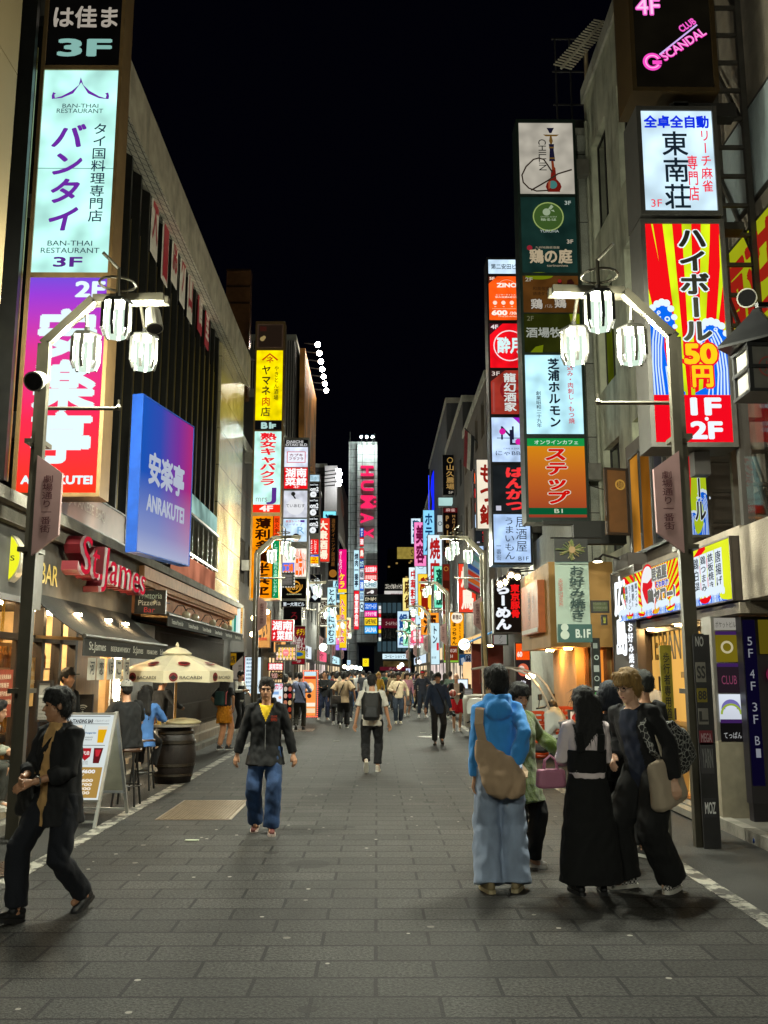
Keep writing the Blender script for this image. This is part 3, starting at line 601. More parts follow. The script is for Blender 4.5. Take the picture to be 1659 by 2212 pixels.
for y in (11.2, 12.5, 13.8): MB().lathe([(.07, 2.35), (.07, 2.33)], (4.08, y, 0), 12).build('downlight', E('#ffd28a', 300, light=True), RA)
MB().box((4.15, 12.2, 1.0), (4.75, 14.5, 1.06)).box((4.18, 12.2, .145), (4.24, 14.5, 1.0)).build('counter', M('#9a7238', .5), RA)
q = right_wall(4.215, 11.9, 14.55, 1.05, 2.4); q.text('TEPPAN BABY', .05, .06, 1.0, .3, '#5b4a22', .03)
q.rect(.2, .55, .09, .22, '#3a2a1c').rect(.31, .54, .13, .35, '#a99a70').rect(.6, .5, .1, .06, '#8b6a2c').rect(.66, .56, .1, .06, '#8b6a2c').rect(.72, .62, .1, .06, '#8b6a2c').rect(.8, .7, .1, .12, '#2c5a34').rect(.24, .82, .04, .16, '#e9e2cf').rect(.245, .84, .03, .1, '#2a2a2a'); q.finish(RA, 0, lit=False)
MB().box((4.12, 14.35, .145), (4.3, 14.5, 2.4)).box((4.1, 11.8, 2.3), (4.3, 14.5, 2.4)).build('dark_frame', DKW, RA)
mb = MB().box((3.7, 11.3, .02), (3.95, 14.6, .1)); mb.build('ramp_plate', M('#9a968c', .4, .5, bump=.4), RA)
# pier with floor directory
t = thing('directory_pier', 'metal framed floor directory pier with purple edged panels beside the stall', 'pier', (4.03, 10.9, 0))
MB().box((3.87, 10.75, .0), (4.19, 11.1, .95)).build('stone_base', M('#77705f', .8, var=.2, stain=.3), t)
MB().box((3.87, 10.77, .95), (4.19, 11.1, 2.36)).build('metal_case', ALU, t)
q = Panel((3.885, 10.76, 2.34), (1,0,0), (0,0,1), .29, 1.4)
for (v0, h, c, s_) in ((.0, .1, '#b9b5a8', 0), (.11, .25, '#8a7a1c', .5), (.37, .24, '#30242c', .5), (.62, .22, '#dfe6f2', .9), (.85, .15, '#1c1a1a', .5)):
    q.rect(.06, v0, .88, h, E(c, s_, .2) if s_ else c)
q.text('ポケットビル', .1, .03, .8, .05, '#302c28'); q.rect(.06, .11, .88, .03, '#4a2a6a').rect(.06, .37, .88, .03, '#4a2a6a').rect(.06, .82, .88, .03, '#4a2a6a')
q.disc(.5, .24, .25, '#e8dcae', rin=.65); q.text('CLUB', .2, .47, .6, .07, '#9a4a6a'); q.disc(.5, .74, .38, '#8f86d8', rin=.6, a0=0, a1=180); q.disc(.5, .78, .42, '#b9d24a', rin=.8, a0=0, a1=180); q.text('てっぱん', .15, .92, .7, .05, '#d8d8d8'); q.finish(t, .55)
t = thing('floor_directory', 'black directory board lettered 5F 4F 3F B1 at the right edge', 'sign', (4.6, 10.2, 0))
MB().box((4.1, 10.46, .3), (4.5, 10.62, 2.34)).box((4.12, 10.5, 0.0), (4.45, 10.62, .3)).build('board', M('#16141c', .4), t)
q = Panel((4.11, 10.455, 2.3), (1,0,0), (0,0,1), .35, 1.9); q.rect(0, 0, .4, .95, '#161038')
for i, (a, bb) in enumerate(('5F', '4F', '3F', 'B1')): q.text(a, .12, .1+i*.19, .15, .05, '#cfd2dd'); q.text(bb, .12, .17+i*.19, .15, .05, '#cfd2dd')
q.rect(.45, 0, .5, .2, '#8a7a1c'); q.disc(.9, .32, .3, '#a82a5a'); q.finish(t, .3)
# concrete building and the tiled pier building behind
RB = building('concrete_building', 'stained pale concrete building with tall windows behind the right lamp', 1, 4.95, 15.6, 20.2, 15.2, '#8f907e', 3, 2, 3.4, 3.6, (1.3, 2.3), .5, mat=M('#b4b59f', .9, var=.2, scale=2.5, stain=.75, bump=.4), litc=('#7d8a1c', '#8a9420', '#6d7a18'), rnd=9)
mb = MB().tube([(4.88, 15.65, 3.5), (4.88, 15.65, 15)], .05, 8).tube([(4.9, 19.9, 3), (4.9, 19.9, 14.5)], .04, 8); mb.build('drain_pipe', M('#9a9a88', .6), RB)
RC = building('tiled_pier_building', 'grey stone tiled building carrying the green sign column', 1, 4.5, 20.6, 27.4, 14.4, '#7b7c74', 3, 2, 4.6, 3.2, (1.6, 2), .2, mat=M('#a0a196', .75, var=.12, scale=9, stain=.2), rnd=10)
TS = BR('#a8a99c', '#4a4a44', 1.4, 1.75, .012, .6, 'XZ', 0, .05, speck=.25)
MB().box((4.5, 20.45, 3.4), (5.5, 20.6, 14.5)).build('stone_pier', TS, RC)
# lit tan timber front of the horumon restaurant
t = thing('timber_restaurant', 'small tan timber restaurant front under warm spotlights on the right', 'building', (4, 20, 0))
TB = M('#b58a4e', .7, var=.15, scale=2)
MB().box((3.35, 18.0, 2.2), (4.6, 21.6, 3.85)).build('canopy_wall', TB, t)
MB().box((3.95, 18.6, 0.1), (4.95, 21, 2.2)).build('wall', TB, t)
mb = MB()
for x in (4.12, 4.3, 4.48, 4.66): mb.box((x, 18.5, .1), (x+.06, 18.6, 2.2))
mb.build('slat', M('#7a4a20', .5), t)
mb = MB().box((4.36, 18.54, .2), (4.48, 18.59, 2.15)); mb.build('lit_gap', E('#ff9a3a', .8), t)
for x, y in ((3.75, 18.35), (3.7, 20)): MB().lathe([(.08, 2.19), (.08, 2.16)], (x, y, 0), 12).build('downlight', E('#ffc67a', 260, light=True), t)  # added lamps under the canopy, brightening the tan lower wall
q = right_wall(3.34, 18.5, 20.6, 2.5, 3.55); p = thing('orange_plate_sign', 'orange brown plate sign with vertical brush writing on the timber restaurant', 'sign', (3.3, 19.5, 3))
slab(q, .25, z=.13).build('plate', M('#b8622a', .5, var=.15), p); q.z = .134; q.vtext('芝浦ホルモン', .42, .15, .16, .7, '#4a1c0c'); q.vtext('もつ焼煮込み', .7, .1, .09, .5, '#5a200c'); q.rect(.02, .9, .96, .08, '#cfc6ba'); q.finish(p, 0, lit=False)
for k, (px, py) in enumerate(((1104, 1242), (1118, 1246), (1091, 1257), (1080, 1262))):
    c = W(px, py, 21.0-k*.15); l = thing('spotlight', 'black spotlight on a bar above the ramen sign, %s' % ('rightmost of four', 'second from the right', 'third from the right', 'leftmost of four')[k], 'spotlight', tuple(c), 'spotlights above the ramen sign')
    MB().tube([c+Vector((.05, .3, .12)), c+Vector((.0, 0, .0))], [.08, .1], 12).build('housing', FRAME_D, l); MB().tube([c+Vector((0, 0, 0)), c+Vector((-.004, -.03, -.012))], [.055, .055], 12).build('lens', E('#ffe2b0', 90, light=True), l)
    MB().bar(c+Vector((.05, .3, .15)), c+Vector((.5, .5, .2)), .03).build('arm', FRAME_D, l)
building('plain_block', 'dim grey block behind the orange and red sign column', 1, 4.6, 27.6, 36, 12.0, '#57544e', 3, 3, 4.4, 3.0, lit=.3, rnd=11)
building('brown_block', 'brown block with balconies behind the flag on the right', 1, 4.4, 36.2, 46, 13.5, '#4f463c', 3, 4, 4.4, 3.1, lit=.4, rnd=12)
building('dark_sign_building', 'dark building behind the gold lettered farm sign', 1, 4.4, 46.2, 58, 15.5, '#3a3a3a', 3, 4, 4.4, 3.1, lit=.4, rnd=13)
building('grey_far_building', 'grey building under the blue neon far along the right side', 1, 4.5, 58.2, 78, 19, '#45474b', 3, 5, 4.6, 3.2, lit=.5, rnd=14)
building('pale_far_building', 'pale building behind the tall white grill sign', 1, 4.6, 78.2, 108, 17, '#6a6d70', 3, 6, 4.6, 3.2, lit=.6, rnd=15)
building('last_right_building', 'last low building on the right before the crossing', 1, 5.2, 108.4, 140, 13, '#50555c', 2, 6, 4.6, 3.2, lit=.7, rnd=16)
building('last_left_building', 'low building on the left just before the tower', -1, 4.5, 112.4, 122, 15, '#4c4f55', 3, 3, 4.6, 3.2, lit=.7, rnd=17)
# ================================================================ signs
SIDE = M('#3a3733', .45, .5, var=.15); BRONZE = M('#8a6f4a', .35, .6, var=.15, stain=.2); STEEL = M('#8c8880', .35, .7, var=.15, stain=.2); BLK = M('#141414', .4)
def column(name, label, D, px0, px1, yt, yb, panels, depth=.32, mat=SIDE, edge=.05, xm=None, strength=1.0, cat='sign', group=None, side=None, reach=0.0):
    """a projecting box sign: one case, one lit panel per tenant (y0, y1, colour, fill(p))"""
    base = front(px0, yt, px1, yb, D); t = thing(name, label, cat, (base.o.x+base.w/2, D, base.o.z-base.h), group)
    x0, x1 = base.o.x-edge, base.o.x+base.w+edge; z1, z0 = base.o.z+edge, base.o.z-base.h-edge
    mb = MB().box((x0, D+.02, z0), (x1, D+depth, z1))
    ys = sorted(panels, key=lambda q: q[0]); zs = [(ZP(y0, D, (px0+px1)/2), ZP(y1, D, (px0+px1)/2)) for y0, y1, *_ in ys]
    mb.box((x0, D-.03, z0), (base.o.x, D+.02, z1)).box((base.o.x+base.w, D-.03, z0), (x1, D+.02, z1))
    prev = z1
    for za, zb in zs:
        if prev-za > .004: mb.box((base.o.x, D-.025, za), (base.o.x+base.w, D+.02, prev))
        prev = zb
    mb.box((base.o.x, D-.025, z0), (base.o.x+base.w, D+.02, prev)); mb.build('case', mat, t)
    if reach:
        br = MB(); s = 1 if reach > 0 else -1; xa = x1 if s > 0 else x0
        for fz in (.12, .5, .88): z = z0+(z1-z0)*fz; br.box((min(xa, xa+reach), D+.06, z-.18), (max(xa, xa+reach), D+.28, z+.18))
        br.build('bracket', STEEL, t)
    for (y0, y1, bg, fill, *o), (za, zb) in zip(ys, zs):
        s_ = o[0] if o else strength
        p = Panel((base.o.x, D, za), (1,0,0), (0,0,1), base.w, za-zb)
        m = bg if isinstance(bg, bpy.types.Material) else (E(bg, s_, .3, True, 2.2) if s_ > 0 else M(bg, .35, var=.08))
        q = MB().prism([p.P(0, 1), p.P(1, 1), p.P(1, 0), p.P(0, 0)], (0, .018, 0)).build('panel', m, t)
        p.z = 0.001; fill(p); p.finish(q, s_ if s_ > 0 else 0, lit=s_ > 0)
    return t
def flat(name, label, p, bg, fill, thick=.12, s=1.0, mat=SIDE, cat='sign', group=None, edge=.03, light=True, sides=None):
    t = thing(name, label, cat, tuple(p.P(.5, 1)), group)
    slab(p, thick, z=-.012).build('case', mat, t); frame_ring(p, edge, .03, .012).build('frame', mat, t)
    m = bg if isinstance(bg, bpy.types.Material) else (E(bg, s, .12, light) if s > 0 else M(bg, .5, var=.08, stain=.1))
    x, y = edge/p.w, edge/p.h
    q = MB().prism([p.P(x, 1-y), p.P(1-x, 1-y), p.P(1-x, y), p.P(x, y)], -p.n*.01).build('panel', m, t)
    fill(p); p.finish(q, s if s > 0 else 0, lit=s > 0); return t
BK, RED, WH = '#0b0b0c', '#d0131f', '#f4fbff'
# ---- left foreground column
def f1(p): p.text('いく', .15, .32, .8, .13, '#cfc4b4', .02, jit=.02).text('は佳ま', .08, .52, .86, .17, '#e0d4c4', .03, jit=.02).text('3F', .18, .79, .68, .13, '#b8f8ec', .05)
def f2(p):
    pu = '#6a2aa0'
    p.poly([(.49,.035),(.53,.075),(.62,.105),(.75,.132),(.84,.142),(.85,.125),(.83,.118),(.87,.112),(.885,.13),(.88,.147),(.75,.142),(.6,.118),(.5,.062),(.4,.118),(.25,.142),(.12,.147),(.115,.13),(.13,.112),(.17,.118),(.15,.125),(.16,.142),(.25,.132),(.38,.105),(.47,.075)][::-1], pu)
    p.rect(0, .492, 1, .004, '#6a9a94'); p.text('BAN-THAI', .27, .172, .48, .02, '#123').text('RESTAURANT', .2, .198, .62, .022, '#123')
    p.vtext('バンタイ', .16, .27, .44, .54, pu, .035, shear=.16, jit=.012)
    p.vtext('タイ国料理専門店', .7, .27, .2, .49, '#1a2b44', .012)
    p.text('BAN-THAI', .2, .85, .58, .024, '#16263c').text('RESTAURANT', .12, .885, .76, .025, '#16263c').text('3F', .3, .93, .36, .045, '#5a2a88', .03)
def f3(p):
    w = '#e6fbff'
    p.text('2F', .6, .02, .36, .07, w, .05); p.vtext('安楽亭', .12, .15, .8, .72, w, .055, fill=1.0); p.text('ANRAKUTEI', .06, .925, .88, .035, w, .06)
z0_, z1_ = ZP(1065, 11.8, 150), ZP(600, 11.8, 150)
gm = EG([(0, '#ff3a1a'), (.3, '#ff2f4f'), (.62, '#e03a9a'), (.85, '#9a3fd8'), (1, '#3f5ae0')], 2, 0.0, z1_-z0_+.25, 1.0, axis2=0)
column('sign_column', 'tall bronze framed sign column of three lit panels, cyan Thai restaurant above pink 2F grill', 11.8, 75, 240, -120, 1065, [(-120, 143, '#0c0b0a', f1, .45), (152, 590, '#c2fff4', f2, 1.0), (600, 1065, gm, f3, 1.0)], .38, BRONZE, .05, reach=-.35)
# ---- angled blue sign on the left building
def ang(px0, py, d0, px1, d1, yt, yb):
    a, b = W(px0, py, d0), W(px1, py, d1); r = Vector((b.x-a.x, b.y-a.y, 0)); w = r.length; r /= w; zt, zb = ZP(yt, d0, px0), ZP(yb, d0, px0)
    return Panel((a.x, a.y, zt), r, (0,0,1), w, zt-zb)
p = ang(300, 1030, 13.4, 415, 15.3, 850, 1192)
def fA(p): p.text('安楽亭', .16, .34, .66, .2, '#c9d2e6', .05).text('ANRAKUTEI', .14, .62, .7, .1, '#c9d2e6', .05)
flat('angled_sign', 'large blue and magenta slanted signboard jutting from the dark glass building', p, EG2(-p.w*.48, p.w*.48, p.h, .7), fA, .15, .7, M('#1a4fb0', .5), edge=.02)
def sidep(lab, X, d0, d1, z0, z1, bg, fill, s=0, thick=.1, name='fascia_sign', side=-1, **k):
    q = left_wall(X, d0, d1, z0, z1) if side < 0 else right_wall(X, d0, d1, z0, z1); return flat(name, lab, q, bg, fill, thick, s, **k)
sidep('pinkish brown fascia reading JAPANESE BBQ under the pink column', -4.2, 11.3, 15.3, 3.78, 4.3, '#a87a6c', lambda p: p.text('JAPANESE BBQ', .28, .3, .42, .36, '#d8c0b0', .01), 0)
def st_letters():
    t = thing('letter_sign', 'big red gothic letters standing out from the pub front', 'sign', (-4.2, 14, 2.9))
    gl, fs = glyphs('St.James', .012, .3); x0, x1, y0, y1 = gl[:,0].min(), gl[:,0].max(), gl[:,1].min(), gl[:,1].max(); vs = []; fr = []
    for i, (x, y, z) in enumerate(gl):
        u = (x-x0)/(x1-x0); v = (y-y0)/(y1-y0)
        vs.append((-4.05+(z/.3)*.22*.5-.06+u*.02, 12.3+u*3.5+.1*v, 2.85+v*.72*(1-.12*u)))
    side = MB().add(vs, fs); side.build('letter_body', M('#5a0d16', .45), t)
    gf, ff = glyphs('St.James', .0, 0); vs = [(-3.955, 12.3+(x-x0)/(x1-x0)*3.5+.1*(y-y0)/(y1-y0), 2.85+(y-y0)/(y1-y0)*.72*(1-.12*(x-x0)/(x1-x0))) for x, y, z in gf]
    MB().add(vs, ff).build('letter_face', E('#cc2038', .85), t)
st_letters()
# round yellow hanging sign, chain
c = W(-14, 1207, 10.9); t = thing('round_sign', 'round glowing yellow pub sign at the left edge behind the lamp pole', 'sign', tuple(c))
r = .36; mb = MB().lathe([(r, -.09), (r, .09)], c, 40, 'y'); mb.build('case', M('#b8b09a', .4, .5), t)
q = Panel((c.x-r, c.y-.095, c.z+r), (1,0,0), (0,0,1), 2*r, 2*r); q.disc(.5, .5, .48, E('#f0f02a', 1.0, light=True)); q.text('st. James', .12, .42, .78, .17, '#20302a'); q.stroke([(.3,.28),(.45,.25),(.6,.28),(.75,.24)], .015, '#8a8a18'); q.stroke([(.3,.72),(.45,.75),(.6,.7),(.75,.74)], .015, '#8a8a18'); q.finish(t, 1)
mb = MB()
for i in range(9): mb.tube([c+Vector((.16+.012*math.cos(a), .0+.0*a, -.5-.055*i+.034*math.sin(a))) for a in [k*math.pi/3 for k in range(7)]], .007, 5)
solo(mb, 'chain', M('#c9a23a', .3, .8), 'short brass chain hanging below the round yellow sign', 'chain')
q = front(47, 1184, 79, 1316, 10.3); t = thing('signal_box', 'plain grey metal box strapped to the left lamp pole', 'box', tuple(q.P(.5, 1))); slab(q, .18).build('case', M('#5c5850', .5, .4), t); frame_ring(q, .01, .01, .004).build('lid', M('#6a665c', .5, .4), t)
# awnings
def awning(label, y0, y1, xb, xf, zb, zf, val, items, col='#0f0e0b'):
    t = thing('awning', label, 'awning', ((xb+xf)/2, (y0+y1)/2, zf-val)); mt = M(col, .9, var=.25, stain=.35, dirt='#26300f', bump=.2); n = 10
    v = []; 
    for i in range(n+1):
        k = i/n; z = zb+(zf-zb)*k-.05*math.sin(math.pi*k); x = xb+(xf-xb)*k
        v += [(x, y0, z), (x, y1, z), (x, y0, z-.012), (x, y1, z-.012)]
    fs = []
    for i in range(n):
        a, b_ = 4*i, 4*i+4; fs += [(a, a+1, b_+1, b_), (a+2, b_+2, b_+3, a+3), (a, b_, b_+2, a+2), (a+1, a+3, b_+3, b_+1)]
    MB().add(v, fs).build('canopy', mt, t); MB().tube([(xf, y0, zf), (xf, y1, zf)], .03, 8).build('front_bar', M('#3a3832', .5, .5), t)
    MB().bar((xb, y0+.3, zf), (xf-.02, y0+.35, zf-.03), .04).build('arm', BRONZE, t); MB().bar((xb, y1-.3, zf), (xf-.02, y1-.35, zf-.03), .04).build('arm', BRONZE, t)
    MB().box((xf-.01, y0, zf-val), (xf+.005, y1, zf-.02)).build('valance', M('#24231f', .9, var=.2), t)
    q = left_wall(xf+.006, y0, y1, zf-val, zf-.02)
    for (tx, a, w, hh) in items: q.text(tx, a, .5-hh/2, w, hh, '#a8a698', .006)
    q.finish(t, 0, lit=False); return t
awning('dark mossy awning over the pub door with white gothic valance lettering', 11.5, 16.0, -4.32, -3.6, 2.72, 2.16, .24, [('St.James', .04, .16, .62), ('BEER&WHISKY', .25, .22, .3), ('St.James', .5, .13, .6), ('FISH&CHIPS', .68, .15, .28), ('St.James', .87, .1, .55)])
awning('long black pizzeria awning with repeated small lettering', 16.7, 26.0, -4.3, -3.75, 2.95, 2.74, .2, [('Trattoria Pizzeria Bar', .03+.16*i, .11, .45) for i in range(6)], '#262422')
for i, (px, ch) in enumerate(((204, '河'), (224, '恋'), (245, 'ほ'), (262, 'こ'), (279, '可'))):
    d = DX(px-3+0, 1420, -3.62)
    d = min(d, 15.9); q = left_wall(-3.63, d-.16, d+.16, 1.62, 1.9); t = thing('paper_strip', 'paper strip with one black character under the pub awning, %s from near end' % ('first','second','third','fourth','fifth')[i], 'paper strip', (-3.63, d, 1.62), 'paper strips under the pub awning')
    slab(q, .004).build('sheet', M('#c8c2b2', .8), t); q.text(ch, .2, .15, .6, .6, '#161616', .02, jit=.03); q.finish(t, 0, lit=False)
def fchalk(p): p.text('Trattoria', .12, .1, .76, .26, '#9fb0a4').text('Pizzeria', .15, .42, .7, .22, '#a8a8a0', .01).text('Bar', .34, .72, .34, .22, '#a02230')
flat('chalk_sign', 'small black hand lettered Trattoria sign below the red gothic letters', front(289, 1275, 358, 1326, 16.5), '#0f1412', fchalk, .06, 0, BLK)
# ---- left mid column (yellow / heart / orange)
def g1(p): p.rect(.06, .05, .88, .9, '#3a2c22'); p.rect(.1, .1, .25, .2, '#5a2a22'); p.disc(.2, .62, .09, '#f2d28a'); p.disc(.26, .56, .07, '#f2d28a')
def g2(p):
    p.stroke([(.22,.14),(.5,.05),(.8,.14)], .06, '#b5240c').text('ネ', .38, .09, .26, .085, '#b5240c', .03)
    p.vtext('ヤマネ', .2, .21, .36, .44, '#141a10', .03).vtext('肉', .22, .66, .34, .14, '#c03a0c', .02).vtext('店', .2, .81, .38, .14, '#141a10', .025); p.vtext('やきとん酒場', .68, .22, .18, .5, '#2a3008', .012)
def g3(p): p.text('B1', .25, .2, .34, .62, '#bfe8e0', .07).text('F', .64, .38, .13, .42, '#bfe8e0', .07)
def g4(p):
    r = '#ea1f2a'
    p.vtext('熟女キャバクラ', .2, .015, .62, .66, r, .05, out='#ffffff', ow=.03); p.text('mrs', .1, .82, .42, .05, '#8f8f98').text('J', .5, .7, .34, .2, '#5a2f8a', .02); p.rect(0, .905, 1, .095, '#ff2a14').text('4F', .26, .92, .46, .065, '#fff0e6', .06)
def g5(p):
    p.vtext('薄利多賣半兵ヱ', .1, .02, .58, .96, '#2a0c02', .05, jit=.02); p.rect(.75, 0, .03, 1, '#3a1402').rect(.78, .0, .22, .3, '#ff4a10').vtext('炭火串焼', .8, .02, .18, .26, '#3a0c02', .02)
    p.rect(.78, .3, .22, .7, '#0a8a50').vtext('♪エノケン流れる楽しいおな♪', .81, .33, .15, .65, '#aef2d0', .03)
column('sign_column', 'tall sign column with yellow yakiton panel, heart cabaret panel and orange panel below', 32, 549, 607, 698, 1292, [(700, 752, '#5a4636', g1, .3), (757, 908, '#ffe600', g2, 1.0), (909, 929, '#101010', g3, .8), (932, 1107, '#c9fff0', g4, 1.0), (1115, 1292, '#ff9406', g5, 1.0)], .5, BRONZE, .06, reach=-.3)
# bronze mirrored tower behind the eave
t = thing('bronze_sign_tower', 'bare bronze back of a tall sign tower rising behind the eave', 'sign', (-4.7, 35, 9))
q = front(486, 581, 538, 860, 34.5); slab(q, .5).build('case', M('#a8754c', .25, .7, var=.15), t); mb = MB()
for v in (.0, .13, .26): mb.prism([q.P(-.02, v+.015, .02), q.P(1.02, v+.015, .02), q.P(1.02, v, .02), q.P(-.02, v, .02)], (0, .03, 0))
mb.build('joint_strip', M('#4a3526', .4, .7), t)
# ---- left, third column
def h1(p): p.text('DAIICHI', .08, .1, .7, .36, '#d8d8d8', .06).text('OTAKI BLD', .04, .55, .92, .36, '#d8d8d8', .06)
def h2(p): p.rect(.1, .22, .8, .56, RED).rect(.13, .25, .74, .5, '#eef2ff').text('カプキ', .22, .33, .56, .14, '#7a1420', .03).text('フラフラ', .2, .52, .6, .13, '#7a1420', .03)
def h3(p): p.text('湖南', .06, .04, .88, .4, '#ffffff', .05, jit=.03).text('菜館', .06, .48, .88, .36, '#ffffff', .05, jit=.03).text('4F', .4, .87, .25, .1, '#fff')
def h4(p): p.disc(.5, .6, .38, '#f4f6fa', ry=.3); p.text('ていあむす', .1, .5, .8, .12, '#20242c', .01); p.disc(.4, .12, .09, '#16161a'); p.stroke([(.35,.12),(.5,.3)], .06, '#16161a')
def h5(p): p.text('東京トーク', .1, .05, .6, .11, '#c8424a', .02).text('リーマップ', .1, .2, .7, .1, '#8a6aa0', .02); p.rect(.72, .05, .18, .1, '#5a3a98'); p.text('R', .6, .35, .3, .3, '#7ab0d8'); p.disc(.55, .82, .17, '#2a2426'); p.disc(.55, .88, .12, '#f2d8c8'); p.rect(0, .45, .35, .5, '#d2e8ff')
def h6(p): p.text('出会い', .55, .05, .42, .9, '#ff6a1a', .06, rot=0, out='#fff'); p.rect(0, .5, .5, .45, '#5a7ae8'); p.text('工場', .05, .55, .4, .3, '#ff7a1a', .05); p.text('F', .2, .85, .2, .1, RED, .05)
def h7(p):
    p.disc(.5, .42, .28, '#c88a2a', rin=.82); p.text('Club', .3, .3, .4, .12, '#d89a36', .04).text('107', .32, .44, .36, .12, '#d89a36', .04); p.poly([(.36,.2),(.44,.12),(.5,.04),(.56,.12),(.64,.2)], '#d89a36')
    for s in (-1, 1): p.stroke([(.5+s*.08,.66),(.5+s*.24,.6),(.5+s*.33,.45),(.5+s*.34,.3)], .035, '#d89a36')
    p.text('CANDWIN', .2, .76, .6, .05, '#c8c8a0', .04)
def h8(p): p.text('第一大滝ビル', .06, .2, .88, .6, '#dfeaf0', .03)
column('sign_column', 'tall sign column with red Chinese menu panel, pale panels and gold crest panel', 43, 612, 663, 948, 1312, [(950, 965, '#0a0a0a', h1, .7), (966, 1009, '#e4ecff', h2), (1010, 1056, '#e8121c', h3), (1060, 1118, '#dfe2ee', h4, .85), (1121, 1170, '#cfeaff', h5), (1185, 1246, '#fff2e0', h6), (1250, 1293, '#0b0a08', h7, .9), (1298, 1312, '#0c0c0c', h8, .9)], .8, STEEL, .06)
def n1(p): p.text('森本', .2, .2, .6, .6, '#7aa0b0')
def n2(p): p.text('Natural Town', .08, .08, .8, .1, '#e8eef2', .03).text('nom2', .06, .3, .86, .26, '#f4f8fa', .05).text('MARCHE', .4, .6, .5, .07, '#dfe5ea', .03); p.disc(.48, .82, .28, '#f0f4f6'); p.text('A1', .4, .76, .18, .11, '#111')
def n3(p): p.vtext('リフレッシュ', .1, .06, .4, .9, '#fff', .06, jit=.02).vtext('レンタルルーム', .56, .06, .3, .88, '#ffe8e0', .04)
def n4(p): p.rect(0, 0, 1, .14, '#2a48e0').text('JP', .35, .01, .3, .1, '#e8f0ff'); p.vtext('うめん', .35, .2, .6, .6, '#d84a0a', .06, jit=.03); p.rect(0, .82, 1, .18, '#fff').text('氣 細', .3, .85, .6, .12, '#333'); p.vtext('本場讃岐', .05, .2, .22, .6, RED, .04)
column('sign_column', 'black and red sign column of bath panels with white dots, left of the ribbed block', 55, 664, 689, 1026, 1220, [(1026, 1040, '#b8d8e8', n1), (1043, 1074, '#0a0b0c', n2), (1076, 1114, '#0a0b0c', n2), (1116, 1152, '#0a0b0c', n2), (1165, 1197, '#ee1414', n3), (1199, 1222, '#ffc60a', n4)], .8, STEEL, .05)
# ---- left, mid level signs (photographs of the street market)
def k1(p): p.text('湖南', .08, .08, .84, .4, '#fff', .05, jit=.03).text('菜館', .28, .52, .66, .4, '#fff', .05, jit=.03).vtext('4F', .06, .55, .18, .35, '#fff', .05)
flat('square_sign', 'square red lit sign with four white brush characters beside the lamp post', front(585, 1338, 634, 1386, 36), '#e4121e', k1, .3, 1.0, STEEL)
def k2(p):
    rg = random.Random(4)
    for j in range(3):
        for i in range(6):
            x = .1+i*.16; y = .22+j*.26; p.disc(x, y, .055, '#5a3a20'); p.disc(x, y+.02, .04, '#ffdcb8'); p.disc(x, y+.12, .06, rg.choice(('#f8e2d0', '#f0b0a0', '#ffd8a0')))
    p.disc(.5, .5, .16, '#ff8a8a'); p.text('TOKYO', .4, .45, .2, .1, '#fff')
flat('photo_sign', 'grey framed lit sign showing rows of small portraits under the square red sign', front(595, 1392, 640, 1428, 38), '#ffd24a', k2, .25, 1.0, M('#8f877a', .5, .4), edge=.12)
flat('red_strip_sign', 'low wide red lit sign with white characters under the portraits sign', front(578, 1431, 613, 1449, 37), '#f01a24', lambda p: p.text('湖南菜館', .1, .15, .8, .7, '#fff', .05), .2, 1.0)
def k3(p): p.rect(0, 0, 1, .06, '#5a0c18').text('キラリ', .35, .08, .6, .16, '#f2d21a', .05, shear=.2).text('出会い', .05, .28, .9, .26, '#d8c8c0', .06, shear=.2).text('カフェ', .4, .52, .55, .13, '#e8e0d0', .05, shear=.2); p.rect(.0, .64, 1, .2, '#c8b01a').disc(.5, .73, .34, '#1a6ab0', ry=.05).rect(.1, .87, .8, .1, '#8a1420').text('3F', .4, .88, .3, .07, '#e0c8c0')
flat('cafe_poster', 'maroon and yellow slanted lettered cafe board right of the portraits sign', front(630, 1352, 660, 1436, 43.2), '#8a1c2c', k3, .15, .6)
flat('dark_sign', 'dark square sign with a faint red squiggle behind the square red sign', front(612, 1310, 652, 1352, 41.8), '#14100f', lambda p: p.text('ろ', .4, .3, .35, .4, '#7a1c22', .02), .2, .5)  # faint glow put into the colours of a board without lamps
def k4(p): p.lines(3, .1, .1, .8, .8, '#ffe8d0', 5)
def bulbs(q, n, m_, r, col='#fff2c8', s=3.0, parent=None):
    mb = MB()
    for i in range(n+1):
        for v in (0, 1): mb.ball(q.P(i/n, v, .03), r, 6)
    for j in range(1, m_):
        for u in (0, 1): mb.ball(q.P(u, j/m_, .03), r, 6)
    mb.build('bulbs', E(col, s), parent)
q = front(617, 1306, 657, 1336, 44.5); t = flat('bulb_sign', 'small red sign with a border of bulbs behind the dark square sign', q, '#e8321c', k4, .2, .9, BLK, edge=.12); bulbs(q, 9, 6, .035, parent=t)
q = front(594, 1236, 636, 1268, 38); t = flat('film_strip_sign', 'dim photo sign edged like a film strip between the orange panel and the gold crest', q, '#9a948c', lambda p: (p.rect(.02, .05, .35, .9, '#2a2628'), p.disc(.2, .35, .13, '#c8a890'), p.lines(4, .4, .1, .55, .8, '#4a4644', 6)), .2, .5, BLK, edge=.1); bulbs(q, 7, 5, .03, '#d8d4c8', 1, t)
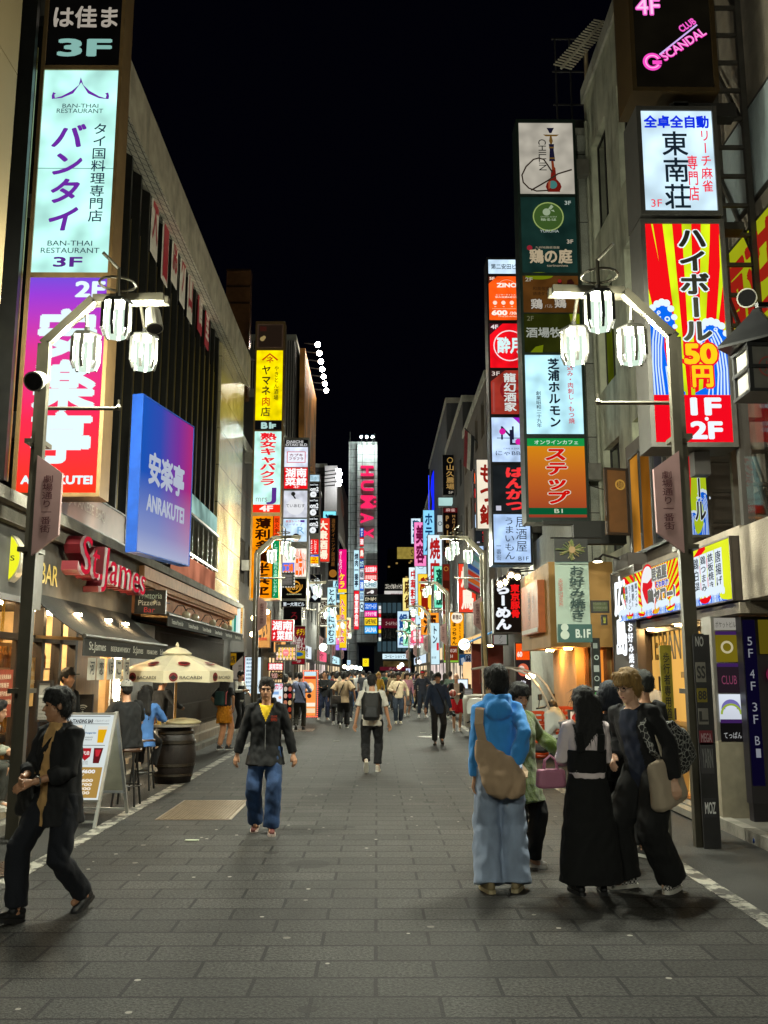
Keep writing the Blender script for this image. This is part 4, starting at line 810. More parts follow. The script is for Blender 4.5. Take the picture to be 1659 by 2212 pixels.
# restaurant front with spotlights behind the pizzeria
def k5(p): p.text('とい', .3, .3, .5, .42, '#1c0e06', .05, jit=.04).text('炭焼', .15, .16, .3, .08, '#c8281a', .04).text('焼肉酒場', .2, .72, .6, .08, '#b8301a', .03)
flat('wooden_sign', 'warmly lit tan wooden sign with black brush writing under the orange panel', front(545, 1318, 585, 1400, 33.6), '#a8763c', k5, .15, .0, M('#5a3a1c', .6))
for k, (px, py) in enumerate(((548, 1335), (545, 1370), (577, 1322))):
    c = W(px, py, 33.0); l = thing('wall_light', 'warm bare lamp lighting the wooden sign, %s' % ('upper left', 'lower left', 'upper right')[k], 'lamp', tuple(c), 'lamps round the wooden sign'); MB().ball(c, .09, 10).build('bulb', E('#ffd88a', 30, light=True), l); MB().bar(c+Vector((0, .1, 0)), c+Vector((0, .5, .1)), .03).build('arm', FRAME_D, l)
flat('menu_screen', 'tall white lit menu board with dark lines beyond the grille', front(527, 1418, 565, 1500, 30.5), '#dff4ff', lambda p: (p.lines(9, .12, .05, .7, .9, '#20486a', 8, wt=.02), p.rect(.0, .0, .05, 1, '#e8484a')), .1, 1.0)
flat('yellow_banner', 'black and yellow sign with a white diagonal strip at the end of the grille', front(482, 1408, 527, 1470, 28.2), '#15120e', lambda p: (p.rect(0, .05, .62, .42, '#c8941a'), p.text('切店', .08, .14, .5, .24, '#1a1408', .04), p.poly([(1, .1), (.45, .5), (.45, 1), (1, 1)], '#b8aa98'), p.vtext('鹿児島直送', .72, .45, .2, .5, '#3a2a1c'), p.rect(.0, .66, .3, .3, '#e0b01a')), .1, .35)
def k6(p):
    for i, c in enumerate(('#ffd8d0', '#f03a7a', '#ffe07a', '#b8e8c8', '#2a8a7a', '#dff6f0', '#f4fff8', '#ffc86a')): p.rect(i/8, 0, .125, 1, c)
    p.vtext('串焼', .88, .1, .1, .6, '#7a2a0a')
flat('striped_light_box', 'lit box with upright coloured stripes at the far end of the pizzeria eave', front(487, 1313, 524, 1378, 27.9), '#eafff4', k6, .3, .9, STEEL)
flat('opening_banner', 'brown banner reading 19:00 above the cabaret board behind the man in black', front(583, 1452, 612, 1468, 27), '#3a2a20', lambda p: (p.text('19:00', .05, .1, .5, .7, '#f2b8a8', .05), p.text('オープン', .58, .2, .36, .5, '#c89a5a', .03)), .03, .6)
# ---- far left signs
def m1(p): p.disc(.5, .9, .4, '#b8782a'); p.vtext('酒室ダイニング遊酒屋', .3, .05, .4, .74, '#8a5a2a', .02)
flat('dark_column_sign', 'slim dark brown column sign with a bronze disc at its foot', front(709, 1113, 730, 1253, 72), '#120c0a', m1, .6, .6)
def m2(p): p.vtext('ガールズバー', .1, .05, .3, .5, '#ffd8ea', .06).vtext('ケラ', .1, .55, .7, .35, '#ffe21a', .06); p.rect(0, .92, 1, .08, '#ffd21a')
flat('pink_column_sign', 'magenta column sign with yellow characters left of the white billboard foot', front(731, 1186, 749, 1280, 80), '#e8147a', m2, .5, 1.0)
flat('yellow_column_sign', 'yellow and pink column sign below the magenta one', front(733, 1283, 749, 1400, 80), '#ffd018', lambda p: p.vtext('入トホスト女', .1, .1, .6, .8, '#e02a6a', .06, out='#fff'), .5, .95)
def m3(p): p.vtext('とんかつにいむら', .12, .03, .74, .94, '#103040', .05)
flat('white_column_sign', 'tall pale cyan sign with dark kana just behind a left street lamp', front(706, 1268, 726, 1393, 62), '#c8f4ff', m3, .5, 1.0)
flat('tilted_sign', 'black sign with thick white slanted lettering under the noodle panel', front(668, 1240, 694, 1302, 52), '#0c0d10', lambda p: (p.text('食堂', .05, .2, .9, .4, '#e8f4f8', .08, rot=20), p.poly([(.5, .7), (.8, .8), (.5, .92), (.2, .8)], '#e8f4f8')), .3, .9)
for k, (px0, py0, px1, py1, D, bg, tx, fg, lb) in enumerate((
 (764, 1188, 776, 1275, 105, '#c8f0ff', '焼肉一番亭', '#234', 'narrow white column sign left of the tower signs'),
 (764, 1276, 776, 1360, 105, '#f02030', '個室宴会処', '#fff', 'narrow red column sign below the narrow white one'),
 (777, 1140, 786, 1160, 116, '#2a4ab0', 'ネット', '#dff', 'small blue sign topmost of the strip beside the tower'),
 (777, 1161, 786, 1180, 116, '#f0202a', '酒', '#fff', 'small red sign with one character beside the tower'),
 (777, 1184, 786, 1206, 116, '#f03a3a', '鳥', '#ffe', 'second small red sign beside the tower'),
 (777, 1208, 786, 1228, 116, '#2a3a9a', 'カラ', '#cfe', 'dark blue small sign below two red ones beside the tower'),
 (777, 1230, 786, 1252, 116, '#e8ecf4', '麺屋', '#345', 'white small sign in the strip beside the tower'),
 (777, 1253, 786, 1276, 116, '#2a6ae0', '湯', '#def', 'bright blue small sign in the strip beside the tower'),
 (777, 1277, 786, 1298, 116, '#c8ecf8', 'GiGO', '#1a5aa0', 'pale small sign with blue letters beside the tower'),
 (777, 1300, 786, 1322, 116, '#dff6ff', 'Q', '#246', 'pale small sign with a ring mark beside the tower'))):
    flat('small_sign', lb, front(px0, py0, px1, py1, D), bg, (lambda tx, fg: lambda p: (p.vtext(tx, .15, .08, .7, .84, fg, .05) if len(tx) > 2 and ord(tx[0]) > 255 else p.text(tx, .12, .2, .76, .6, fg, .05)))(tx, fg), .4, 1.0)
TW = [(1221, 1239, '#f0283c', '全店営業中', '#fff', 'red panel reading all open, topmost under the tower'), (1240, 1254, '#e8323a', '居酒屋個室', '#ffd8d0', 'second red panel under the tower'), (1255, 1270, '#e4f2f8', 'CHIEI', '#3a7a8a', 'pale panel with italic letters under the tower'), (1271, 1286, '#3a3030', '', '#fff', 'dark panel with a photo under the tower'), (1287, 1301, '#101418', 'ビリヤード&ダーツ', '#f4e8c0', 'black billiards and darts panel under the tower'), (1302, 1318, '#1a6ae0', 'コロナワールド', '#dff4ff', 'blue panel with white lettering under the tower'), (1319, 1333, '#f02a9a', 'カラオケ館', '#ffe8f8', 'pink panel under the tower'), (1334, 1351, '#ffd820', 'GAME PANIC', '#1a1a2a', 'yellow game hall panel under the tower'), (1352, 1369, '#1aa0f0', 'SAUNA', '#e8faff', 'bright blue sauna panel lowest under the tower')]
for y0, y1, bg, tx, fg, lb in TW:
    flat('tower_sign', lb, front(787, y0, 815, y1, 121), bg, (lambda tx, fg: lambda p: p.text(tx, .08, .2, .84, .6, fg, .04) if tx else (p.disc(.6, .5, .14, '#f0f0f0'), p.stroke([(.2,.7),(.6,.4)], .08, '#e8e0d8')))(tx, fg), .6, 1.0, group='signs stacked on the tower foot')
q = front(818, 1308, 823, 1385, 140); t = thing('sign_pole', 'slim white pole of small coloured sign boxes right of the tower', 'sign', tuple(q.P(.5, 1)))
slab(q, .4).build('case', STEEL, t)
for i, c in enumerate(('#f4f4f4', '#f8d8d8', '#e02a2a', '#f4fff4', '#e8ffe8', '#f02a9a', '#ffd82a', '#4a4a5a', '#f0fff4')): q.rect(.0, i/9+.01, 1, .095, E(c, 1.0))
q.finish(t, 1)
def m5(p): p.rect(0, 0, 1, .27, '#17130f').text('コミック&ネットカフェ', .05, .05, .9, .16, '#f2ead8', .03); p.disc(.22, .42, .12, '#c01a4a', a0=180, a1=360).text('aprecio', .3, .32, .62, .2, '#7a1a3a', .02).rect(0, .6, 1, .4, '#7a1a22').text('新宿最大', .06, .66, .38, .12, '#f0d8c8').rect(.5, .64, .45, .3, '#cfc0b0').text('30', .15, .82, .2, .14, '#ffe080', .03)
t = flat('roof_billboard', 'white and maroon internet cafe billboard on the roof of the end building', front(830, 1258, 879, 1326, 163), '#e4e0da', m5, .5, .75, FRAME_D)
mb = MB(); q = front(830, 1258, 879, 1326, 163)
for u in (.05, .35, .65, .95): mb.bar(q.P(u, 1, -.3), q.P(u, 1.6, -.3), .15)
for u in (.05, .35, .65): mb.bar(q.P(u, 1, -.3), q.P(u+.3, 1.5, -.3), .1)
mb.build('scaffold', M('#6a6a6a', .5, .5), t)
flat('roof_strip_sign', 'dark red strip sign along the top of the end building', front(823, 1336, 889, 1357, 159), '#5a1420', lambda p: p.text('ゴールドラッシュ ハンバーグ', .15, .3, .75, .4, '#e8c8c0', .02), .3, .7)
flat('coffee_sign', 'white coffee shop strip sign low on the end building', front(826, 1412, 880, 1424, 158.5), '#d4eef8', lambda p: p.text('コーヒー ショップ', .1, .2, .8, .6, '#2a3a4a', .03), .3, 1)
flat('red_shop_sign', 'dim dark red shop sign at street level of the end building', front(820, 1452-12, 888, 1449, 158), '#6a1c2a', lambda p: p.text('タイヨウ', .3, .2, .4, .6, '#d8909a', .03), .3, .5)
flat('yellow_square_sign', 'yellow lit square sign hanging at the tower foot', front(783, 1422, 797, 1440, 112), '#ffe41a', lambda p: p.disc(.5, .4, .2, '#c8901a', rin=.6), .3, 1)
# billboard wrapped building
t = thing('giant_billboard', 'huge white billboard with part of a giant pale face, spotlit from above', 'billboard', (-4, 88, 12))
q = front(701, 1006, 728, 1138, 81.2); slab(q, .4).build('panel', M('#c8c4be', .6, var=.04), t)
q2 = ang(728, 1070, 81.2, 752, 98, 1008, 1140); slab(q2, .3).build('face_panel', M('#b8aca4', .6, var=.1), t)
q2.poly([(.1,0),(.35,.1),(.55,.3),(.5,.55),(.7,.8),(.75,1),(1,1),(1,0)], M('#3a3436', .6)).poly([(.25,.25),(.5,.3),(.62,.45),(.5,.6),(.3,.5)][::-1], M('#c88a78', .6)); q2.finish(t, 0)
mb = MB(); ms = MB()
for i in range(5):
    c = W(731+3*(i % 2), 1015+i*8, 79.5); mb.box(c-Vector((.2, .12, .08)), c+Vector((.2, .12, .08))); ms.bar(c, c+Vector((-2, 1.5, .1)), .08)
mb.build('floodlight', E('#f4f8ff', 40, light=True), t); ms.build('lamp_arm', FRAME_D, t)
t = thing('spotlit_billboard', 'orange wooded billboard along the wall with seven white lamps at its top edge', 'billboard', (-4.1, 56, 15))
q = left_wall(-4.2, 51.5, 61.5, 14.8, 20.3); slab(q, .3).build('panel', M('#d08a42', .6, var=.7, scale=.9, stretch=(1, 1.5, .5)), t)
mb = MB(); ms = MB()
for i in range(7):
    c = Vector((-3.5, 52+i*1.5, 20.7)); mb.ball(c, .16, 8); ms.bar(c, c+Vector((-.8, 0, .1)), .05)
mb.build('lamp_head', E('#fff4e0', 70, light=True), t); ms.build('lamp_arm', FRAME_D, t)
# ================================================================ right side signs
def r1(p):
    k = '#ff5fd0'
    p.text('4F', .05, .29, .3, .13, '#ff6ad4', .06).text('4F', .05, .29, .3, .13, '#ffc8f2', .0)
    p.disc(.22, .8, .125, '#ff4fc8', rin=.5, a0=25, a1=335).rect(.22, .79, .12, .03, '#ff4fc8').disc(.22, .8, .095, '#ffb8ee', rin=.85, a0=30, a1=330)
    p.text('SCANDAL', .29, .63, .68, .065, '#ff3fc0', .06, rot=35).text('SCANDAL', .29, .63, .68, .065, '#ffa8e8', .0, rot=35); p.stroke([(.31,.75),(.82,.51)], .022, '#d8b4f8'); p.text('CLUB', .57, .49, .24, .05, '#ff5fd0', .04, rot=35)
def r2(p):
    p.text('全卓全自動', .05, .05, .9, .12, '#1030e0', .05); p.vtext('東南荘', .27, .2, .38, .79, '#16222c', .022); p.vtext('リーチ麻雀', .8, .19, .16, .63, '#f0203a', .015); p.vtext('専門店', .61, .45, .15, .46, '#f0203a', .02); p.text('3F', .08, .895, .15, .075, '#f0203a', .0)
WAVE = '#0a6af0'
def wave(p, a, b, w, h, flip=1, spray='#e6f6ff'):
    """a curling wave: blue body with white lines, foam curls along the crest"""
    z0 = p.z; f = (lambda u: a+w*u) if flip > 0 else (lambda u: a+w*(1-u)); sc = p.w*w/(p.h*h)
    arc = [(0, .22), (.12, .1), (.32, .03), (.52, .02), (.7, .1), (.8, .24), (.76, .34), (.66, .3), (.55, .24), (.45, .34), (.42, .5), (.5, .74), (.7, .9), (1, .97)]
    p.poly(([(f(0), b+h)]+[(f(u), b+h*v) for u, v in arc]+[(f(1), b+h)])[::flip], WAVE)
    for k in range(4): p.z = z0+.002; p.stroke([(f(.06+.1*k), b+h), (f(.04+.085*k), b+h*(.66+.02*k)), (f(.08+.08*k), b+h*(.42+.03*k)), (f(.16+.07*k), b+h*(.26+.04*k)), (f(.3+.05*k), b+h*(.13+.04*k))], .02*w/.42, '#d4ecff')
    for k in range(2): p.z = z0+.002; p.stroke([(f(.5+.12*k), b+h), (f(.48+.1*k), b+h*(.86+.04*k)), (f(.44+.02*k), b+h*.7)], .016*w/.42, '#d4ecff')
    for u, v, r in ((.0, .18, .1), (.12, .08, .11), (.27, .04, .12), (.42, .02, .12), (.56, .03, .12), (.69, .09, .11), (.78, .18, .1), (.79, .28, .08), (.7, .33, .06)): p.z = z0+.003; p.disc(f(u), b+h*v, r*w, spray)
    for u, v, r in ((.56, .2, .085), (.3, .13, .06)): p.z = z0+.005; p.disc(f(u), b+h*v, r*w, '#e6f6ff', rin=.5)
    p.z = z0
def rays(p, cx, cy, n, a, b, w, h, col, half=.45):
    z0 = p.z
    for k in range(n):
        p.z = z0; t0 = math.pi*(.0+(k+.0)/n); t1 = t0+math.pi/n*half; L = 3
        q = [(cx, cy), (cx+L*math.cos(t0)*p.h/p.w, cy-L*math.sin(t0)), (cx+L*math.cos(t1)*p.h/p.w, cy-L*math.sin(t1))]
        # clip the ray against the panel
        def clip(poly, f, g):
            o = []
            for i in range(len(poly)):
                A, B = poly[i-1], poly[i]
                if f(A) != f(B):
                    t = g(A, B); o.append((A[0]+(B[0]-A[0])*t, A[1]+(B[1]-A[1])*t))
                if f(B): o.append(B)
            return o
        for ax, lim, s in ((0, a, 1), (0, a+w, -1), (1, b, 1), (1, b+h, -1)):
            q = clip(q, lambda P, ax=ax, lim=lim, s=s: (P[ax]-lim)*s >= 0, lambda A, B, ax=ax, lim=lim: (lim-A[ax])/(B[ax]-A[ax]))
            if len(q) < 3: break
        if len(q) >= 3: p.poly(q, col)
def r3(p):
    rays(p, .5, 1.25, 46, 0, 0, 1, .79, '#f01018', .5)
    p.poly([(0, 0), (.09, 0), (.36, .62), (.3, .7), (.02, .2), (0, .18)][::-1], '#f01018').poly([(1, 0), (.88, 0), (.8, .4), (.72, .62), (.82, .62), (.98, .2)], '#f01018')
    wave(p, .0, .36, .42, .43, 1); wave(p, .55, .45, .45, .34, -1); p.z += .007; p.rect(0, .79, 1, .21, '#f00a1e')
    p.vtext('ハイボール', .42, .015, .4, .54, '#1c1c14', .05, out='#e8f8ff', ow=.06)
    p.text('50', .44, .565, .4, .085, '#f01a24', .14).text('50', .44, .565, .4, .085, '#ffd21a', .06).text('円', .52, .665, .25, .09, '#f01a24', .14).text('円', .52, .665, .25, .09, '#ffd21a', .05)
    p.text('1F', .48, .81, .36, .07, '#eef6ff', .06).disc(.66, .9, .025, '#eef6ff').text('2F', .46, .915, .38, .07, '#eef6ff', .06)
column('lit_sign_box', 'black box sign with pink neon lettering, topmost at upper right', 11.3, 1368, 1534, -80, 190, [(-80, 190, '#0c0a06', r1, .95)], .7, M('#4a3a22', .4, .5), .06, group='stacked box signs beside the steel stair')
column('lit_sign_box', 'white lit mahjong box sign with black and red characters under the pink neon box', 11.3, 1388, 1543, 240, 456, [(240, 456, '#d4f0ff', r2)], .6, M('#4c4a46', .45, .5), .06, group='stacked box signs beside the steel stair')
column('lit_sign_box', 'tall yellow and red highball sign with blue waves and 1F 2F', 11.3, 1404, 1568, 484, 956, [(484, 956, '#d8f01a', r3)], .5, M('#4c4a46', .45, .5), .06, group='stacked box signs beside the steel stair')
mb = MB().box((4.05, 11.5, 4.2), (4.25, 11.7, 11)); mb.box((4.0, 11.5, 9.2), (4.9, 11.7, 9.4)).box((4.0, 11.5, 7.55), (4.9, 11.7, 7.65)).box((4.2, 11.5, 5.5), (5.3, 11.7, 5.7)); solo(mb, 'sign_bracket', FRAME_D, 'dark steel bracket holding the stacked box signs', 'bracket')
def r3b(p): p.poly([(0, 0), (.3, 0), (.1, .6), (0, .6)][::-1], '#e8202a'); wave(p, .3, .45, .7, .55, -1); wave(p, 0, .7, .5, .3, 1); p.z += .008; p.vtext('ボール', .25, .03, .55, .8, '#1c1c14', .04, out='#e8f8ff', ow=.06)
flat('highball_banner', 'narrow highball panel with waves, lower and behind the pole', front(1486, 975, 1531, 1160, 12.6), '#c0d822', r3b, .06, .7)
# ---- green column
def s1(p):
    p.text('CHILLIN', .12, .4, .62, .1, '#14181c', -.005, rot=-90)
    b = '#7a5a28'; d = '#1c1c34'
    p.poly([(.52,.07),(.66,.07),(.63,.11),(.61,.145),(.57,.145),(.55,.11)], d).poly([(.45,.165),(.75,.165),(.7,.19),(.5,.19)], b).poly([(.575,.19),(.61,.19),(.63,.26),(.61,.3),(.58,.3),(.56,.26)], b)
    p.poly([(.55,.3),(.65,.3),(.64,.38),(.655,.5),(.66,.54),(.55,.54),(.555,.5),(.565,.38)], d).rect(.555, .34, .09, .02, b).rect(.555, .49, .1, .02, b).poly([(.585,.54),(.63,.54),(.64,.62),(.66,.64),(.66,.7),(.6,.7),(.59,.62)], '#8a3a20')
    p.poly([(.58,.66),(.66,.66),(.67,.79),(.74,.85),(.76,.9),(.73,.95),(.73,.97),(.5,.97),(.5,.95),(.47,.9),(.49,.85),(.56,.79)], '#7a1e14').disc(.6, .87, .08, '#4a8a82'); p.poly([(.52,.83),(.56,.82),(.55,.92),(.52,.93)], '#b05a3a')
    p.stroke([(.6,.7),(.52,.6),(.45,.52),(.36,.5),(.26,.52),(.12,.62),(.04,.74),(.06,.84),(.16,.92),(.3,.96),(.52,.95)], .028, '#3a3026').stroke([(.2,.95),(.5,.82),(.7,.72),(.96,.66)], .03, '#3a3026')
def s2(p):
    p.text('3F', .81, .05, .11, .05, '#c8d4c8', .03).disc(.5, .26, .29, '#4a6a30').disc(.5, .26, .28, '#b8cc7a', rin=.93); p.disc(.47, .2, .07, '#b8cca8').poly([(.5,.16),(.56,.1),(.6,.13),(.55,.17)], '#b8cca8').poly([(.54,.18),(.6,.17),(.62,.2)], '#b8cca8')
    p.text('DINING & BAR', .36, .255, .3, .02, '#b8cca8').text('柚るは', .36, .285, .28, .035, '#b8cca8', .03).text('YURUHA', .34, .44, .34, .035, '#c4d0c8', .02); p.text('3F', .82, .57, .11, .05, '#d8c8b0', .03)
    p.disc(.14, .68, .05, '#b02a3a').text('九州地鶏居酒屋', .24, .66, .44, .03, '#b8a88c', .01).text('鶏の庭', .14, .7, .76, .18, '#d8c4a0', .04, jit=.03).text('torinoniwa', .44, .9, .38, .028, '#b8a88c', .02)
def s3(p):
    p.disc(.3, .0, .25, '#8a9a14', ry=.1); p.text('2F', .05, .05, .13, .1, '#cfc8b0', .02).text('和風個室', .18, .3, .3, .1, '#2a1c10').text('鶏焼ダイニング', .18, .44, .5, .1, '#2a1c10').text('鶏', .14, .64, .2, .26, '#e8e0d0', .03, out='#2a1c10').text('バル', .38, .78, .14, .1, '#cfc4b0').text('鶏', .56, .64, .2, .24, '#e8e0d0', .03, out='#2a1c10')
    p.poly([(.64,.4),(.62,.2),(.66,.1),(.7,.14),(.7,.26),(.78,.28),(.8,.14),(.87,.1),(.92,.2),(.9,.36),(.82,.44),(.78,.56),(.74,.44)], '#3a1a14').disc(.66, .16, .035, '#a82a2a')
def s4(p): p.poly([(.82,0),(1,0),(1,.4),(.85,.3)], '#8a9a14').poly([(.1,1),(.2,.85),(.34,.8),(.32,1)], '#8a9a14'); p.text('2F', .06, .06, .12, .12, '#8a8a6a').text('酒場牧場', .04, .36, .84, .25, '#c8ccc0', .03)
def s5(p): p.vtext('芝浦ホルモン', .4, .04, .21, .88, '#0c1826', .045, jit=.01).vtext('煮込み・肉刺し・もつ焼', .74, .05, .11, .82, '#c8242e', .02).vtext('創業昭和二十九年', .18, .46, .09, .46, '#1c2836', .015)
def s6(p):
    p.rect(0, 0, 1, .1, '#1a9a48').text('オンラインカフェ', .13, .025, .76, .05, '#d8f4e0', .02); p.vtext('ステップ', .3, .11, .4, .73, '#d8140c', .06, shear=.15, out='#e0e4d0', ow=.05); p.rect(0, .88, 1, .085, '#0a5a34').text('B1', .44, .895, .14, .05, '#cfe0c0', .01)
sg = EG([(0, '#9a3a2a'), (.5, '#c86a24'), (1, '#e8980c')], 2, 0, 1.9, .85)
wood = M('#4a3018', .5, var=.5, scale=3, stretch=(6, 1, .5))
column('sign_column', 'tall sign column from the hookah poster down to the orange and green panel', 19.5, 1131, 1252, 264, 1122, [(266, 420, '#cfc8b8', s1, .62), (426, 590, '#1c3832', s2, .55), (596, 676, '#6a431c', s3, .5), (678, 762, '#33380f', s4, .5), (767, 938, '#bff2ff', s5, 1.0), (947, 1118, sg, s6, .85)], .55, M('#23302a', .4, .4), .06, reach=.3)
# ---- orange / red column
def z0(p): p.text('第二安田ビル', .08, .3, .88, .36, '#20303c', .02)
def z1(p):
    p.poly([(0, 0), (.25, 0), (0, .17)][::-1], '#5a2010').text('5F', .03, .02, .14, .06, '#ffe0c8', .03).disc(.52, .22, .24, '#ffd0a8', ry=.14, rin=.96, a0=20, a1=160).text('ZINO', .24, .16, .56, .09, '#fff2e4', .06).text('エンターテインメント', .2, .41, .7, .035, '#ffe0c8', .01).text('飲み放題&遊び放題', .18, .46, .76, .04, '#ffe0c8', .02)
    for i in range(4): p.disc(.17+i*.24, .61, .06, '#ffe0c8'); p.rect(.15+i*.24, .69, .05, .015, '#ffe0c8')
    p.rect(.08, .745, .9, .006, '#ffd0a8').text('600', .08, .79, .42, .1, '#fff2e4', .07).text('/30min', .58, .82, .38, .06, '#ffe0c8', .04).text('PM6:00-AM6:00', .26, .91, .6, .03, '#ffd0a8', .01)
def z2(p): p.poly([(0, 0), (.38, 0), (0, .26)][::-1], '#40141c').text('4F', .04, .03, .2, .09, '#f0e0e0', .03).disc(.56, .5, .46, '#ffe0e4', rin=.93).text('酔月', .22, .32, .66, .34, '#d8f8f8', .05, jit=.03).text('すいげつ', .24, .6, .26, .06, '#f0d0d0', .02)
def z3(p): p.poly([(0, 0), (.42, 0), (0, .26)][::-1], '#3a1c1a').text('3F', .04, .03, .22, .09, '#e8d8d0', .02); p.disc(.6, .45, .34, '#8a1c20', rin=.75, a0=0, a1=300).disc(.75, .6, .2, '#8a1c20', rin=.6); p.vtext('龍幻酒家', .36, .06, .36, .88, '#dfe8e4', .035); p.rect(.05, .28, .04, .68, '#a85048').rect(.1, .28, .01, .68, '#a85048')
def z4(p): p.poly([(.6, 0), (1, 0), (1, .3)], '#9a1cc0').text('2F', .8, .08, .18, .1, '#f0d8f8').text('N', .26, .2, .36, .3, '#1c1c34', .0).text('L', .5, .28, .3, .34, '#1c1c34', .0).disc(.3, .32, .09, '#d01c9a').disc(.74, .55, .09, '#d01c9a').rect(.14, .46, .7, .015, '#1c1c34').text('CAFE & BAR', .32, .69, .44, .03, '#56607a').text('にゃBBIT', .1, .76, .88, .1, '#1c2440', .0)
def z5(p): p.vtext('ばんかつ', .34, .03, .56, .94, '#ff3a3c', .06, jit=.04); p.rect(.08, .86, .14, .1, '#c8c8d8')
def z6(p): p.vtext('うまいもん', .28, .05, .3, .9, '#14202e', .0).vtext('居酒屋', .6, .03, .32, .76, '#14202e', .0).vtext('一番街', .06, .6, .14, .36, '#1c2838').text('B1F', .66, .88, .28, .08, '#1c2838')
ZC = [('#cfeaff', z0, 1), ('#ff5a14', z1, 1), ('#f0101e', z2, .95), ('#a03428', z3, .85), ('#c2dcff', z4, 1), ('#1c2022', z5, .9), ('#b8d6ff', z6, .95)]
column('sign_column', 'sign column from the orange 600 panel down to the pale izakaya panel', 26, 1061, 1138, 560, 1216, [(y0, y1)+z for (y0, y1), z in zip(((561, 592), (597, 692), (699, 795), (800, 895), (902, 998), (1005, 1107), (1111, 1215)), ZC)], .7, BLK, .05, reach=.3)
column('sign_column', 'smaller repeat of the orange and red column, half hidden behind it', 38, 1026, 1068, 1016, 1206, [(y0, y1)+z for (y0, y1), z in zip(((1018, 1045), (1049, 1076), (1080, 1106), (1112, 1140), (1146, 1174), (1180, 1207)), ZC[1:])], .5, BLK, .05)
# ---- street level right
def b1(p):
    rg = random.Random(2); p.rect(0, 0, 1, .235, '#16160f')
    for i in range(70):
        a = rg.random()*6.28; l = rg.uniform(.05, .42); cx, cy = .5+.08*math.cos(a*3), .12; p.stroke([(cx, cy), (cx+l*math.cos(a), cy+.1*math.sin(a)*1.0)], .02, rg.choice(('#6a7a30', '#8a7a3a', '#4a5a24', '#a8a06a')))
    p.disc(.5, .12, .1, '#a8885a'); p.rect(0, .235, 1, .01, '#0f3a38')
    p.vtext('お好み焼き', .38, .27, .46, .52, '#1a3a36', .035, jit=.03); p.text('HIROSHIMA TEPPANYAKI', -.28, .51, .8, .04, '#b85a50', .01, rot=-90); p.rect(0, .83, 1, .17, '#2f5852').disc(.2, .86, .11, '#bfcdc0').disc(.2, .93, .13, '#bfcdc0'); p.text('B.1F', .52, .88, .42, .075, '#c8d4cc', .05)
q = front(1200, 1162, 1273, 1388, 16); t = thing('cloth_banner', 'pale green hanging okonomiyaki banner with dark top picture and B1F', 'banner', tuple(q.P(.5, 1)))
slab(q, .012).build('cloth', M('#a9bcae', .8, var=.08, scale=3), t); b1(q); q.finish(t, 0, lit=False); MB().tube([q.P(-.1, 0, .0), q.P(1.4, 0, 0)], .015, 6).build('rod', FRAME_D, t)
mb = MB().box((3.0, 16.5, 4.35), (4.9, 16.56, 4.42)).box((3.55, 16.5, 4.0), (4.5, 16.7, 4.35)); solo(mb, 'empty_signboard', M('#15140f', .7, stain=.4), 'black weathered empty sign frame above the okonomiyaki banner', 'frame')
def ra(p): p.vtext('らーめん', .06, .08, .55, .86, '#f4f8ff', .07, jit=.05).vtext('東京豚骨', .6, .1, .32, .62, '#f01a1a', .06)
flat('ramen_sign', 'dark brown sign with huge white ramen brush letters and red column', front(1066, 1250, 1128, 1368, 22.2), '#17110d', ra, .35, .95, SIDE)
flat('small_white_sign', 'small white sign edged red and green under the ramen sign', front(1063, 1369, 1098, 1394, 25), '#a8a69e', lambda p: (p.rect(0, 0, .1, 1, '#8a1c24'), p.rect(.9, 0, .1, 1, '#2a5a3a'), p.vtext('アン', .4, .1, .25, .8, '#222')), .1, .6)
def hi(p):
    p.vtext('広島', .12, .05, .5, .72, E('#f4faff', 1.6), .05, jit=.04).vtext('お好み焼き', .66, .48, .2, .44, E('#f4faff', 1.3), .03, jit=.02)
q = right_wall(3.93, 14.05, 15.5, 1.55, 3.35); flat('hiroshima_board', 'dark brown board with white brush characters left of the stall', q, '#2c1d12', hi, .1, 0, DKW)
pr = MB().box((3.86, 15.0, 3.38), (3.92, 15.3, 3.44)); t = thing('sign_lamp', 'small black lamp lighting the dark hiroshima board', 'lamp', (3.85, 15.1, 3.5)); MB().tube([(3.98, 15.1, 3.55), (3.7, 15.05, 3.62), (3.62, 15.0, 3.55)], .02, 6).build('arm', FRAME_D, t); MB().lathe([(.05, 3.56), (.09, 3.5)], (3.6, 15.0, 0), 12).build('shade', FRAME_D, t); MB().lathe([(.07, 3.497), (.07, 3.49)], (3.6, 15.0, 0), 12).build('bulb', E('#fff0c8', 40, light=True), t)
def fas(p):
    rays(p, .38, 1.0, 30, 0, 0, 1, 1, '#f0141c', .5)
    for i, s in enumerate(('鶏白湯', '鶏つまみ', '鉄板焼き', '唐揚げ')): a = .73+i*.058; p.rect(a, .14, .05, .7, '#e8f4ff').vtext(s, a+.005, .17, .04, .6, '#101c28', .01)
    for i, s in enumerate(('鶏刺し', 'ラーメン', '鶏刺し', '鶏つくね')): a = .05+i*.045; p.rect(a, .22, .04, .6, '#e8f4ff').vtext(s, a+.004, .25, .03, .54, '#1c2438', .01)
    p.disc(.34, .5, .085, '#f0141c').disc(.34, .5, .078, '#f2f2f4').poly([(.29,.3),(.34,.34),(.4,.24),(.39,.42),(.36,.6),(.33,.78),(.3,.62),(.28,.45)], '#e0202a'); p.text('居酒屋', .39, .1, .15, .24, '#10141c', .06, out='#f4f8ff').text('それゆけ!', .44, .38, .12, .12, '#1c3ac8', .03, out='#fff').text('鶏ヤロー!', .36, .5, .26, .34, '#10141c', .07, out='#f4f8ff')
    for i in range(14): wave(p, i/14, .8, .085, .2, 1 if i % 2 else -1)
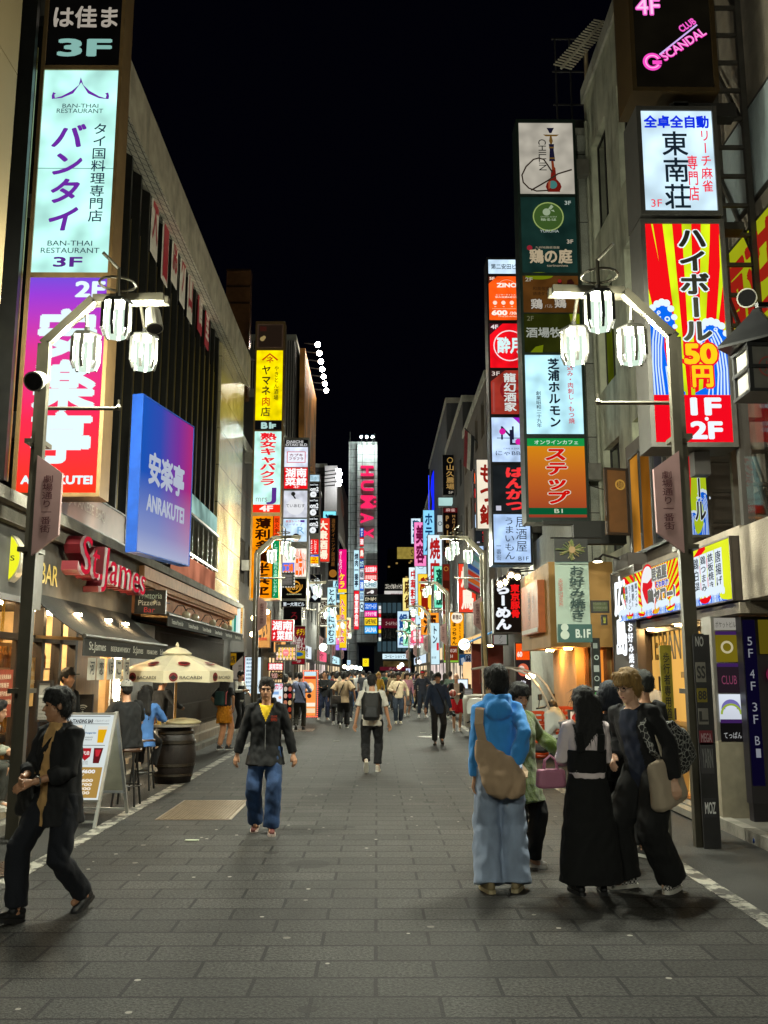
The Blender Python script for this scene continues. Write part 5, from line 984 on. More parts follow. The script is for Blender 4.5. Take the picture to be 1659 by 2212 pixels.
q = right_wall(3.93, 10.18, 14.75, 2.5, 3.22); flat('stall_fascia', 'long yellow and red lit izakaya fascia with waves over the stall', q, '#e6f02a', fas, .18, .95, M('#4a4038', .5), edge=.02)
# far right signs
def y1(p): p.disc(.5, .14, .2, '#a8884a', rin=.7).vtext('山久農場', .22, .24, .56, .62, '#b08c50', .03).text('5F', .38, .9, .3, .06, '#b8b0a0', .02)
flat('farm_sign', 'tall black sign with gold characters and 5F far along the right', front(956, 982, 989, 1070, 52), '#0a090a', y1, .4, .7)
def y2(p): p.rect(0, 0, 1, .11, '#5a1418').text('麻雀', .2, .02, .6, .07, '#d8a8a0', .03).vtext('Point', .1, .15, .38, .75, '#a07a4a', .08).vtext('MAHJONG', .58, .15, .26, .45, '#a07a4a', .05).rect(0, .92, 1, .08, '#5a1418').text('4', .4, .93, .15, .05, '#c8a890')
flat('mahjong_sign', 'dark brown mahjong sign with bronze lettering below the gold farm sign', front(957, 1096, 990, 1200, 50), '#150d09', y2, .4, .7)
def nb(p):
    for v in (.03, .97): p.rect(0, v-.01, 1, .02, '#2040ff')
t = thing('blue_neon', 'tall glowing blue neon fish shaped sign far along the right side', 'sign', (5, 72, 8))
q = front(930, 1016, 944, 1158, 72); q.poly([(.5,0),(.85,.03),(1,.12),(.85,.25),(.95,.4),(.7,.55),(.8,.7),(.4,.8),(.5,1),(.15,.98),(.1,.7),(.3,.5),(.05,.3),(.2,.1)], E('#1020ff', 1.6)); slab(q, .3, .1, 0, .7, 1, -.05).build('case', BLK, t); q.z = .06; q.stroke([(-.25,.08),(-.25,.95)], .1, E('#2a40ff', 2)); q.finish(t, 1)
flat('round_mark_sign', 'white sign with a round mark between the blue neon and the mahjong sign', front(944, 1112, 957, 1150, 60), '#b8c8cc', lambda p: p.disc(.5, .5, .35, '#1c2c34', rin=.7), .4, .9)
flat('pale_blank_sign', 'pale blank lit panel under the gold farm sign', front(946, 1074, 985, 1094, 54), '#bfe8e4', lambda p: p.rect(.0, .9, 1, .1, '#8ab0b0'), .3, .8)
def y3(p): p.text('カ', .1, .02, .8, .3, '#9fe4ff', .05).text('ラ', .1, .36, .8, .28, '#9fe4ff', .05).text('オ', .1, .7, .8, .26, '#9fe4ff', .05)
flat('karaoke_sign', 'dark blue sign with pale blue kana above the tall white grill sign', front(895, 1155, 917, 1225, 92), '#0c2a4a', y3, .6, 1)
def y4(p): p.disc(.5, .1, .25, '#5a6a7a', rin=.85).vtext('焼とん', .3, .2, .4, .2, '#7a8a98').vtext('トントン', .25, .5, .5, .36, '#14304a', .05).rect(.2, .92, .6, .06, '#1c2838')
flat('grill_sign', 'tall white lit sign with dark kana at the far right of the street', front(897, 1208, 922, 1360, 84), '#d2f2ff', y4, .6, 1.0)
flat('white_column_sign', 'tall white lit column sign with a red stamp just left of the green framed sign', front(930, 1345, 950, 1436, 58), '#cdeef8', lambda p: (p.vtext('トン', .2, .06, .55, .45, '#1c3a50', .05), p.rect(.65, .48, .25, .18, '#d02a3a'), p.text('新感', .1, .8, .5, .06, '#345')), .5, 1)
flat('green_store_sign', 'green, white and blue square sign high on the far right', front(882, 1297, 897, 1321, 120), '#d4f4ff', lambda p: (p.rect(0, 0, 1, .33, '#10b030'), p.rect(0, .68, 1, .32, '#1a8ad8')), .4, 1)
t = flat('lit_open_sign', 'pink lit board reading 24 hours open with a bulb border', front(884, 1373, 912, 1397, 100), '#e02a8a', lambda p: (p.text('24時間', .1, .1, .8, .34, '#ffd8f0', .05), p.text('営業中', .1, .55, .8, .34, '#ffd8f0', .05)), .3, 1); bulbs(front(884, 1373, 912, 1397, 99.9), 9, 5, .12, '#fff', 2, t)
def y5(p): p.rect(.06, .03, .88, .28, '#2a3a14').text('FREE', .3, .1, .5, .12, '#bfe060', .04).rect(.06, .34, .88, .6, '#7a2a14').text('ONLINE CAFE', .15, .66, .7, .08, '#e8d8c8', .02).text('B1', .4, .8, .2, .07, '#e8d8c8', .02)
flat('green_framed_sign', 'green framed brick red online cafe sign behind the orange noodle sign', front(957, 1344, 991, 1432, 47), '#8fc840', y5, .25, .8)
def y6(p): p.disc(.5, .16, .4, '#fff2d8').text('新宿の', .2, .08, .6, .14, '#4a1c04', .04).vtext('まっちゃん', .12, .3, .36, .66, '#3a1404', .05, jit=.02).vtext('博多もつ鍋酒場', .62, .34, .14, .6, '#5a2408', .02)
flat('orange_noodle_sign', 'glowing orange vertical sign with a white disc and brush kana', front(972, 1322, 1003, 1396, 42), '#ffa818', y6, .4, 1.0)
flat('red_vertical_banner', 'tall red food banner beside the mahjong sign on the far right', front(956, 1218, 973, 1400, 54), '#7a2418', lambda p: (p.disc(.5, .06, .3, '#c88a3a', rin=.7), p.rect(.1, .2, .8, .25, '#4a1c10'), p.disc(.5, .32, .3, '#a85a2a'), p.rect(.1, .6, .8, .2, '#c8a878'), p.text('2F', .3, .9, .4, .05, '#e8d8c8')), .3, .6)
q = ang(1010, 1290, 33.5, 1038, 36.5, 1180, 1270); flat('floor_list_sign', 'grey slanting floor list sign with coloured strips behind the right lamp sign', q, '#8a969a', lambda p: [p.rect(.05, .06+i*.16, .9, .12, c) for i, c in enumerate(('#5a8a7a', '#7aa0b0', '#3a5a9a', '#c8422a', '#d86a2a', '#a8283a'))] and p.text('5 4 3 2', .1, .4, .2, .1, '#234'), .12, .6)
flat('mahjong_banner', 'blue banner with a mahjong tile picture above the lantern on the right', front(991, 1412, 1034, 1438, 36), '#26507a', lambda p: (p.text('麻', .35, .1, .25, .6, '#1c2438', .06, out='#d8e4f4'), p.poly([(.1,.4),(.25,.3),(.35,.8),(.15,.95)], '#b8c8d8'), p.text('フリー', .66, .12, .3, .22, '#e8d83a', .04), p.text('山', .7, .45, .25, .4, '#e0e8f4', .05)), .05, .6)
t = thing('paper_lantern', 'big glowing cream lantern with red characters hanging over the snack stall', 'lantern', tuple(W(1021, 1466, 34)))
c = W(1021, 1452, 34); mb = MB().lathe([(.2, -.42), (.33, -.3), (.36, 0), (.34, .3), (.33, .36)], c, 24); mb.build('paper', E('#ffcf96', 1.1, .15, True), t); q = front(1013, 1440, 1029, 1466, 33.62); q.vtext('なべ餃子', .3, .05, .5, .9, '#d8281a', .05); q.finish(t, .9)
flat('zino_board', 'orange and dark lit shop board standing past the ramen sign', front(1113, 1388, 1147, 1502, 25.5), '#2a2020', lambda p: (p.rect(.06, .0, .9, .33, '#ff5a14'), p.text('ZINO', .45, .06, .45, .07, '#ffe8d8', .05), p.text('60', .15, .18, .3, .09, '#ffe8d8', .07), p.disc(.5, .52, .35, '#d86a4a', ry=.12), p.disc(.4, .5, .18, '#f0d8c8', ry=.06), p.text('飲', .3, .72, .35, .1, '#f4f0ff', .04), p.text('ばん', .25, .86, .5, .09, '#ff3a3c', .06)), .15, .9)
flat('orange_strip_sign', 'low orange strip sign under the blue stall awning', front(1060, 1441, 1096, 1453, 33), '#e8622a', lambda p: p.text('ジーノビル', .1, .2, .5, .6, '#ffd8b8', .02), .1, .8)
flat('black_slogan_sign', 'slim black notice board with stickers right of the timber restaurant', front(1279, 1378, 1298, 1520, 16.3), '#11201c', lambda p: (p.disc(.55, .3, .28, '#b8c4c0', rin=.6), p.rect(.15, .08, .55, .08, '#9aa4a0'), p.rect(.1, .42, .7, .1, '#a8b0ac'), p.disc(.5, .62, .3, '#aab4b0', rin=.7), p.rect(.2, .74, .6, .06, '#c8ccc8'), p.rect(.2, .83, .6, .08, '#3a9a4a')), .06, 0)
flat('green_plate', 'old green metal plate bolted by the hiroshima board', front(1277, 1297, 1316, 1324, 15.8), '#4a5230', lambda p: p.lines(2, .1, .15, .8, .7, '#7a7f66', 3), .04, 0)
flat('tiny_yellow_plate', 'tiny yellow plate under the old green metal plate', front(1299, 1328, 1312, 1350, 15.7), '#a8a83a', lambda p: p.lines(2, .1, .15, .8, .7, '#2a2a1a', 3), .03, 0)
# flag on a slanted pole
t = thing('flag', 'small red, white and black flag on a slanted pole high on the right', 'flag', tuple(W(1010, 1000, 40)))
a = W(1004, 925, 40); b_ = W(1042, 968, 40.5); MB().tube([b_, a], .03, 6).build('pole', FRAME_D, t)
rows = []
for i in range(7):
    for j in range(4): rows.append(W(1004+j*7-1.5*i*(.3), 928+i*13+j*5, 40.0)+Vector((0, .06*math.sin(i*1.1+j), 0)))
fs = [(i*4+j, i*4+j+1, i*4+j+5, i*4+j+4) for i in range(6) for j in range(3)]; mb = MB(); mb.v = [tuple(v) for v in rows]; mb.f = fs; mb.mi = [0 if k % 3 == 0 else 1 if k % 3 == 1 else 2 for k in range(len(fs))]; mb.build('cloth', [M('#6a1c24', .8), M('#9a968e', .8), M('#15161a', .8)], t)
# antenna on the tiled building
t = thing('tv_antenna', 'comb shaped TV antenna on a roof mast at upper right', 'antenna', (5, 21, 14.8))
a, c = W(1212, 148, 20.8), W(1303, 46, 20.8); mb = MB().tube([a, c], .035, 6); d = (c-a)
for i in range(20): q_ = a+d*(.04+i*.05); mb.tube([q_+Vector((-.2, .1, .14)), q_+Vector((.2, -.1, -.14))], .022, 4)
mb.build('boom', M('#b8b09a', .8), t); m0 = W(1268, 250, 20.8); m1_ = W(1266, 108, 20.8); MB().tube([m0, m1_], .05, 6).tube([W(1281, 250, 20.8), W(1276, 190, 20.8)], .02, 5).build('mast', M('#b09a78', .8), t); MB().tube([m1_, W(1250, 130, 20.8)], .02, 5).build('stay', ALU, t)
mb = MB().box((4.8, 21.2, 14.75), (8, 26, 15.4))
for i in range(8): mb.bar((4.9+i*.4, 23, 15.4), (4.9+i*.4, 23, 19), .04)
for z in (16, 17, 18, 19): mb.bar((4.8, 23, z), (8, 23, z), .04)
solo(mb, 'roof_scaffold', M('#2a2826', .7), 'dark rooftop scaffold behind the antenna', 'scaffold')
# steel stair / ladder tower
t = thing('steel_stair', 'tall open steel ladder frame running up beside the stacked box signs', 'ladder', (4.9, 12, 3.4)); st = M('#4a4640', .55, .5, var=.2, stain=.3)
mb = MB()
for x in (4.72, 5.2): mb.box((x-.04, 11.9, 3.4), (x+.04, 11.98, 13)); mb.box((x-.04, 12.9, 3.4), (x+.04, 12.98, 13))
mb.build('rail', st, t)
for i in range(21): z = 3.7+i*.44; MB().box((4.76, 11.92, z), (5.16, 11.97, z+.05)).build('rung', st, t); MB().box((4.76, 12.9, z+.1), (5.16, 12.95, z+.15)).build('rung', st, t)
mb = MB()
for i in range(5): mb.bar((5.2, 11.95, 3.6+i*1.9), (5.2, 12.95, 5.3+i*1.9), .05)
mb.build('brace', st, t)
q = right_wall(5.24, 11.0, 14.6, 5.9, 7.9); flat('yellow_wall_sign', 'yellow green wall sign with red brush writing behind the ladder', q, '#c0c81c', lambda p: (p.text('南荘', .3, .1, .65, .6, '#b8281a', .05, jit=.03), p.text('ビル3F', .4, .75, .5, .14, '#b8281a', .03)), .05, .55)
q = right_wall(5.24, 11.0, 14.6, 8.2, 9.6); flat('white_wall_sheet', 'pale corrugated wall sheet above the yellow wall sign', q, M('#8f9a9c', .5, var=.2, stretch=(1, 20, 1)), lambda p: None, .04, 0)
# ================================================================ street lamps
LMET = M('#4c483d', .4, .55, var=.12, stain=.15); LFR = M('#1d1c17', .5, .4)
LGL = bpy.data.materials.new('lantern_glass'); LGL.use_nodes = True
_n = LGL.node_tree; _n.nodes.remove(_n.nodes['Principled BSDF']); _a = _n.nodes.new('ShaderNodeBsdfTransparent'); _a.inputs[0].default_value = (.22, .23, .21, 1); _e = _n.nodes.new('ShaderNodeEmission'); _e.inputs[0].default_value = lin('#e6ffea')+(1,); _e.inputs[1].default_value = .5; _d = _n.nodes.new('ShaderNodeAddShader')
_n.links.new(_a.outputs[0], _d.inputs[0]); _n.links.new(_e.outputs[0], _d.inputs[1]); _n.links.new(_d.outputs[0], _n.nodes['Material Output'].inputs[0]); LGL.cycles.emission_sampling = 'NONE'
_BULB = bpy.data.lights.new('bulb', 'POINT'); _BULB.energy = LAMP; _BULB.shadow_soft_size = .07; _BULB.color = (1, .98, .86)
def lantern(c, r, h, parent):
    c = Vector(c); n = 6; ang0 = math.pi/6
    pt = lambda k, rr, z: c+Vector((rr*math.cos(ang0+2*math.pi*k/n), rr*math.sin(ang0+2*math.pi*k/n), z))
    f = MB()
    for k in range(n): f.bar(pt(k, r, h*.36), pt(k, r, -h*.3), .036); f.bar(pt(k, r, -h*.3), pt(k, r*.8, -h*.5), .028)
    f.lathe([(r*1.14, h*.36), (r*1.16, h*.42), (r*1.0, h*.47), (.03, h*.52), (.03, h*.66)], c, n); L_ = f.build('lantern', LFR, parent)
    g = MB()
    for k in range(n):
        g.add([pt(k, r*.95, -h*.29), pt(k+1, r*.95, -h*.29), pt(k+1, r*.95, h*.36), pt(k, r*.95, h*.36)], [(0,1,2,3)])
        g.add([pt(k, r*.95, -h*.3), pt(k+1, r*.95, -h*.3), pt(k+1, r*.78, -h*.49), pt(k, r*.78, -h*.49)], [(0,1,2,3)])
    g.add([pt(k, r*.76, -h*.49) for k in range(n)], [tuple(range(n))]); g.build('lamp_glass', LGL, L_)
    bo = bpy.data.objects.new('bulb', _BULB); COL.objects.link(bo); bo.parent = parent; bo.location = c-Vector(parent['_o'])
def lamp(label, s, X, y, detail=True):
    """s = -1 left kerb, arm reaching to +x"""
    t = thing('street_lamp', label, 'street lamp', (X, y, 0), 'street lamps along the lane'); d = -s
    for dx, dy, zc in ((0, .12, 0), (.13, -.12, -.06)):
        pts = [(X+d*dx, y+dy, 0), (X+d*dx, y+dy, 5.43+zc), (X+d*(.55+dx*.6), y+dy, 5.94+zc), (X+d*1.42, y+dy, 5.96+zc)]
        mb = MB()
        for a, b in zip(pts, pts[1:]): mb.bar(a, b, .09, .09)
        if dx == 0 and detail:
            for z in (1.5, 3.0, 4.2): mb.box((min(X, X+d*.13)-.03, y-.16, z), (max(X, X+d*.13)+.03, y+.16, z+.05))
        mb.build('post' if dx == 0 else 'arm', LMET, t)
    hp = [(X+d*.9+.2*math.cos(a), y+.2*math.sin(a)-.15, 6.05) for a in [k*math.pi/8 for k in range(17)]]
    MB().tube(hp, .015, 6).tube([(X+d*.98, y-.4, 5.8), (X+d*.98, y-.4, 6.12), (X+d*.84, y-.55, 6.24)], .022, 6).build('hoop', LMET, t)
    for dx, dy, z in ((.98, -.4, 5.54), (.5, .1, 5.34), (1.06, .5, 5.48)):
        lantern((X+d*dx, y+dy, z), .15, .44, t)
        if dx != .98: MB().tube([(X+d*dx, y+dy, z+.28), (X+d*dx, y+dy*.5, z+.5), (X+d*dx, y, 5.92)], .02, 6).build('hanger', LMET, t)
    MB().tube([(X+d*.06, y-.05, 4.62), (X+d*.95, y-.05, 4.62)], .022, 8).lathe([(.02, 0), (.035, .03), (.012, .07), (.012, .12)], (X+d*.95, y-.05, 4.6), 8).build('rod', LMET, t)
    z1, z0 = 4.05, 2.95; xa, xb = X+d*.14, X+d*.42
    q = Panel((min(xa, xb), y-.2, z1), (1,0,0), (0,0,1), abs(xb-xa), z1-z0); hi = 0 if d > 0 else 1
    poly = [(0, 0), (1, .18), (.98, .8), (.0, 1)] if d > 0 else [(1, 0), (0, .18), (.02, .8), (1, 1)]
    k = MB().prism([q.P(a, b) for a, b in poly], (0, .05, 0)).build('street_sign', M('#9a7a78', .5, .3, var=.06), t)
    q.z = .002; q.vtext('劇場通り一番街', .27, .2, .42, .58, '#4a141c', .012); q.finish(k, 0, lit=False)
    return t
lamp('street lamp with three lit lanterns at left, nearest the camera', -1, -3.84, 10.06); lamp('street lamp with three lit lanterns at right, its post covered in stickers', 1, 3.36, 9.8)
for D in (-7,):
    lamp('street lamp on the left kerb standing behind the viewer', -1, -3.84, D, False); lamp('street lamp on the right kerb standing behind the viewer', 1, 3.4, D, False)
for D, w in ((29, 'second'), (44, 'third'), (60, 'fourth'), (77, 'fifth'), (97, 'sixth')):
    lamp('%s street lamp from the camera on the left kerb' % w, -1, -3.84, D, False); lamp('%s street lamp from the camera on the right kerb' % w, 1, 3.4, D, False)
# stickers and boards on the near right pole
def sticker(lb, z, h, col, tx, fg, w=.13, y=9.55):
    q = Panel((3.25, y, z+h), (1,0,0), (0,0,1), w, h); t = thing('sticker', lb, 'sticker', (3.2, y, z), 'stickers on the right lamp post'); slab(q, .004).build('sheet', M(col, .6), t); q.text(tx, .1, .2, .8, .6, fg, .03); q.finish(t, 0, lit=False)
MB_ = MB().box((3.24, 9.56, .0), (3.41, 9.58, 2.1)); solo(MB_, 'pole_sleeve', M('#1d1c1e', .6, var=.4, scale=8), 'dark sticker covered sleeve round the right lamp post', 'sleeve')
for i, (z, h, c, tx, fg, lb) in enumerate(((1.95, .16, '#222', 'NO', '#aaa', 'round mark sticker near the top of the post sleeve'), (1.62, .2, '#77736a', 'SS', '#222', 'white letter sticker on the post sleeve'), (1.42, .14, '#7a6e14', '88', '#222', 'yellow sticker on the post sleeve'), (1.2, .16, '#6f6c66', 'L', '#222', 'white block letter sticker on the post sleeve'), (1.0, .14, '#701428', 'MEGA', '#a88890', 'red sticker on the post sleeve'), (.72, .3, '#3a383c', 'YARN', '#777', 'tall grey graffiti sticker on the post sleeve'), (.3, .18, '#26262a', 'MOZ', '#ddd', 'black MOZ sticker low on the post sleeve'))): sticker(lb, z, h, c, tx, fg, .13 if i > 3 else .1, 9.548)
t = thing('yellow_plate', 'narrow yellow vertical notice board strapped beside the right lamp post', 'sign', (3.05, 9.85, .4)); MB().box((2.98, 9.84, .6), (3.1, 9.86, 2.0)).build('board', M('#9a8a14', .5, var=.3, scale=9), t); q = Panel((2.98, 9.838, 2.0), (1,0,0), (0,0,1), .12, 1.4); q.vtext('歩行者専用道路駐輪禁止', .2, .05, .6, .9, '#1a1a12', .02); q.finish(t, 0, lit=False); mb = MB().bar((3.0, 9.87, 0), (3.0, 9.87, 2.0), .03); mb.bar((3.5, 9.87, 0), (3.46, 9.87, 1.9), .03); mb.build('stake', M('#6a665c', .5, .4), t)
def sectional(p0, p1, label, name='floodlight', r=.1):
    t = thing(name, label, 'floodlight', tuple(p1)); p0, p1 = Vector(p0), Vector(p1); MB().tube([p0, p1], [r*.8, r], 16, cap=True).build('housing', M('#6d6a60', .45, .4), t); d = (p1-p0).normalized(); MB().tube([p1-d*.01, p1+d*.006], [r*.86, r*.86], 16).build('lens', GLASS('#0c0c0c'), t)
sectional(W(92, 818, 10.0), W(72, 824, 9.75), 'round grey floodlight on the left lamp post, facing the street', r=.11)
a = W(330, 672, 10.0); sectional(a, a+Vector((.05, -.08, -.24)), 'white cylindrical camera hanging from the left lamp arm', 'security_camera', .1)
a = W(1620, 648, 10.0); sectional(a, a+Vector((-.12, -.2, -.06)), 'black floodlight pointing down above the black lantern', r=.11)
# black roofed lantern at the right edge
c = Vector((4.12, 9.5, 5.05)); t = thing('roofed_lantern', 'large black japanese style lantern with a pitched roof at the right edge', 'lantern', tuple(c)); MB().lathe([(.46, .1), (.45, .13), (.08, .5), (.05, .55)], c, 4).build('roof', BLK, t)
mb = MB()
for sx_ in (-1, 1):
    for sy_ in (-1, 1): mb.box((c.x+sx_*.2-.022, c.y+sy_*.2-.022, c.z-.42), (c.x+sx_*.2+.022, c.y+sy_*.2+.022, c.z+.12))
for z in (-.44, -.18, .06): mb.box((c.x-.23, c.y-.23, c.z+z), (c.x+.23, c.y+.23, c.z+z+.035))
mb.build('frame', BLK, t); MB().box((c.x-.19, c.y-.19, c.z-.4), (c.x+.19, c.y+.19, c.z+.06)).build('paper', M('#5d5a54', .7), t)
q = Panel((c.x-.19, c.y-.195, c.z+.04), (1,0,0), (0,0,1), .38, .4); q.disc(.5, .5, .3, '#8a3a30', rin=.85); q.text('ル', .35, .35, .3, .3, '#8a3a30'); q.finish(t, 0, lit=False); MB().bar(c+Vector((0, .0, .6)), c+Vector((.9, .3, .75)), .05).build('hanger', BLK, t)
# ================================================================ pavement furniture, left
c = Vector((-3.25, 15.25, 0)); t = thing('umbrella', 'cream parasol with red bat emblems standing over the barrel table', 'umbrella', tuple(c))
UM = M('#d6cbab', .8, var=.1, scale=3, sheen=.2, bump=.15); n = 8; R1 = .92; zt, ze = 2.05, 1.74; v = []; fs = []
for i in range(7):
    k = i/6
    for j in range(n*4):
        a = 2*math.pi*j/(n*4); seg = abs(((j/4) % 1)-.5)*2; rr = R1*k*(math.cos(math.pi/n)/math.cos((a % (2*math.pi/n))-math.pi/n)); v.append((c.x+rr*math.cos(a), c.y+rr*math.sin(a), zt-(zt-ze)*k**1.15-.02*math.sin(k*3)*(1-seg)))
m_ = n*4
for i in range(6): fs += [(i*m_+j, i*m_+(j+1) % m_, (i+1)*m_+(j+1) % m_, (i+1)*m_+j) for j in range(m_)]
o = len(v)
for j in range(m_): q = v[6*m_+j]; v.append((c.x+(q[0]-c.x)*1.005, c.y+(q[1]-c.y)*1.005, q[2]-.17-.012*math.cos(j*math.pi/2)))
fs += [(6*m_+j, 6*m_+(j+1) % m_, o+(j+1) % m_, o+j) for j in range(m_)]
cn = MB().add(v, fs).build('canopy', UM, t); sd = cn.modifiers.new('thick', 'SOLIDIFY'); sd.thickness = .006
MB().lathe([(.0, .06), (.14, .02), (.24, -.05), (.23, -.07)], (c.x, c.y, zt+.02), 16).lathe([(.02, .05), (.03, .1), (.01, .15)], (c.x, c.y, zt), 8).build('cap', UM, t)
MB().tube([(c.x, c.y, .9), (c.x, c.y, zt)], .022, 10).build('pole', M('#a8803f', .4), t)
ap = R1*math.cos(math.pi/n)
for k in range(n):
    a = -math.pi/2+math.pi/8+2*math.pi*k/n+0; a = 2*math.pi*(k+.5)/n
    ou = Vector((math.cos(a), math.sin(a), 0)); ri = Vector((-math.sin(a), math.cos(a), 0))
    if ou.y > .5: continue
    q = Panel(c+ou*(ap*1.012)-ri*.34+Vector((0, 0, ze-.02)), ri, (0,0,1), .68, .16); q.n = ou; q.disc(.2, .45, .1, '#701a1c').poly([(.12,.5),(.2,.25),(.28,.5),(.2,.75)], '#1c1412').text('BACARDI', .34, .36, .5, .3, '#3a3428', .01); q.finish(cn, 0, lit=False)
    sl = Vector((0, 0, zt-ze))-ou*ap; sl = sl.normalized(); q = Panel(c+ou*(ap*.6)-ri*.15+Vector((0, 0, ze+.155)), ri, sl, .3, .24); q.n = sl.cross(ri)*-1 if sl.cross(ri).z < 0 else sl.cross(ri); q.disc(.5, .5, .32, '#8a2024', ry=.34).poly([(.22,.5),(.38,.32),(.5,.42),(.62,.32),(.78,.5),(.5,.7)], '#1c1412'); q.z += .02; q.finish(cn, 0, lit=False)
t = thing('barrel_table', 'dark wooden barrel used as a table under the parasol', 'barrel', (c.x, c.y, 0))
MB().lathe([(.28, 0), (.33, .2), (.36, .42), (.33, .66), (.29, .84)], c, 28).build('staves', M('#1c1410', .5, var=.4, scale=5, stretch=(9, 9, .5), bump=.3), t, smooth=True)
mb = MB()
for z, r in ((.1, .312), (.25, .345), (.6, .348), (.75, .316)): mb.lathe([(r, z), (r+.008, z+.01), (r+.004, z+.05), (r-.01, z+.055)], c, 28)
mb.build('hoop', M('#3a342c', .4, .7), t); MB().lathe([(.37, .86), (.4, .87), (.4, .9), (.0, .905)], c, 30).build('tabletop', M('#8a8478', .4), t)
gl = Vector((c.x-.2, c.y-.2, .905)); t = thing('beer_glass', 'tall glass of pale drink on the barrel table', 'glass', tuple(gl)); MB().lathe([(.03, 0), (.034, .15)], gl, 12).build('drink', M('#c8a24a', .2), t); MB().lathe([(.034, 0), (.04, .2), (.037, .2), (.032, .01)], gl, 12).build('glass', CLEAR, t)
gl = Vector((c.x-.32, c.y-.1, .905)); t = thing('tumbler', 'short amber tumbler beside the tall glass', 'glass', tuple(gl)); MB().lathe([(.035, 0), (.04, .1)], gl, 12).build('drink', M('#a06020', .2), t)
solo(MB().lathe([(.28, .0), (.3, .03), (.2, .07), (.05, .09)], (c.x+.12, c.y+.05, .906), 18), 'folded_cloth', M('#b8ad88', .8), 'folded cream cloth lying on the barrel top', 'cloth', smooth=True)
def stool(x, y, label, h=.73):
    t = thing('bar_stool', label, 'stool', (x, y, 0), 'bar stools outside the pub')
    MB().lathe([(.0, h), (.17, h+.005), (.18, h-.015), (.17, h-.04)], (x, y, 0), 20).build('seat', M('#4a3020', .4), t)
    for a in (45, 135, 225, 315): a = R_(a); MB().tube([(x+.12*math.cos(a), y+.12*math.sin(a), h-.03), (x+.21*math.cos(a), y+.21*math.sin(a), 0)], .014, 8).build('leg', BLK, t)
    MB().tube([(x+.18*math.cos(k*math.pi/8), y+.18*math.sin(k*math.pi/8), .26) for k in range(17)], .01, 6).build('footrest', BLK, t)
stool(-3.28, 12.6, 'black bar stool under the man in the grey cap'); stool(-3.5, 14.3, 'black bar stool under the woman in the blue blouse')
# A board
def aboard(label, x, y, w, h, yaw, spread, fill, bg, s=.9, mat=None, col='#b8b8b4'):
    t = thing('a_board', label, 'sign board', (x, y, 0)); mt = mat or M(col, .35, .6)
    for sg in (-1, 1):
        tilt = spread/2; r = Vector((math.cos(yaw), math.sin(yaw), 0)); nrm = Vector((math.sin(yaw), -math.cos(yaw), 0))*(-sg); top = Vector((x, y, h)); bot = Vector((x, y, 0))+nrm*tilt
        u = (top-bot).normalized(); q = Panel(bot-r*(w/2)*(1)+u*((top-bot).length), r, u, w, (top-bot).length)
        q.n = -sg*abs(1)*r.cross(u) if False else r.cross(u)
        mb = MB()
        for a in (0, 1): mb.bar(q.P(a, 0), q.P(a, 1), .035, .03)
        mb.bar(q.P(0, .02), q.P(1, .02), .035, .03).bar(q.P(0, .78), q.P(1, .78), .035, .03).bar(q.P(0, .95), q.P(1, .95), .025, .02); mb.build('frame', mt, t)
        if sg == -1:
            pn = Panel(q.P(.02, .03, .012), r, u, w*.96, q.h*.74); b = MB().prism([pn.P(0, 1), pn.P(1, 1), pn.P(1, 0), pn.P(0, 0)], -q.n*.01).build('poster', E(bg, s, .08, True) if s else M(bg, .5), t); fill(pn); pn.finish(b, s if s else 0, lit=bool(s))
        else: MB().prism([q.P(.02, .77, -.01), q.P(.98, .77, -.01), q.P(.98, .03, -.01), q.P(.02, .03, -.01)], q.n*.01).build('back_panel', M('#b8b49a', .6), t)
    return t
def pub(p):
    p.text('PUB & STANDING BAR', .08, .06, .55, .045, '#26262a', .04).text('パブ&スタンディングバー', .66, .065, .28, .03, '#26262a'); p.rect(.06, .115, .88, .006, '#26262a').rect(.5, .13, .008, .5, '#26262a').rect(.06, .375, .88, .006, '#26262a').rect(.06, .025, .88, .006, '#26262a')
    p.poly([(.3,.16),(.46,.16),(.43,.35),(.33,.35)], '#c8861a').poly([(.3,.14),(.46,.14),(.455,.17),(.305,.17)], '#fff0d8').poly([(.76,.17),(.93,.17),(.9,.35),(.79,.35)], '#f0b814').poly([(.755,.15),(.935,.15),(.93,.19),(.76,.19)], '#f4ecd8').text('Hoegaarden', .54, .22, .2, .03, '#3a6a9a', .02).lines(2, .56, .28, .16, .06, '#444', 4)
    p.poly([(.56,.42),(.72,.42),(.72,.52),(.64,.57),(.56,.52)], '#b8202a').text('PUB', .58, .46, .12, .04, '#f4e0d8', .05).poly([(.77,.42),(.94,.42),(.91,.6),(.8,.6)], '#6a1c20').poly([(.8,.44),(.91,.44),(.88,.52),(.83,.52)], '#d0303a').poly([(.14,.42),(.3,.42),(.28,.6),(.16,.6)], '#6a2a14').lines(2, .56, .58, .16, .05, '#555', 9)
    p.rect(0, .65, 1, .35, '#b8924a'); p.text('¥600', .62, .68, .26, .04, '#fff', .05).text('BEERTINI/', .2, .73, .5, .025, '#f4e8d0', .03)
    for i in range(4): p.text('¥%d00' % (6+i*1), .6, .79+i*.05, .28, .032, '#fff4e0', .05).text('ビール', .1, .79+i*.05, .2, .028, '#fff4e0', .03)
aboard('white A board listing beers, headed PUB & STANDING BAR', -3.46, 11.4, .68, 1.25, R_(-4), 1.1, pub, '#e8f2f0', .8)
q = front(78, 1470, 112, 1560, 11.6); flat('notice_board', 'grey standing notice board just right of the left lamp post', q, '#9a948a', lambda p: (p.rect(.0, .35, 1, .06, '#c8c4ba'), p.lines(4, .1, .6, .8, .35, '#5a5850', 3)), .03, 0)
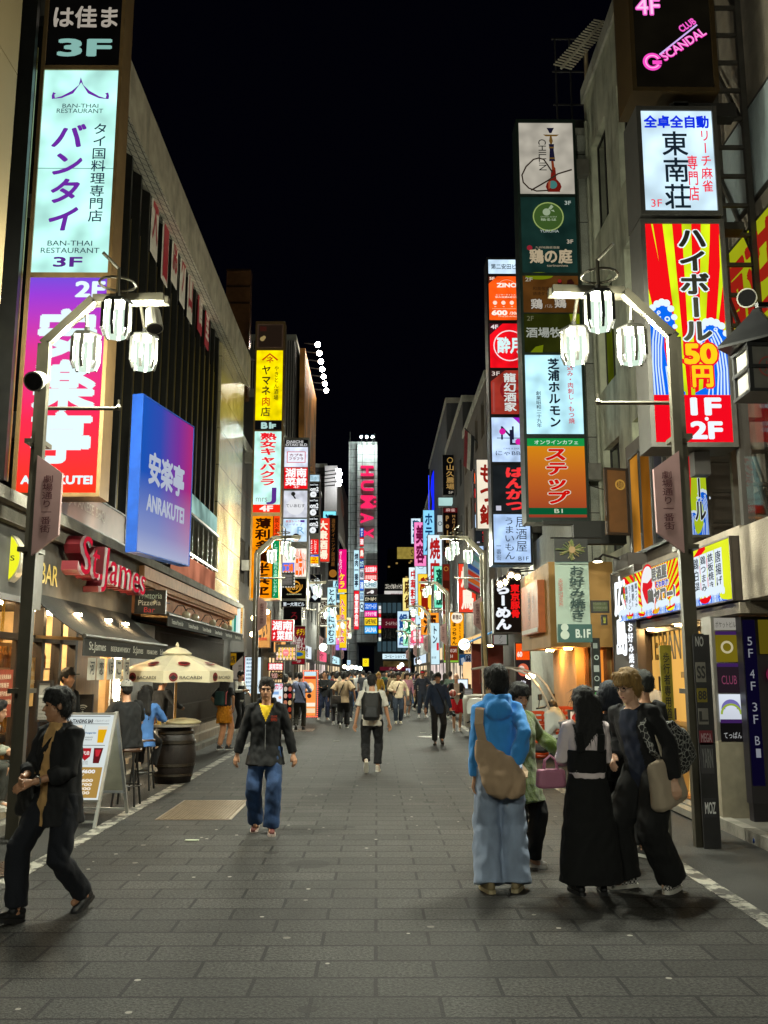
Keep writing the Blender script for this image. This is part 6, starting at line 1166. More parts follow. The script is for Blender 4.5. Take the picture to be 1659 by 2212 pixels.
flat('wifi_board', 'black chalk board with a wifi mark outside the pub door', front(163, 1500, 199, 1560, 13.2), '#121414', lambda p: [p.disc(.45, .6, .12+.13*i, '#a8aca8', rin=.8, a0=45, a1=135) for i in range(3)] and p.disc(.45, .62, .05, '#a8aca8'), .04, 0, BLK)
# signs on the pavement beyond
flat('cabaret_board', 'white lit standing board with pink lettering behind the man in the black hoodie', front(586, 1474, 613, 1540, 25), '#e8f4ff', lambda p: (p.text('カラ', .3, .05, .6, .18, '#f03a6a', .04), p.disc(.7, .5, .12, '#f0a080'), p.rect(.1, .3, .5, .1, '#8ab0e0'), p.lines(3, .1, .6, .8, .3, '#88a', 2)), .08, .95)
flat('food_photo_board', 'tall dark board with six round meat dishes beside the cabaret board', front(610, 1480, 632, 1586, 24.5), '#161214', lambda p: [p.disc(.28+.44*(i % 2), .08+.14*(i//2), .18, ('#e8d8c8', '#d8806a', '#e8b8a0', '#c83a3a', '#d88a6a', '#e8c890', '#c8a050', '#b0402a', '#d8c090', '#a86a3a')[i], ry=.05) for i in range(10)] and p.vtext('肉', .35, .8, .3, .16, '#e8e0d8', .04), .05, .6)
t = flat('poster_machine', 'glowing orange poster cabinet edged with lights on the left pavement', front(655, 1449, 684, 1548, 32), '#ff9a4a', lambda p: (p.rect(.05, .02, .9, .09, '#c8e8f4'), p.rect(.05, .13, .9, .05, '#b82a1c'), p.disc(.5, .36, .3, '#ffe4b0', ry=.1), p.disc(.45, .55, .16, '#4a2a1c', ry=.05), p.rect(.1, .7, .8, .08, '#fff0d8'), p.rect(.1, .82, .8, .1, '#f0d8b0')), .35, 1.0, STEEL); bulbs(front(655, 1449, 686, 1548, 31.8), 8, 22, .022, '#ff6a4a', 2, t)
flat('service_board', 'round pale blue lit plate on a pole far down the left side', front(749, 1425, 758, 1437, 70), '#c8eaff', lambda p: p.text('TAX', .2, .3, .6, .4, '#3a7ad0'), .1, 1)
flat('store_flag', 'white karaoke flag shaped board in the middle distance on the right', front(876, 1443, 887, 1475, 60), '#dfe8ff', lambda p: p.vtext('カラオケ', .25, .05, .5, .9, '#2a3a9a', .04), .05, .9)
for k, (px, py, D, c, lb) in enumerate(((744, 1440, 80, '#ffe8c0', 'cluster lamp leftmost'), (752, 1443, 82, '#eaf4ff', 'second'), (760, 1441, 84, '#fff0d8', 'third'), (769, 1442, 88, '#e8f6ff', 'fourth'), (778, 1444, 90, '#e0fff0', 'fifth'), (868, 1436, 110, '#f0f8ff', 'sixth'), (905, 1430, 90, '#fff', 'seventh'), (862, 1441, 95, '#ffd8a0', 'rightmost'), (612, 1412, 46, '#fff4d0', 'lone one near the cafe board'), (1003, 1392, 40, '#fff2d8', 'lone one by the orange noodle sign'), (698, 1398, 58, '#fffdf0', 'lone one below the kana column'))):
    c0 = W(px, py, D); r = D*.0011 if D > 60 else .12; t = thing('globe_lamp', 'white globe lamp among the far shop fronts, %s' % lb, 'lamp', tuple(c0), 'globe lamps of the far shops'); MB().ball(c0, r*2, 10).build('globe', E(c, 5, light=True), t); MB().tube([c0, c0+Vector((.0, .0, r*3.6))], r*.25, 5).build('stem', FRAME_D, t)
# ================================================================ right side furniture
t = thing('menu_stand', 'lit highball stand with white and red boxes in front of the takeaway counter', 'sign board', (3.75, 13.0, .1))
q = Panel((3.42, 13.0, 1.32), (1,0,0), (0,0,1), .62, 1.15); slab(q, .2, z=-.01).build('case', M('#9a948a', .5), t); m_ = MB().prism([q.P(0,1), q.P(1,1), q.P(1,0), q.P(0,0)], (0,.01,0)).build('panel', E('#e8f020', .9, .1, True), t)
rays(q, .5, 1.2, 24, 0, 0, 1, 1, '#f03a1c'); q.rect(.05, .12, .4, .28, '#f0281c').text('朝', .12, .14, .26, .22, '#fff', .05).rect(.48, .1, .5, .34, '#f4f8ff').text('マラ元気に', .5, .12, .46, .09, '#10243a', .03).text('営業中', .5, .24, .46, .16, '#10243a', .05).rect(.45, .46, .3, .5, '#d8f0ff').vtext('ハイボール', .5, .47, .22, .48, '#1440a0', .05); q.rect(0, .55, .4, .45, '#e8f4ff').text('50', .05, .6, .3, .2, '#d01c2a', .06); q.finish(m_, .9)
t = thing('easel_board', 'wooden framed pavement easel with food photo inside the stall entrance', 'sign board', (4.25, 12.0, .15)); q = Panel((3.98, 11.9, 1.55), (1,.0,0), (0,-.2,.98), .42, 1.15); mb = frame_ring(q, .03, .04, .02); mb.bar(q.P(.05, 0), q.P(.02, 1.2), .03).bar(q.P(.95, 0), q.P(.98, 1.2), .03).bar(q.P(.5, .1, -.1), q.P(.5, 1.2, -.5), .03); mb.build('frame', M('#c8a86a', .5), t); slab(q, .01).build('board', M('#7a5224', .5), t)
q.text('OPEN!', .1, .04, .7, .1, '#e8c83a', .04).text('All Stores', .1, .28, .8, .08, '#e8dcc0', .02).lines(3, .1, .4, .8, .2, '#d8c8a0', 3); q.rect(.04, .66, .92, .32, M('#b05a1c', .4, var=.7, scale=30)); q.finish(t, 0, lit=False)
t = thing('counter_tray', 'small dark box and white cups on the takeaway counter', 'box', (4.4, 13.4, 1.06)); MB().box((4.2, 13.3, 1.06), (4.5, 13.6, 1.22)).build('tray', BLK, t); MB().lathe([(.03, 0), (.04, .1)], (4.3, 13.15, 1.06), 12).build('cup', M('#d8d0c0', .5), t)
for k, (x, y, a, cl, lb) in enumerate(((3.98+.1, 10.35-.25, .6, '#b8b8bc', 'silver drink can lying on the right kerb'), (4.02, 9.75, .9, '#2a4a9a', 'blue drink can lying at the right kerb edge'))):
    d = Vector((math.cos(a), -math.sin(a), 0))*.06; p0 = Vector((x-.15, y, .035+.0)); t = thing('drink_can', lb, 'can', tuple(p0), 'cans on the right kerb'); MB().tube([p0-d, p0+d], .033, 14).build('can', M(cl, .25, .8, var=.4, scale=20), t)
    t.location.z = t.location.z
# bin, crates, lit display by the timber restaurant
def tub(x, y, label):
    t = thing('waste_bin', label, 'bin', (x, y, .11)); MB().lathe([(.2, .11), (.25, .75)], (x, y, 0), 20).build('body', M('#62666c', .5, var=.1), t); MB().lathe([(.27, .75), (.27, .79), (.24, .82), (.0, .85)], (x, y, 0), 20).build('lid', M('#7a7e84', .5), t); MB().bar((x-.07, y, .87), (x+.07, y, .87), .03).build('handle', M('#7a7e84', .5), t)
tub(3.72, 18.0, 'grey plastic bin with lid beside orange crates')
def crate(x, y, z, label, w=.5, d=.36, h=.3):
    t = thing('beer_crate', label, 'crate', (x, y, z), 'orange bottle crates by the timber restaurant'); m_ = M('#c84a10', .45, var=.1); mb = MB().box((x-w/2, y-d/2, z), (x+w/2, y+d/2, z+.03))
    for k in range(3): zz = z+.05+k*.1; mb.box((x-w/2, y-d/2, zz), (x+w/2, y-d/2+.02, zz+.05)).box((x-w/2, y+d/2-.02, zz), (x+w/2, y+d/2, zz+.05)).box((x-w/2, y-d/2, zz), (x-w/2+.02, y+d/2, zz+.05)).box((x+w/2-.02, y-d/2, zz), (x+w/2, y+d/2, zz+.05))
    for u in (-1, 0, 1): mb.box((x+u*(w/2-.03)-.02, y-d/2-.003, z), (x+u*(w/2-.03)+.02, y-d/2+.02, z+h)); mb.box((x+u*(w/2-.03)-.02, y+d/2-.02, z), (x+u*(w/2-.03)+.02, y+d/2+.003, z+h))
    mb.build('crate_body', m_, t)
crate(3.75, 19.2, .11, 'orange crate at the bottom of the taller stack'); crate(3.75, 19.2, .42, 'orange crate in the middle of the taller stack'); crate(3.77, 19.22, .73, 'orange crate on top of the taller stack'); crate(3.25, 19.6, .0, 'orange crate at the bottom left behind the scooter wheel'); crate(3.25, 19.6, .31, 'orange crate stacked second at left'); crate(3.24, 19.6, .62, 'orange crate topping the left stack')
flat('lit_food_board', 'low lit food photo board between the bin and the woman in black pinafore', front(1229, 1533, 1262, 1625, 15), '#f0d8b8', lambda p: (p.disc(.6, .2, .4, '#c83a2a', ry=.12), p.disc(.3, .35, .3, '#e8a060', ry=.1), p.rect(.1, .5, .7, .3, '#e8f4f8')), .05, .9)
# roofed scooter
def scooter(x, y, yaw):
    t = thing('roofed_scooter', 'white three wheeled delivery scooter with a clear canopy roof', 'scooter', (x, y, 0)); rot = Matrix.Rotation(yaw, 4, 'Z'); T = lambda p: Vector((x, y, 0))+rot @ Vector(p)
    WHT = M('#c8ccc8', .3, var=.04, coat=.4); TYRE = M('#151515', .8)
    def wheel(cx, cy, r=.24):
        w = MB()
        for k in range(24):
            a0, a1 = 2*math.pi*k/24, 2*math.pi*(k+1)/24
            w.tube([T((cx, cy+r*math.cos(a0)*.86, r+r*math.sin(a0)*.86)), T((cx, cy+r*math.cos(a1)*.86, r+r*math.sin(a1)*.86))], r*.17, 8, cap=False)
        wo = w.build('wheel', TYRE, t, smooth=True); rm = MB()
        for k in range(24):
            a0, a1 = 2*math.pi*k/24, 2*math.pi*(k+1)/24
            rm.tube([T((cx, cy+r*math.cos(a0)*.68, r+r*math.sin(a0)*.68)), T((cx, cy+r*math.cos(a1)*.68, r+r*math.sin(a1)*.68))], r*.06, 6, cap=False)
        for k in range(5): a0 = 2*math.pi*k/5; rm.bar(T((cx, cy, r)), T((cx, cy+r*.66*math.cos(a0), r+r*.66*math.sin(a0))), .035)
        rm.build('rim', M('#c8c8c4', .35, .5), wo)
    wheel(0, 0); wheel(.18, 1.25, .2); wheel(-.18, 1.25, .2)
    mb = MB(); pr = [(-.28, .42), (-.2, .5), (.0, .53), (.2, .48), (.3, .36), (.24, .4), (.0, .47), (-.2, .44)]
    mb.prism([T((-.09, a, b)) for a, b in pr], rot.to_3x3() @ Vector((.18, 0, 0))); mb.build('front_mudguard', WHT, t)
    def loft(secs, nm, mt):       # (y, z, halfwidth, halfheight) boxes with rounded corners
        mb = MB(); n = 8; v = []
        for (yy, zz, hw, hh) in secs:
            for k in range(n): a = 2*math.pi*(k+.5)/n; ca, sa = math.cos(a), math.sin(a); v.append(T((hw*math.copysign(abs(ca)**.6, ca), yy, zz+hh*math.copysign(abs(sa)**.6, sa))))
        fs = [(i*n+k, i*n+(k+1) % n, (i+1)*n+(k+1) % n, (i+1)*n+k) for i in range(len(secs)-1) for k in range(n)]+[tuple(range(n)), tuple(range((len(secs)-1)*n, len(secs)*n))[::-1]]; mb.add(v, fs); mb.build(nm, mt, t, bevel=.02)
    loft([(-.1, .78, .1, .08), (-.06, .76, .13, .16), (.06, .84, .18, .22), (.2, .76, .2, .32), (.27, .72, .18, .34)], 'front_cowl', WHT)
    loft([(.2, .42, .12, .18), (.3, .25, .16, .1), (.75, .24, .2, .08), (1.0, .45, .24, .28), (1.6, .55, .25, .22)], 'floor_body', M('#2a2a2c', .5)); loft([(.85, .74, .17, .06), (1.35, .78, .19, .07)], 'saddle', M('#141414', .6)); loft([(1.3, 1.0, .3, .0), (1.32, 1.0, .3, .2), (1.85, 1.0, .3, .2), (1.86, 1.0, .3, .0)], 'cargo_box', WHT)
    MB().tube([T((-.03, .02, .24)), T((-.05, .18, .62))], .025, 8).tube([T((.06, .02, .24)), T((.06, .18, .62))], .025, 8).build('fork', M('#b8b8b4', .3, .6), t)
    MB().tube([T((-.34, .36, 1.02)), T((-.1, .26, 1.04)), T((.1, .26, 1.04)), T((.34, .36, 1.02))], .018, 8).build('handlebar', BLK, t); MB().ball(T((0, .16, 1.06)), .12, 12).build('headlight', BLK, t)
    for s_ in (-1, 1):
        MB().obox(Matrix.Translation(T((s_*.42, .26, 1.24))) @ rot, .09, .015, .055).build('mirror', BLK, t); MB().tube([T((s_*.3, .33, 1.03)), T((s_*.42, .27, 1.22))], .01, 6).build('mirror_stem', BLK, t)
    arc = [(.12, 1.0), (.2, 1.2), (.34, 1.45), (.55, 1.68), (.9, 1.8), (1.5, 1.82), (1.75, 1.78)]
    for s_ in (-1, 1): MB().tube([T((s_*.27, a, b)) for a, b in arc], .025, 8).build('canopy_rail', M('#b0aca4', .3, .6), t)
    v = []
    for a, b in arc[:5]: v += [T((-.26, a, b)), T((.26, a, b))]
    MB().add(v, [(2*i, 2*i+1, 2*i+3, 2*i+2) for i in range(4)]).build('windscreen', CLEAR, t)
    v = []
    for a, b in arc[4:]: v += [T((-.28, a, b+.01)), T((.28, a, b+.01))]
    MB().add(v, [(2*i, 2*i+1, 2*i+3, 2*i+2) for i in range(2)]).build('roof', WHT, t); MB().tube([T((-.27, 1.5, 1.8)), T((-.27, 1.5, 1.1))], .02, 6).tube([T((.27, 1.5, 1.8)), T((.27, 1.5, 1.1))], .02, 6).build('roof_post', M('#b0aca4', .3, .6), t)
scooter(3.6, 18.6, R_(62))
c = W(1124, 1520, 19.2); t = thing('hanging_helmet', 'black helmet hung on the scooter handlebar', 'helmet', tuple(c)); MB().ball(c, .13, 14).build('shell', M('#101012', .25, coat=.5), t, smooth=True); MB().tube([c+Vector((0, 0, -.1)), c+Vector((-.02, 0, -.38))], .015, 5).build('strap', BLK, t)
# covered cart with a hand written card, open stall with skewers
t = thing('covered_cart', 'cart under a pale grey tarpaulin in front of the snack stall', 'cart', (3.0, 27, .2)); v = []; n = 20
for i, z in enumerate((.28, .5, .8, 1.0, 1.1, 1.12)):
    for k in range(n): a = 2*math.pi*k/n; f = lambda u: math.copysign(abs(u)**.35, u); ww = (.78, .8, .8, .8, .76, .5)[i]; v.append((3.15+ww*f(math.cos(a))+.015*math.sin(5*a+i), 25.6+.5*f(math.sin(a))*(1 if i < 5 else .6), z))
MB().add(v, [(i*n+k, i*n+(k+1) % n, (i+1)*n+(k+1) % n, (i+1)*n+k) for i in range(5) for k in range(n)]+[tuple(range(5*n, 6*n))]).build('tarpaulin', M('#a9a69c', .6, var=.08, bump=.4, bscale=6), t, smooth=True)
mb = MB()
for x in (2.5, 3.75): mb.lathe([(.12, -.03), (.12, .03)], (x, 25.4, .12), 14, 'x')
mb.build('wheel', BLK, t); MB().tube([(2.75, 25.05, 1.08), (2.72, 25.06, .8), (2.5, 25.06, .45), (2.38, 25.08, .4)], .015, 5).build('tie_cord', BLK, t)
flat('handwritten_card', 'brown card with white looping hand lettering standing on the covered cart', front(1001, 1503, 1038, 1533, 25.9), '#8a6a44', lambda p: (p.text('うまいもん', .15, .4, .7, .4, '#f0e8d8', .03), p.text('本日のおすすめ', .2, .12, .6, .16, '#f0e8d8', .02)), .04, .45)
flat('white_card', 'small white card above the brown lettered card', front(1001, 1487, 1022, 1502, 26.2), '#b8b4aa', lambda p: p.lines(2, .1, .2, .8, .6, '#666', 5), .03, .4)
t = thing('snack_stall', 'snack stall with skewers and a blue sloping awning behind the scooter', 'stall', (3.6, 31, 0)); MB().add([(3.0, 29.5, 2.7), (4.4, 29.5, 3.3), (4.4, 33, 3.3), (3.0, 33, 2.7), (3.0, 29.5, 2.66), (4.4, 29.5, 3.26), (4.4, 33, 3.26), (3.0, 33, 2.66)], [(0,1,2,3), (4,5,6,7), (0,1,5,4), (0,3,7,4)]).build('awning', M('#1a5a8a', .8), t); MB().box((3.3, 29.6, 0), (4.4, 32.8, 1.0)).build('counter', M('#7a5a34', .6), t)
mb = MB()
for i in range(16): mb.tube([(3.25+i*.06, 29.55, 1.35), (3.25+i*.06, 29.5, 1.85)], .02, 5)
mb.build('skewers', M('#5a2a18', .5), t); MB().box((3.3, 32.6, 1.0), (4.4, 32.8, 2.7)).build('back_wall', M('#7a2a1c', .6), t); MB().lathe([(.09, 2.6), (.09, 2.54)], (3.7, 30.5, 0), 10).build('lamp', E('#ffd89a', 30, light=True), t)
flat('drinks_screen', 'pale lit drinks cabinet behind the man in red shorts', front(985, 1466, 1012, 1500, 33), '#d8ecff', lambda p: p.rect(.1, .1, .8, .8, '#eaf6ff'), .4, 1.0)
flat('game_screen', 'small lit screen with green dots beside the drinks cabinet', front(957, 1484, 979, 1508, 34), '#c8e8ff', lambda p: (p.disc(.5, .5, .12, '#a8c82a'), p.disc(.65, .45, .1, '#c8d83a')), .3, .9)
solo(MB().tube([W(1040, 1300, 27.5), (W(1058, 1500, 27.5).x, 27.5, .0)], .05, 8), 'sign_post', M('#a8926a', .5, .4), 'bare metal post in front of the snack stall', 'post')
t = thing('pendant_lamp', 'bright pendant lamp glowing beside the timber restaurant', 'lamp', tuple(W(1146, 1462, 23))); c = W(1146, 1462, 23); MB().lathe([(.03, -.06), (.11, -.02), (.12, .04), (.05, .09)], c, 16).build('shade', E('#ffe8b8', 9, light=True), t); MB().tube([c+Vector((0, 0, .14)), c+Vector((0, 0, 1.1))], .01, 5).build('cord', BLK, t)
# ---- overhead wires
mb = MB()
def wire(a, b, sag=.3, r=.012): a, b = Vector(a), Vector(b); mb.tube([a.lerp(b, k/10)-Vector((0, 0, sag*4*(k/10)*(1-k/10))) for k in range(11)], r, 4, cap=False)
wire((-4.6, 30, 7.8), (-3.2, 44, 7.6)); wire((-4.6, 30, 7.2), (-3.2, 44, 6.9)); wire((-4.2, 12.5, 3.5), (-3.9, 17.5, 3.0), .2); wire((4.55, 20.4, 6), (4.95, 16, 5), .2); wire((4.5, 20.3, 14.3), (4.5, 20.4, 4), .02)
solo(mb, 'overhead_wires', BLK, 'thin black cables slung along the building fronts', 'cable')
# ---- the many small signs of the far street
_rg = random.Random(77)
for k, (s_, D, z, h, w, bg, tx, fg, lb) in enumerate((
 (-1, 66, 9.5, 3.2, 1.0, '#e83a2a', '大衆酒場', '#fff4d8', 'red lit sign lettered for a tavern, above the kana column'), (-1, 69, 5.0, 2.2, .9, '#f4f0d8', '居酒屋', '#2a1a10', 'cream lit sign with dark characters low by the kana column'),
 (-1, 86, 4.2, 2.6, 1.1, '#ff7ab8', '占い', '#fff', 'pink lit fortune sign low on the left'), (-1, 92, 8.5, 4.0, 1.2, '#bff0ff', '個室居酒屋', '#14506a', 'pale blue lit sign high on the left before the tower'), (-1, 99, 4.0, 3, 1.2, '#b07aff', 'バー', '#f4ecff', 'violet lit bar sign low on the left'), (-1, 108, 5.5, 2.5, 1.4, '#fff2c0', '薬', '#c8201a', 'cream lit sign with one red character at left before the tower'),
 (1, 62, 7.5, 3.4, 1.0, '#dff4ff', '焼肉', '#b01a1a', 'white lit grill sign with red characters far along the right'), (1, 66, 4.3, 1.6, 1.3, '#ff9a2a', '酒', '#3a1404', 'orange lit square sign low on the far right'), (1, 70, 10.5, 3.5, .9, '#8ad8ff', 'ホテル', '#0c3a6a', 'sky blue lit hotel sign near the blue neon'), (1, 88, 4.4, 2.4, 1.2, '#ff5a7a', '無料', '#fff0f0', 'rose lit sign low on the far right'), (1, 96, 8, 4.5, 1.1, '#eafcff', '中華料理', '#c81a1a', 'white lit Chinese food sign on the far right'), (1, 104, 4.6, 3, 1.5, '#a8ffd8', '薬局', '#0c6a3a', 'mint lit pharmacy sign on the far right'), (1, 112, 9, 4, 1.3, '#ffe88a', '麻雀', '#4a2a04', 'yellow lit sign with two dark characters farthest on the right'), (1, 33, 6.8, 2.6, .8, '#f4e8d0', 'もつ鍋', '#8a1c14', 'cream lit hotpot sign behind the ZINO column'.replace('ZINO ', 'orange and red ')), (1, 41, 4.3, 2.2, .8, '#e8422a', '焼鳥', '#fff2dc', 'red lit chicken sign under the mahjong sign'), (1, 92, 14.4, 2.6, 1.0, '#d8f0ff', '整体', '#1a4a6a', 'pale lit clinic sign with blue characters high behind the gold farm sign'), (1, 57, 5.6, 2.6, .9, '#7af0c8', '薬膳', '#0c4a34', 'mint green lit sign beside the blue neon foot'), (1, 75, 6.2, 3.4, 1.1, '#ffd23a', '質', '#8a1c0c', 'yellow lit pawn sign far along the right'), (1, 82, 11, 4, 1.1, '#ff8ac8', '美容', '#6a0c3a', 'pink lit beauty sign high on the far right'), (-1, 48, 6.4, 2.4, .9, '#ffffff', '歯科', '#1a6a9a', 'white lit dentist sign behind the crest panel'), (-1, 74, 11, 3.6, 1.1, '#8af0ff', '温泉', '#0c3a5a', 'aqua lit spa sign high on the left'), (-1, 80, 4.6, 2, 1.3, '#ffb02a', '丼', '#5a1c04', 'orange lit square bowl sign low on the left'), (1, 128, 5, 5, 1.6, '#c8e8ff', '銀座', '#1a4a8a', 'pale lit upright sign farthest along the right row'))):
    x0 = s_*4.4-(0 if s_ < 0 else w); p = Panel((x0 if s_ > 0 else -4.4, D, z+h), (1,0,0), (0,0,1), w, h)
    flat('shop_sign', lb, p, bg, (lambda tx, fg: lambda p: p.vtext(tx, .15, .06, .7, .88, fg, .05))(tx, fg), .3, 1.0, SIDE)
for k, (s_, d0, d1, c, tx, lb) in enumerate(((-1, 38, 43, '#ffb46a', '海鮮酒場', 'amber shop front fascia on the left behind the portraits sign'), (-1, 52, 60, '#e8f4ff', 'ラーメン食堂', 'white shop front fascia on the left below the noodle panel'), (-1, 66, 78, '#ff6a8a', 'カラオケ', 'pink shop front fascia far on the left'), (-1, 84, 108, '#c8f4ff', 'ゲーム', 'pale blue shop front fascia far on the left'), (1, 37.5, 45, '#ffcf8a', '炭火焼鳥', 'amber shop front fascia behind the paper lantern'), (1, 48, 57, '#f0ffe8', '茶房', 'pale green shop front fascia on the right'), (1, 60, 76, '#ffe0b0', '寿司', 'cream shop front fascia far on the right'), (1, 80, 106, '#d8ecff', '電器', 'bluish shop front fascia far on the right'))):
    q = left_wall(-4.2, d0, d1, 2.5, 3.3) if s_ < 0 else right_wall(4.2, d0, d1, 2.5, 3.3)
    flat('shop_fascia', lb, q, c, (lambda tx: lambda p: p.text(tx, .1, .15, .5, .7, '#3a1a14', .04))(tx), .2, 1.0)
    q = left_wall(-4.3, d0+.3, d1-.3, .4, 2.3) if s_ < 0 else right_wall(4.3, d0+.3, d1-.3, .4, 2.3)
    t = thing('shop_window', 'glowing shop window under the %s' % lb, 'window', tuple(q.P(.5, 1))); slab(q, .1).build('lit_glass', E(('#ffd8a0', '#ffe8c8', '#f4e0d8', '#ffe4b8')[k % 4], .8, .6, True, .8), t); mb = MB()
    for i in range(5): mb.prism([q.P(i/4-.006, 1, .03), q.P(i/4+.006, 1, .03), q.P(i/4+.006, 0, .03), q.P(i/4-.006, 0, .03)], -q.n*.05)
    mb.build('mullion', FRAME_D, t)
# ================================================================ people
V = Vector
def ik(a, t, l1, l2, pole):
    d = t-a; L = min(d.length, (l1+l2)*.999); dn = d.normalized(); x = (l1*l1-l2*l2+L*L)/(2*L); h = math.sqrt(max(0, l1*l1-x*x)); pl = (pole-dn*pole.dot(dn)); pl = pl.normalized() if pl.length > 1e-5 else V((0, -1, 0))
    return a+dn*x+pl*h, a+dn*L
class Fuse:
    def __init__(s): s.mb = MB()
    def cap(s, p, r, q, r2, n=10):
        p, q = V(p), V(q); d = q-p; L = d.length; d = d/L if L > 1e-6 else V((0, 0, 1)); u = V((0, 0, 1)) if abs(d.z) < .9 else V((1, 0, 0)); x = d.cross(u).normalized(); y = d.cross(x); rings = []
        for a in (85, 50, 20): rings.append((p-d*r*math.sin(R_(a)), r*math.cos(R_(a))))
        for a in (20, 50, 85): rings.append((q+d*r2*math.sin(R_(a)), r2*math.cos(R_(a))))
        s.mb.add([c+(x*math.cos(2*math.pi*k/n)+y*math.sin(2*math.pi*k/n))*rr for c, rr in rings for k in range(n)], [(i*n+k, i*n+(k+1) % n, (i+1)*n+(k+1) % n, (i+1)*n+k) for i in range(5) for k in range(n)]+[tuple(reversed(range(n))), tuple(range(5*n, 6*n))]); return s
    def chain(s, pts):
        for (p, r), (q, r2) in zip(pts, pts[1:]): s.cap(p, r, q, r2)
        return s
    def ell(s, c, ax, n=14):           # ax: three axis vectors
        vs = []; m = 8
        for i in range(m+1):
            t = math.pi*i/m
            for k in range(n): a = 2*math.pi*k/n; vs.append(V(c)+ax[0]*math.sin(t+.001)*math.cos(a)+ax[1]*math.sin(t+.001)*math.sin(a)+ax[2]*-math.cos(t))
        s.mb.add(vs, [(i*n+k, i*n+(k+1) % n, (i+1)*n+(k+1) % n, (i+1)*n+k) for i in range(m) for k in range(n)]+[tuple(reversed(range(n))), tuple(range(m*n, (m+1)*n))]); return s
    def loft(s, secs, n=20, p=.85):         # (centre, x half vector, y half vector)
        vs = []; f = lambda u: math.copysign(abs(u)**p, u)
        for c, x, y in secs:
            for k in range(n): a = 2*math.pi*k/n; vs.append(V(c)+x*f(math.cos(a))+y*f(math.sin(a)))
        m = len(secs); s.mb.add(vs, [(i*n+k, i*n+(k+1) % n, (i+1)*n+(k+1) % n, (i+1)*n+k) for i in range(m-1) for k in range(n)]+[tuple(reversed(range(n))), tuple(range((m-1)*n, m*n))]); return s
    def tube(s, pts, rs, n=12):
        s.mb.tube(pts, rs, n); return s
    def make(s, name, mat, parent, vox, smooth=2, wr=0.0, ws=9.0, wst=(1, 1, .45), split=None, seed=0):
        me = bpy.data.meshes.new(name); me.from_pydata(s.mb.v, [], s.mb.f); bm = bmesh.new(); bm.from_mesh(me); bmesh.ops.recalc_face_normals(bm, faces=bm.faces); bm.to_mesh(me); bm.free()
        o = bpy.data.objects.new('t', me); r = o.modifiers.new('r', 'REMESH'); r.mode = 'VOXEL'; r.voxel_size = vox; r.adaptivity = 0
        if smooth: sm = o.modifiers.new('s', 'SMOOTH'); sm.factor = .5; sm.iterations = smooth
        out = bake(o); bpy.data.meshes.remove(me); out.name = name; n = len(out.vertices)
        if wr:
            co = np.zeros(n*3); out.vertices.foreach_get('co', co); co = co.reshape(-1, 3); nr = np.zeros(n*3); out.vertices.foreach_get('normal', nr); nr = nr.reshape(-1, 3); sd = V((seed*3.7, seed*1.3, 0))
            dv = np.array([abs(noise.noise(V((c[0]*ws*wst[0]+.5*c[2]*ws, c[1]*ws*wst[1], c[2]*ws*wst[2]))+sd)) for c in co])+.5*np.array([noise.noise(V((c[0]*ws*2.1, c[1]*ws*2.1, c[2]*ws*1.4))+sd) for c in co])
            co = co+nr*((dv-.25)*wr*2)[:, None]; out.vertices.foreach_set('co', co.ravel()); out.update()
        out.materials.clear()
        for m_ in (mat if isinstance(mat, list) else [mat]): out.materials.append(m_)
        out.polygons.foreach_set('use_smooth', [True]*len(out.polygons))
        ob = bpy.data.objects.new(name, out); COL.objects.link(ob); ob.parent = parent; ob['_o'] = [0, 0, 0]
        if split:                                  # faces chosen by split(centre) become a garment of their own
            res = []
            for nm, mt, fn in split:
                bm = bmesh.new(); bm.from_mesh(ob.data); bm.faces.ensure_lookup_table(); ch = [f for f in bm.faces if fn(f.calc_center_median(), f.normal)]
                if ch:
                    b2 = bm.copy(); b2.faces.ensure_lookup_table(); keep = set(f.index for f in ch); bmesh.ops.delete(b2, geom=[f for f in b2.faces if f.index not in keep], context='FACES')
                    m2 = bpy.data.meshes.new(nm); b2.to_mesh(m2); b2.free(); m2.materials.append(mt); m2.polygons.foreach_set('use_smooth', [True]*len(m2.polygons)); o2 = bpy.data.objects.new(nm, m2); COL.objects.link(o2); o2.parent = parent; o2['_o'] = [0, 0, 0]; res.append(o2)
                    bmesh.ops.delete(bm, geom=ch, context='FACES'); bm.to_mesh(ob.data)
                bm.free()
        return ob
def CL(col, rough=.9, bump=.25, bs=220, var=.12): return M(col, rough, var=var, scale=5, bump=bump, bscale=bs, sheen=0)
SKIN = {k: M(c, .5, var=.06, scale=12) for k, c in dict(a='#b98a6c', b='#a87a5c', c='#7a4f38', d='#c49a80').items()}
def HAIRM(c): return M(c, .62, var=.35, scale=30, stretch=(4, 4, .4), bump=.5, bscale=60)
HCOL = 0
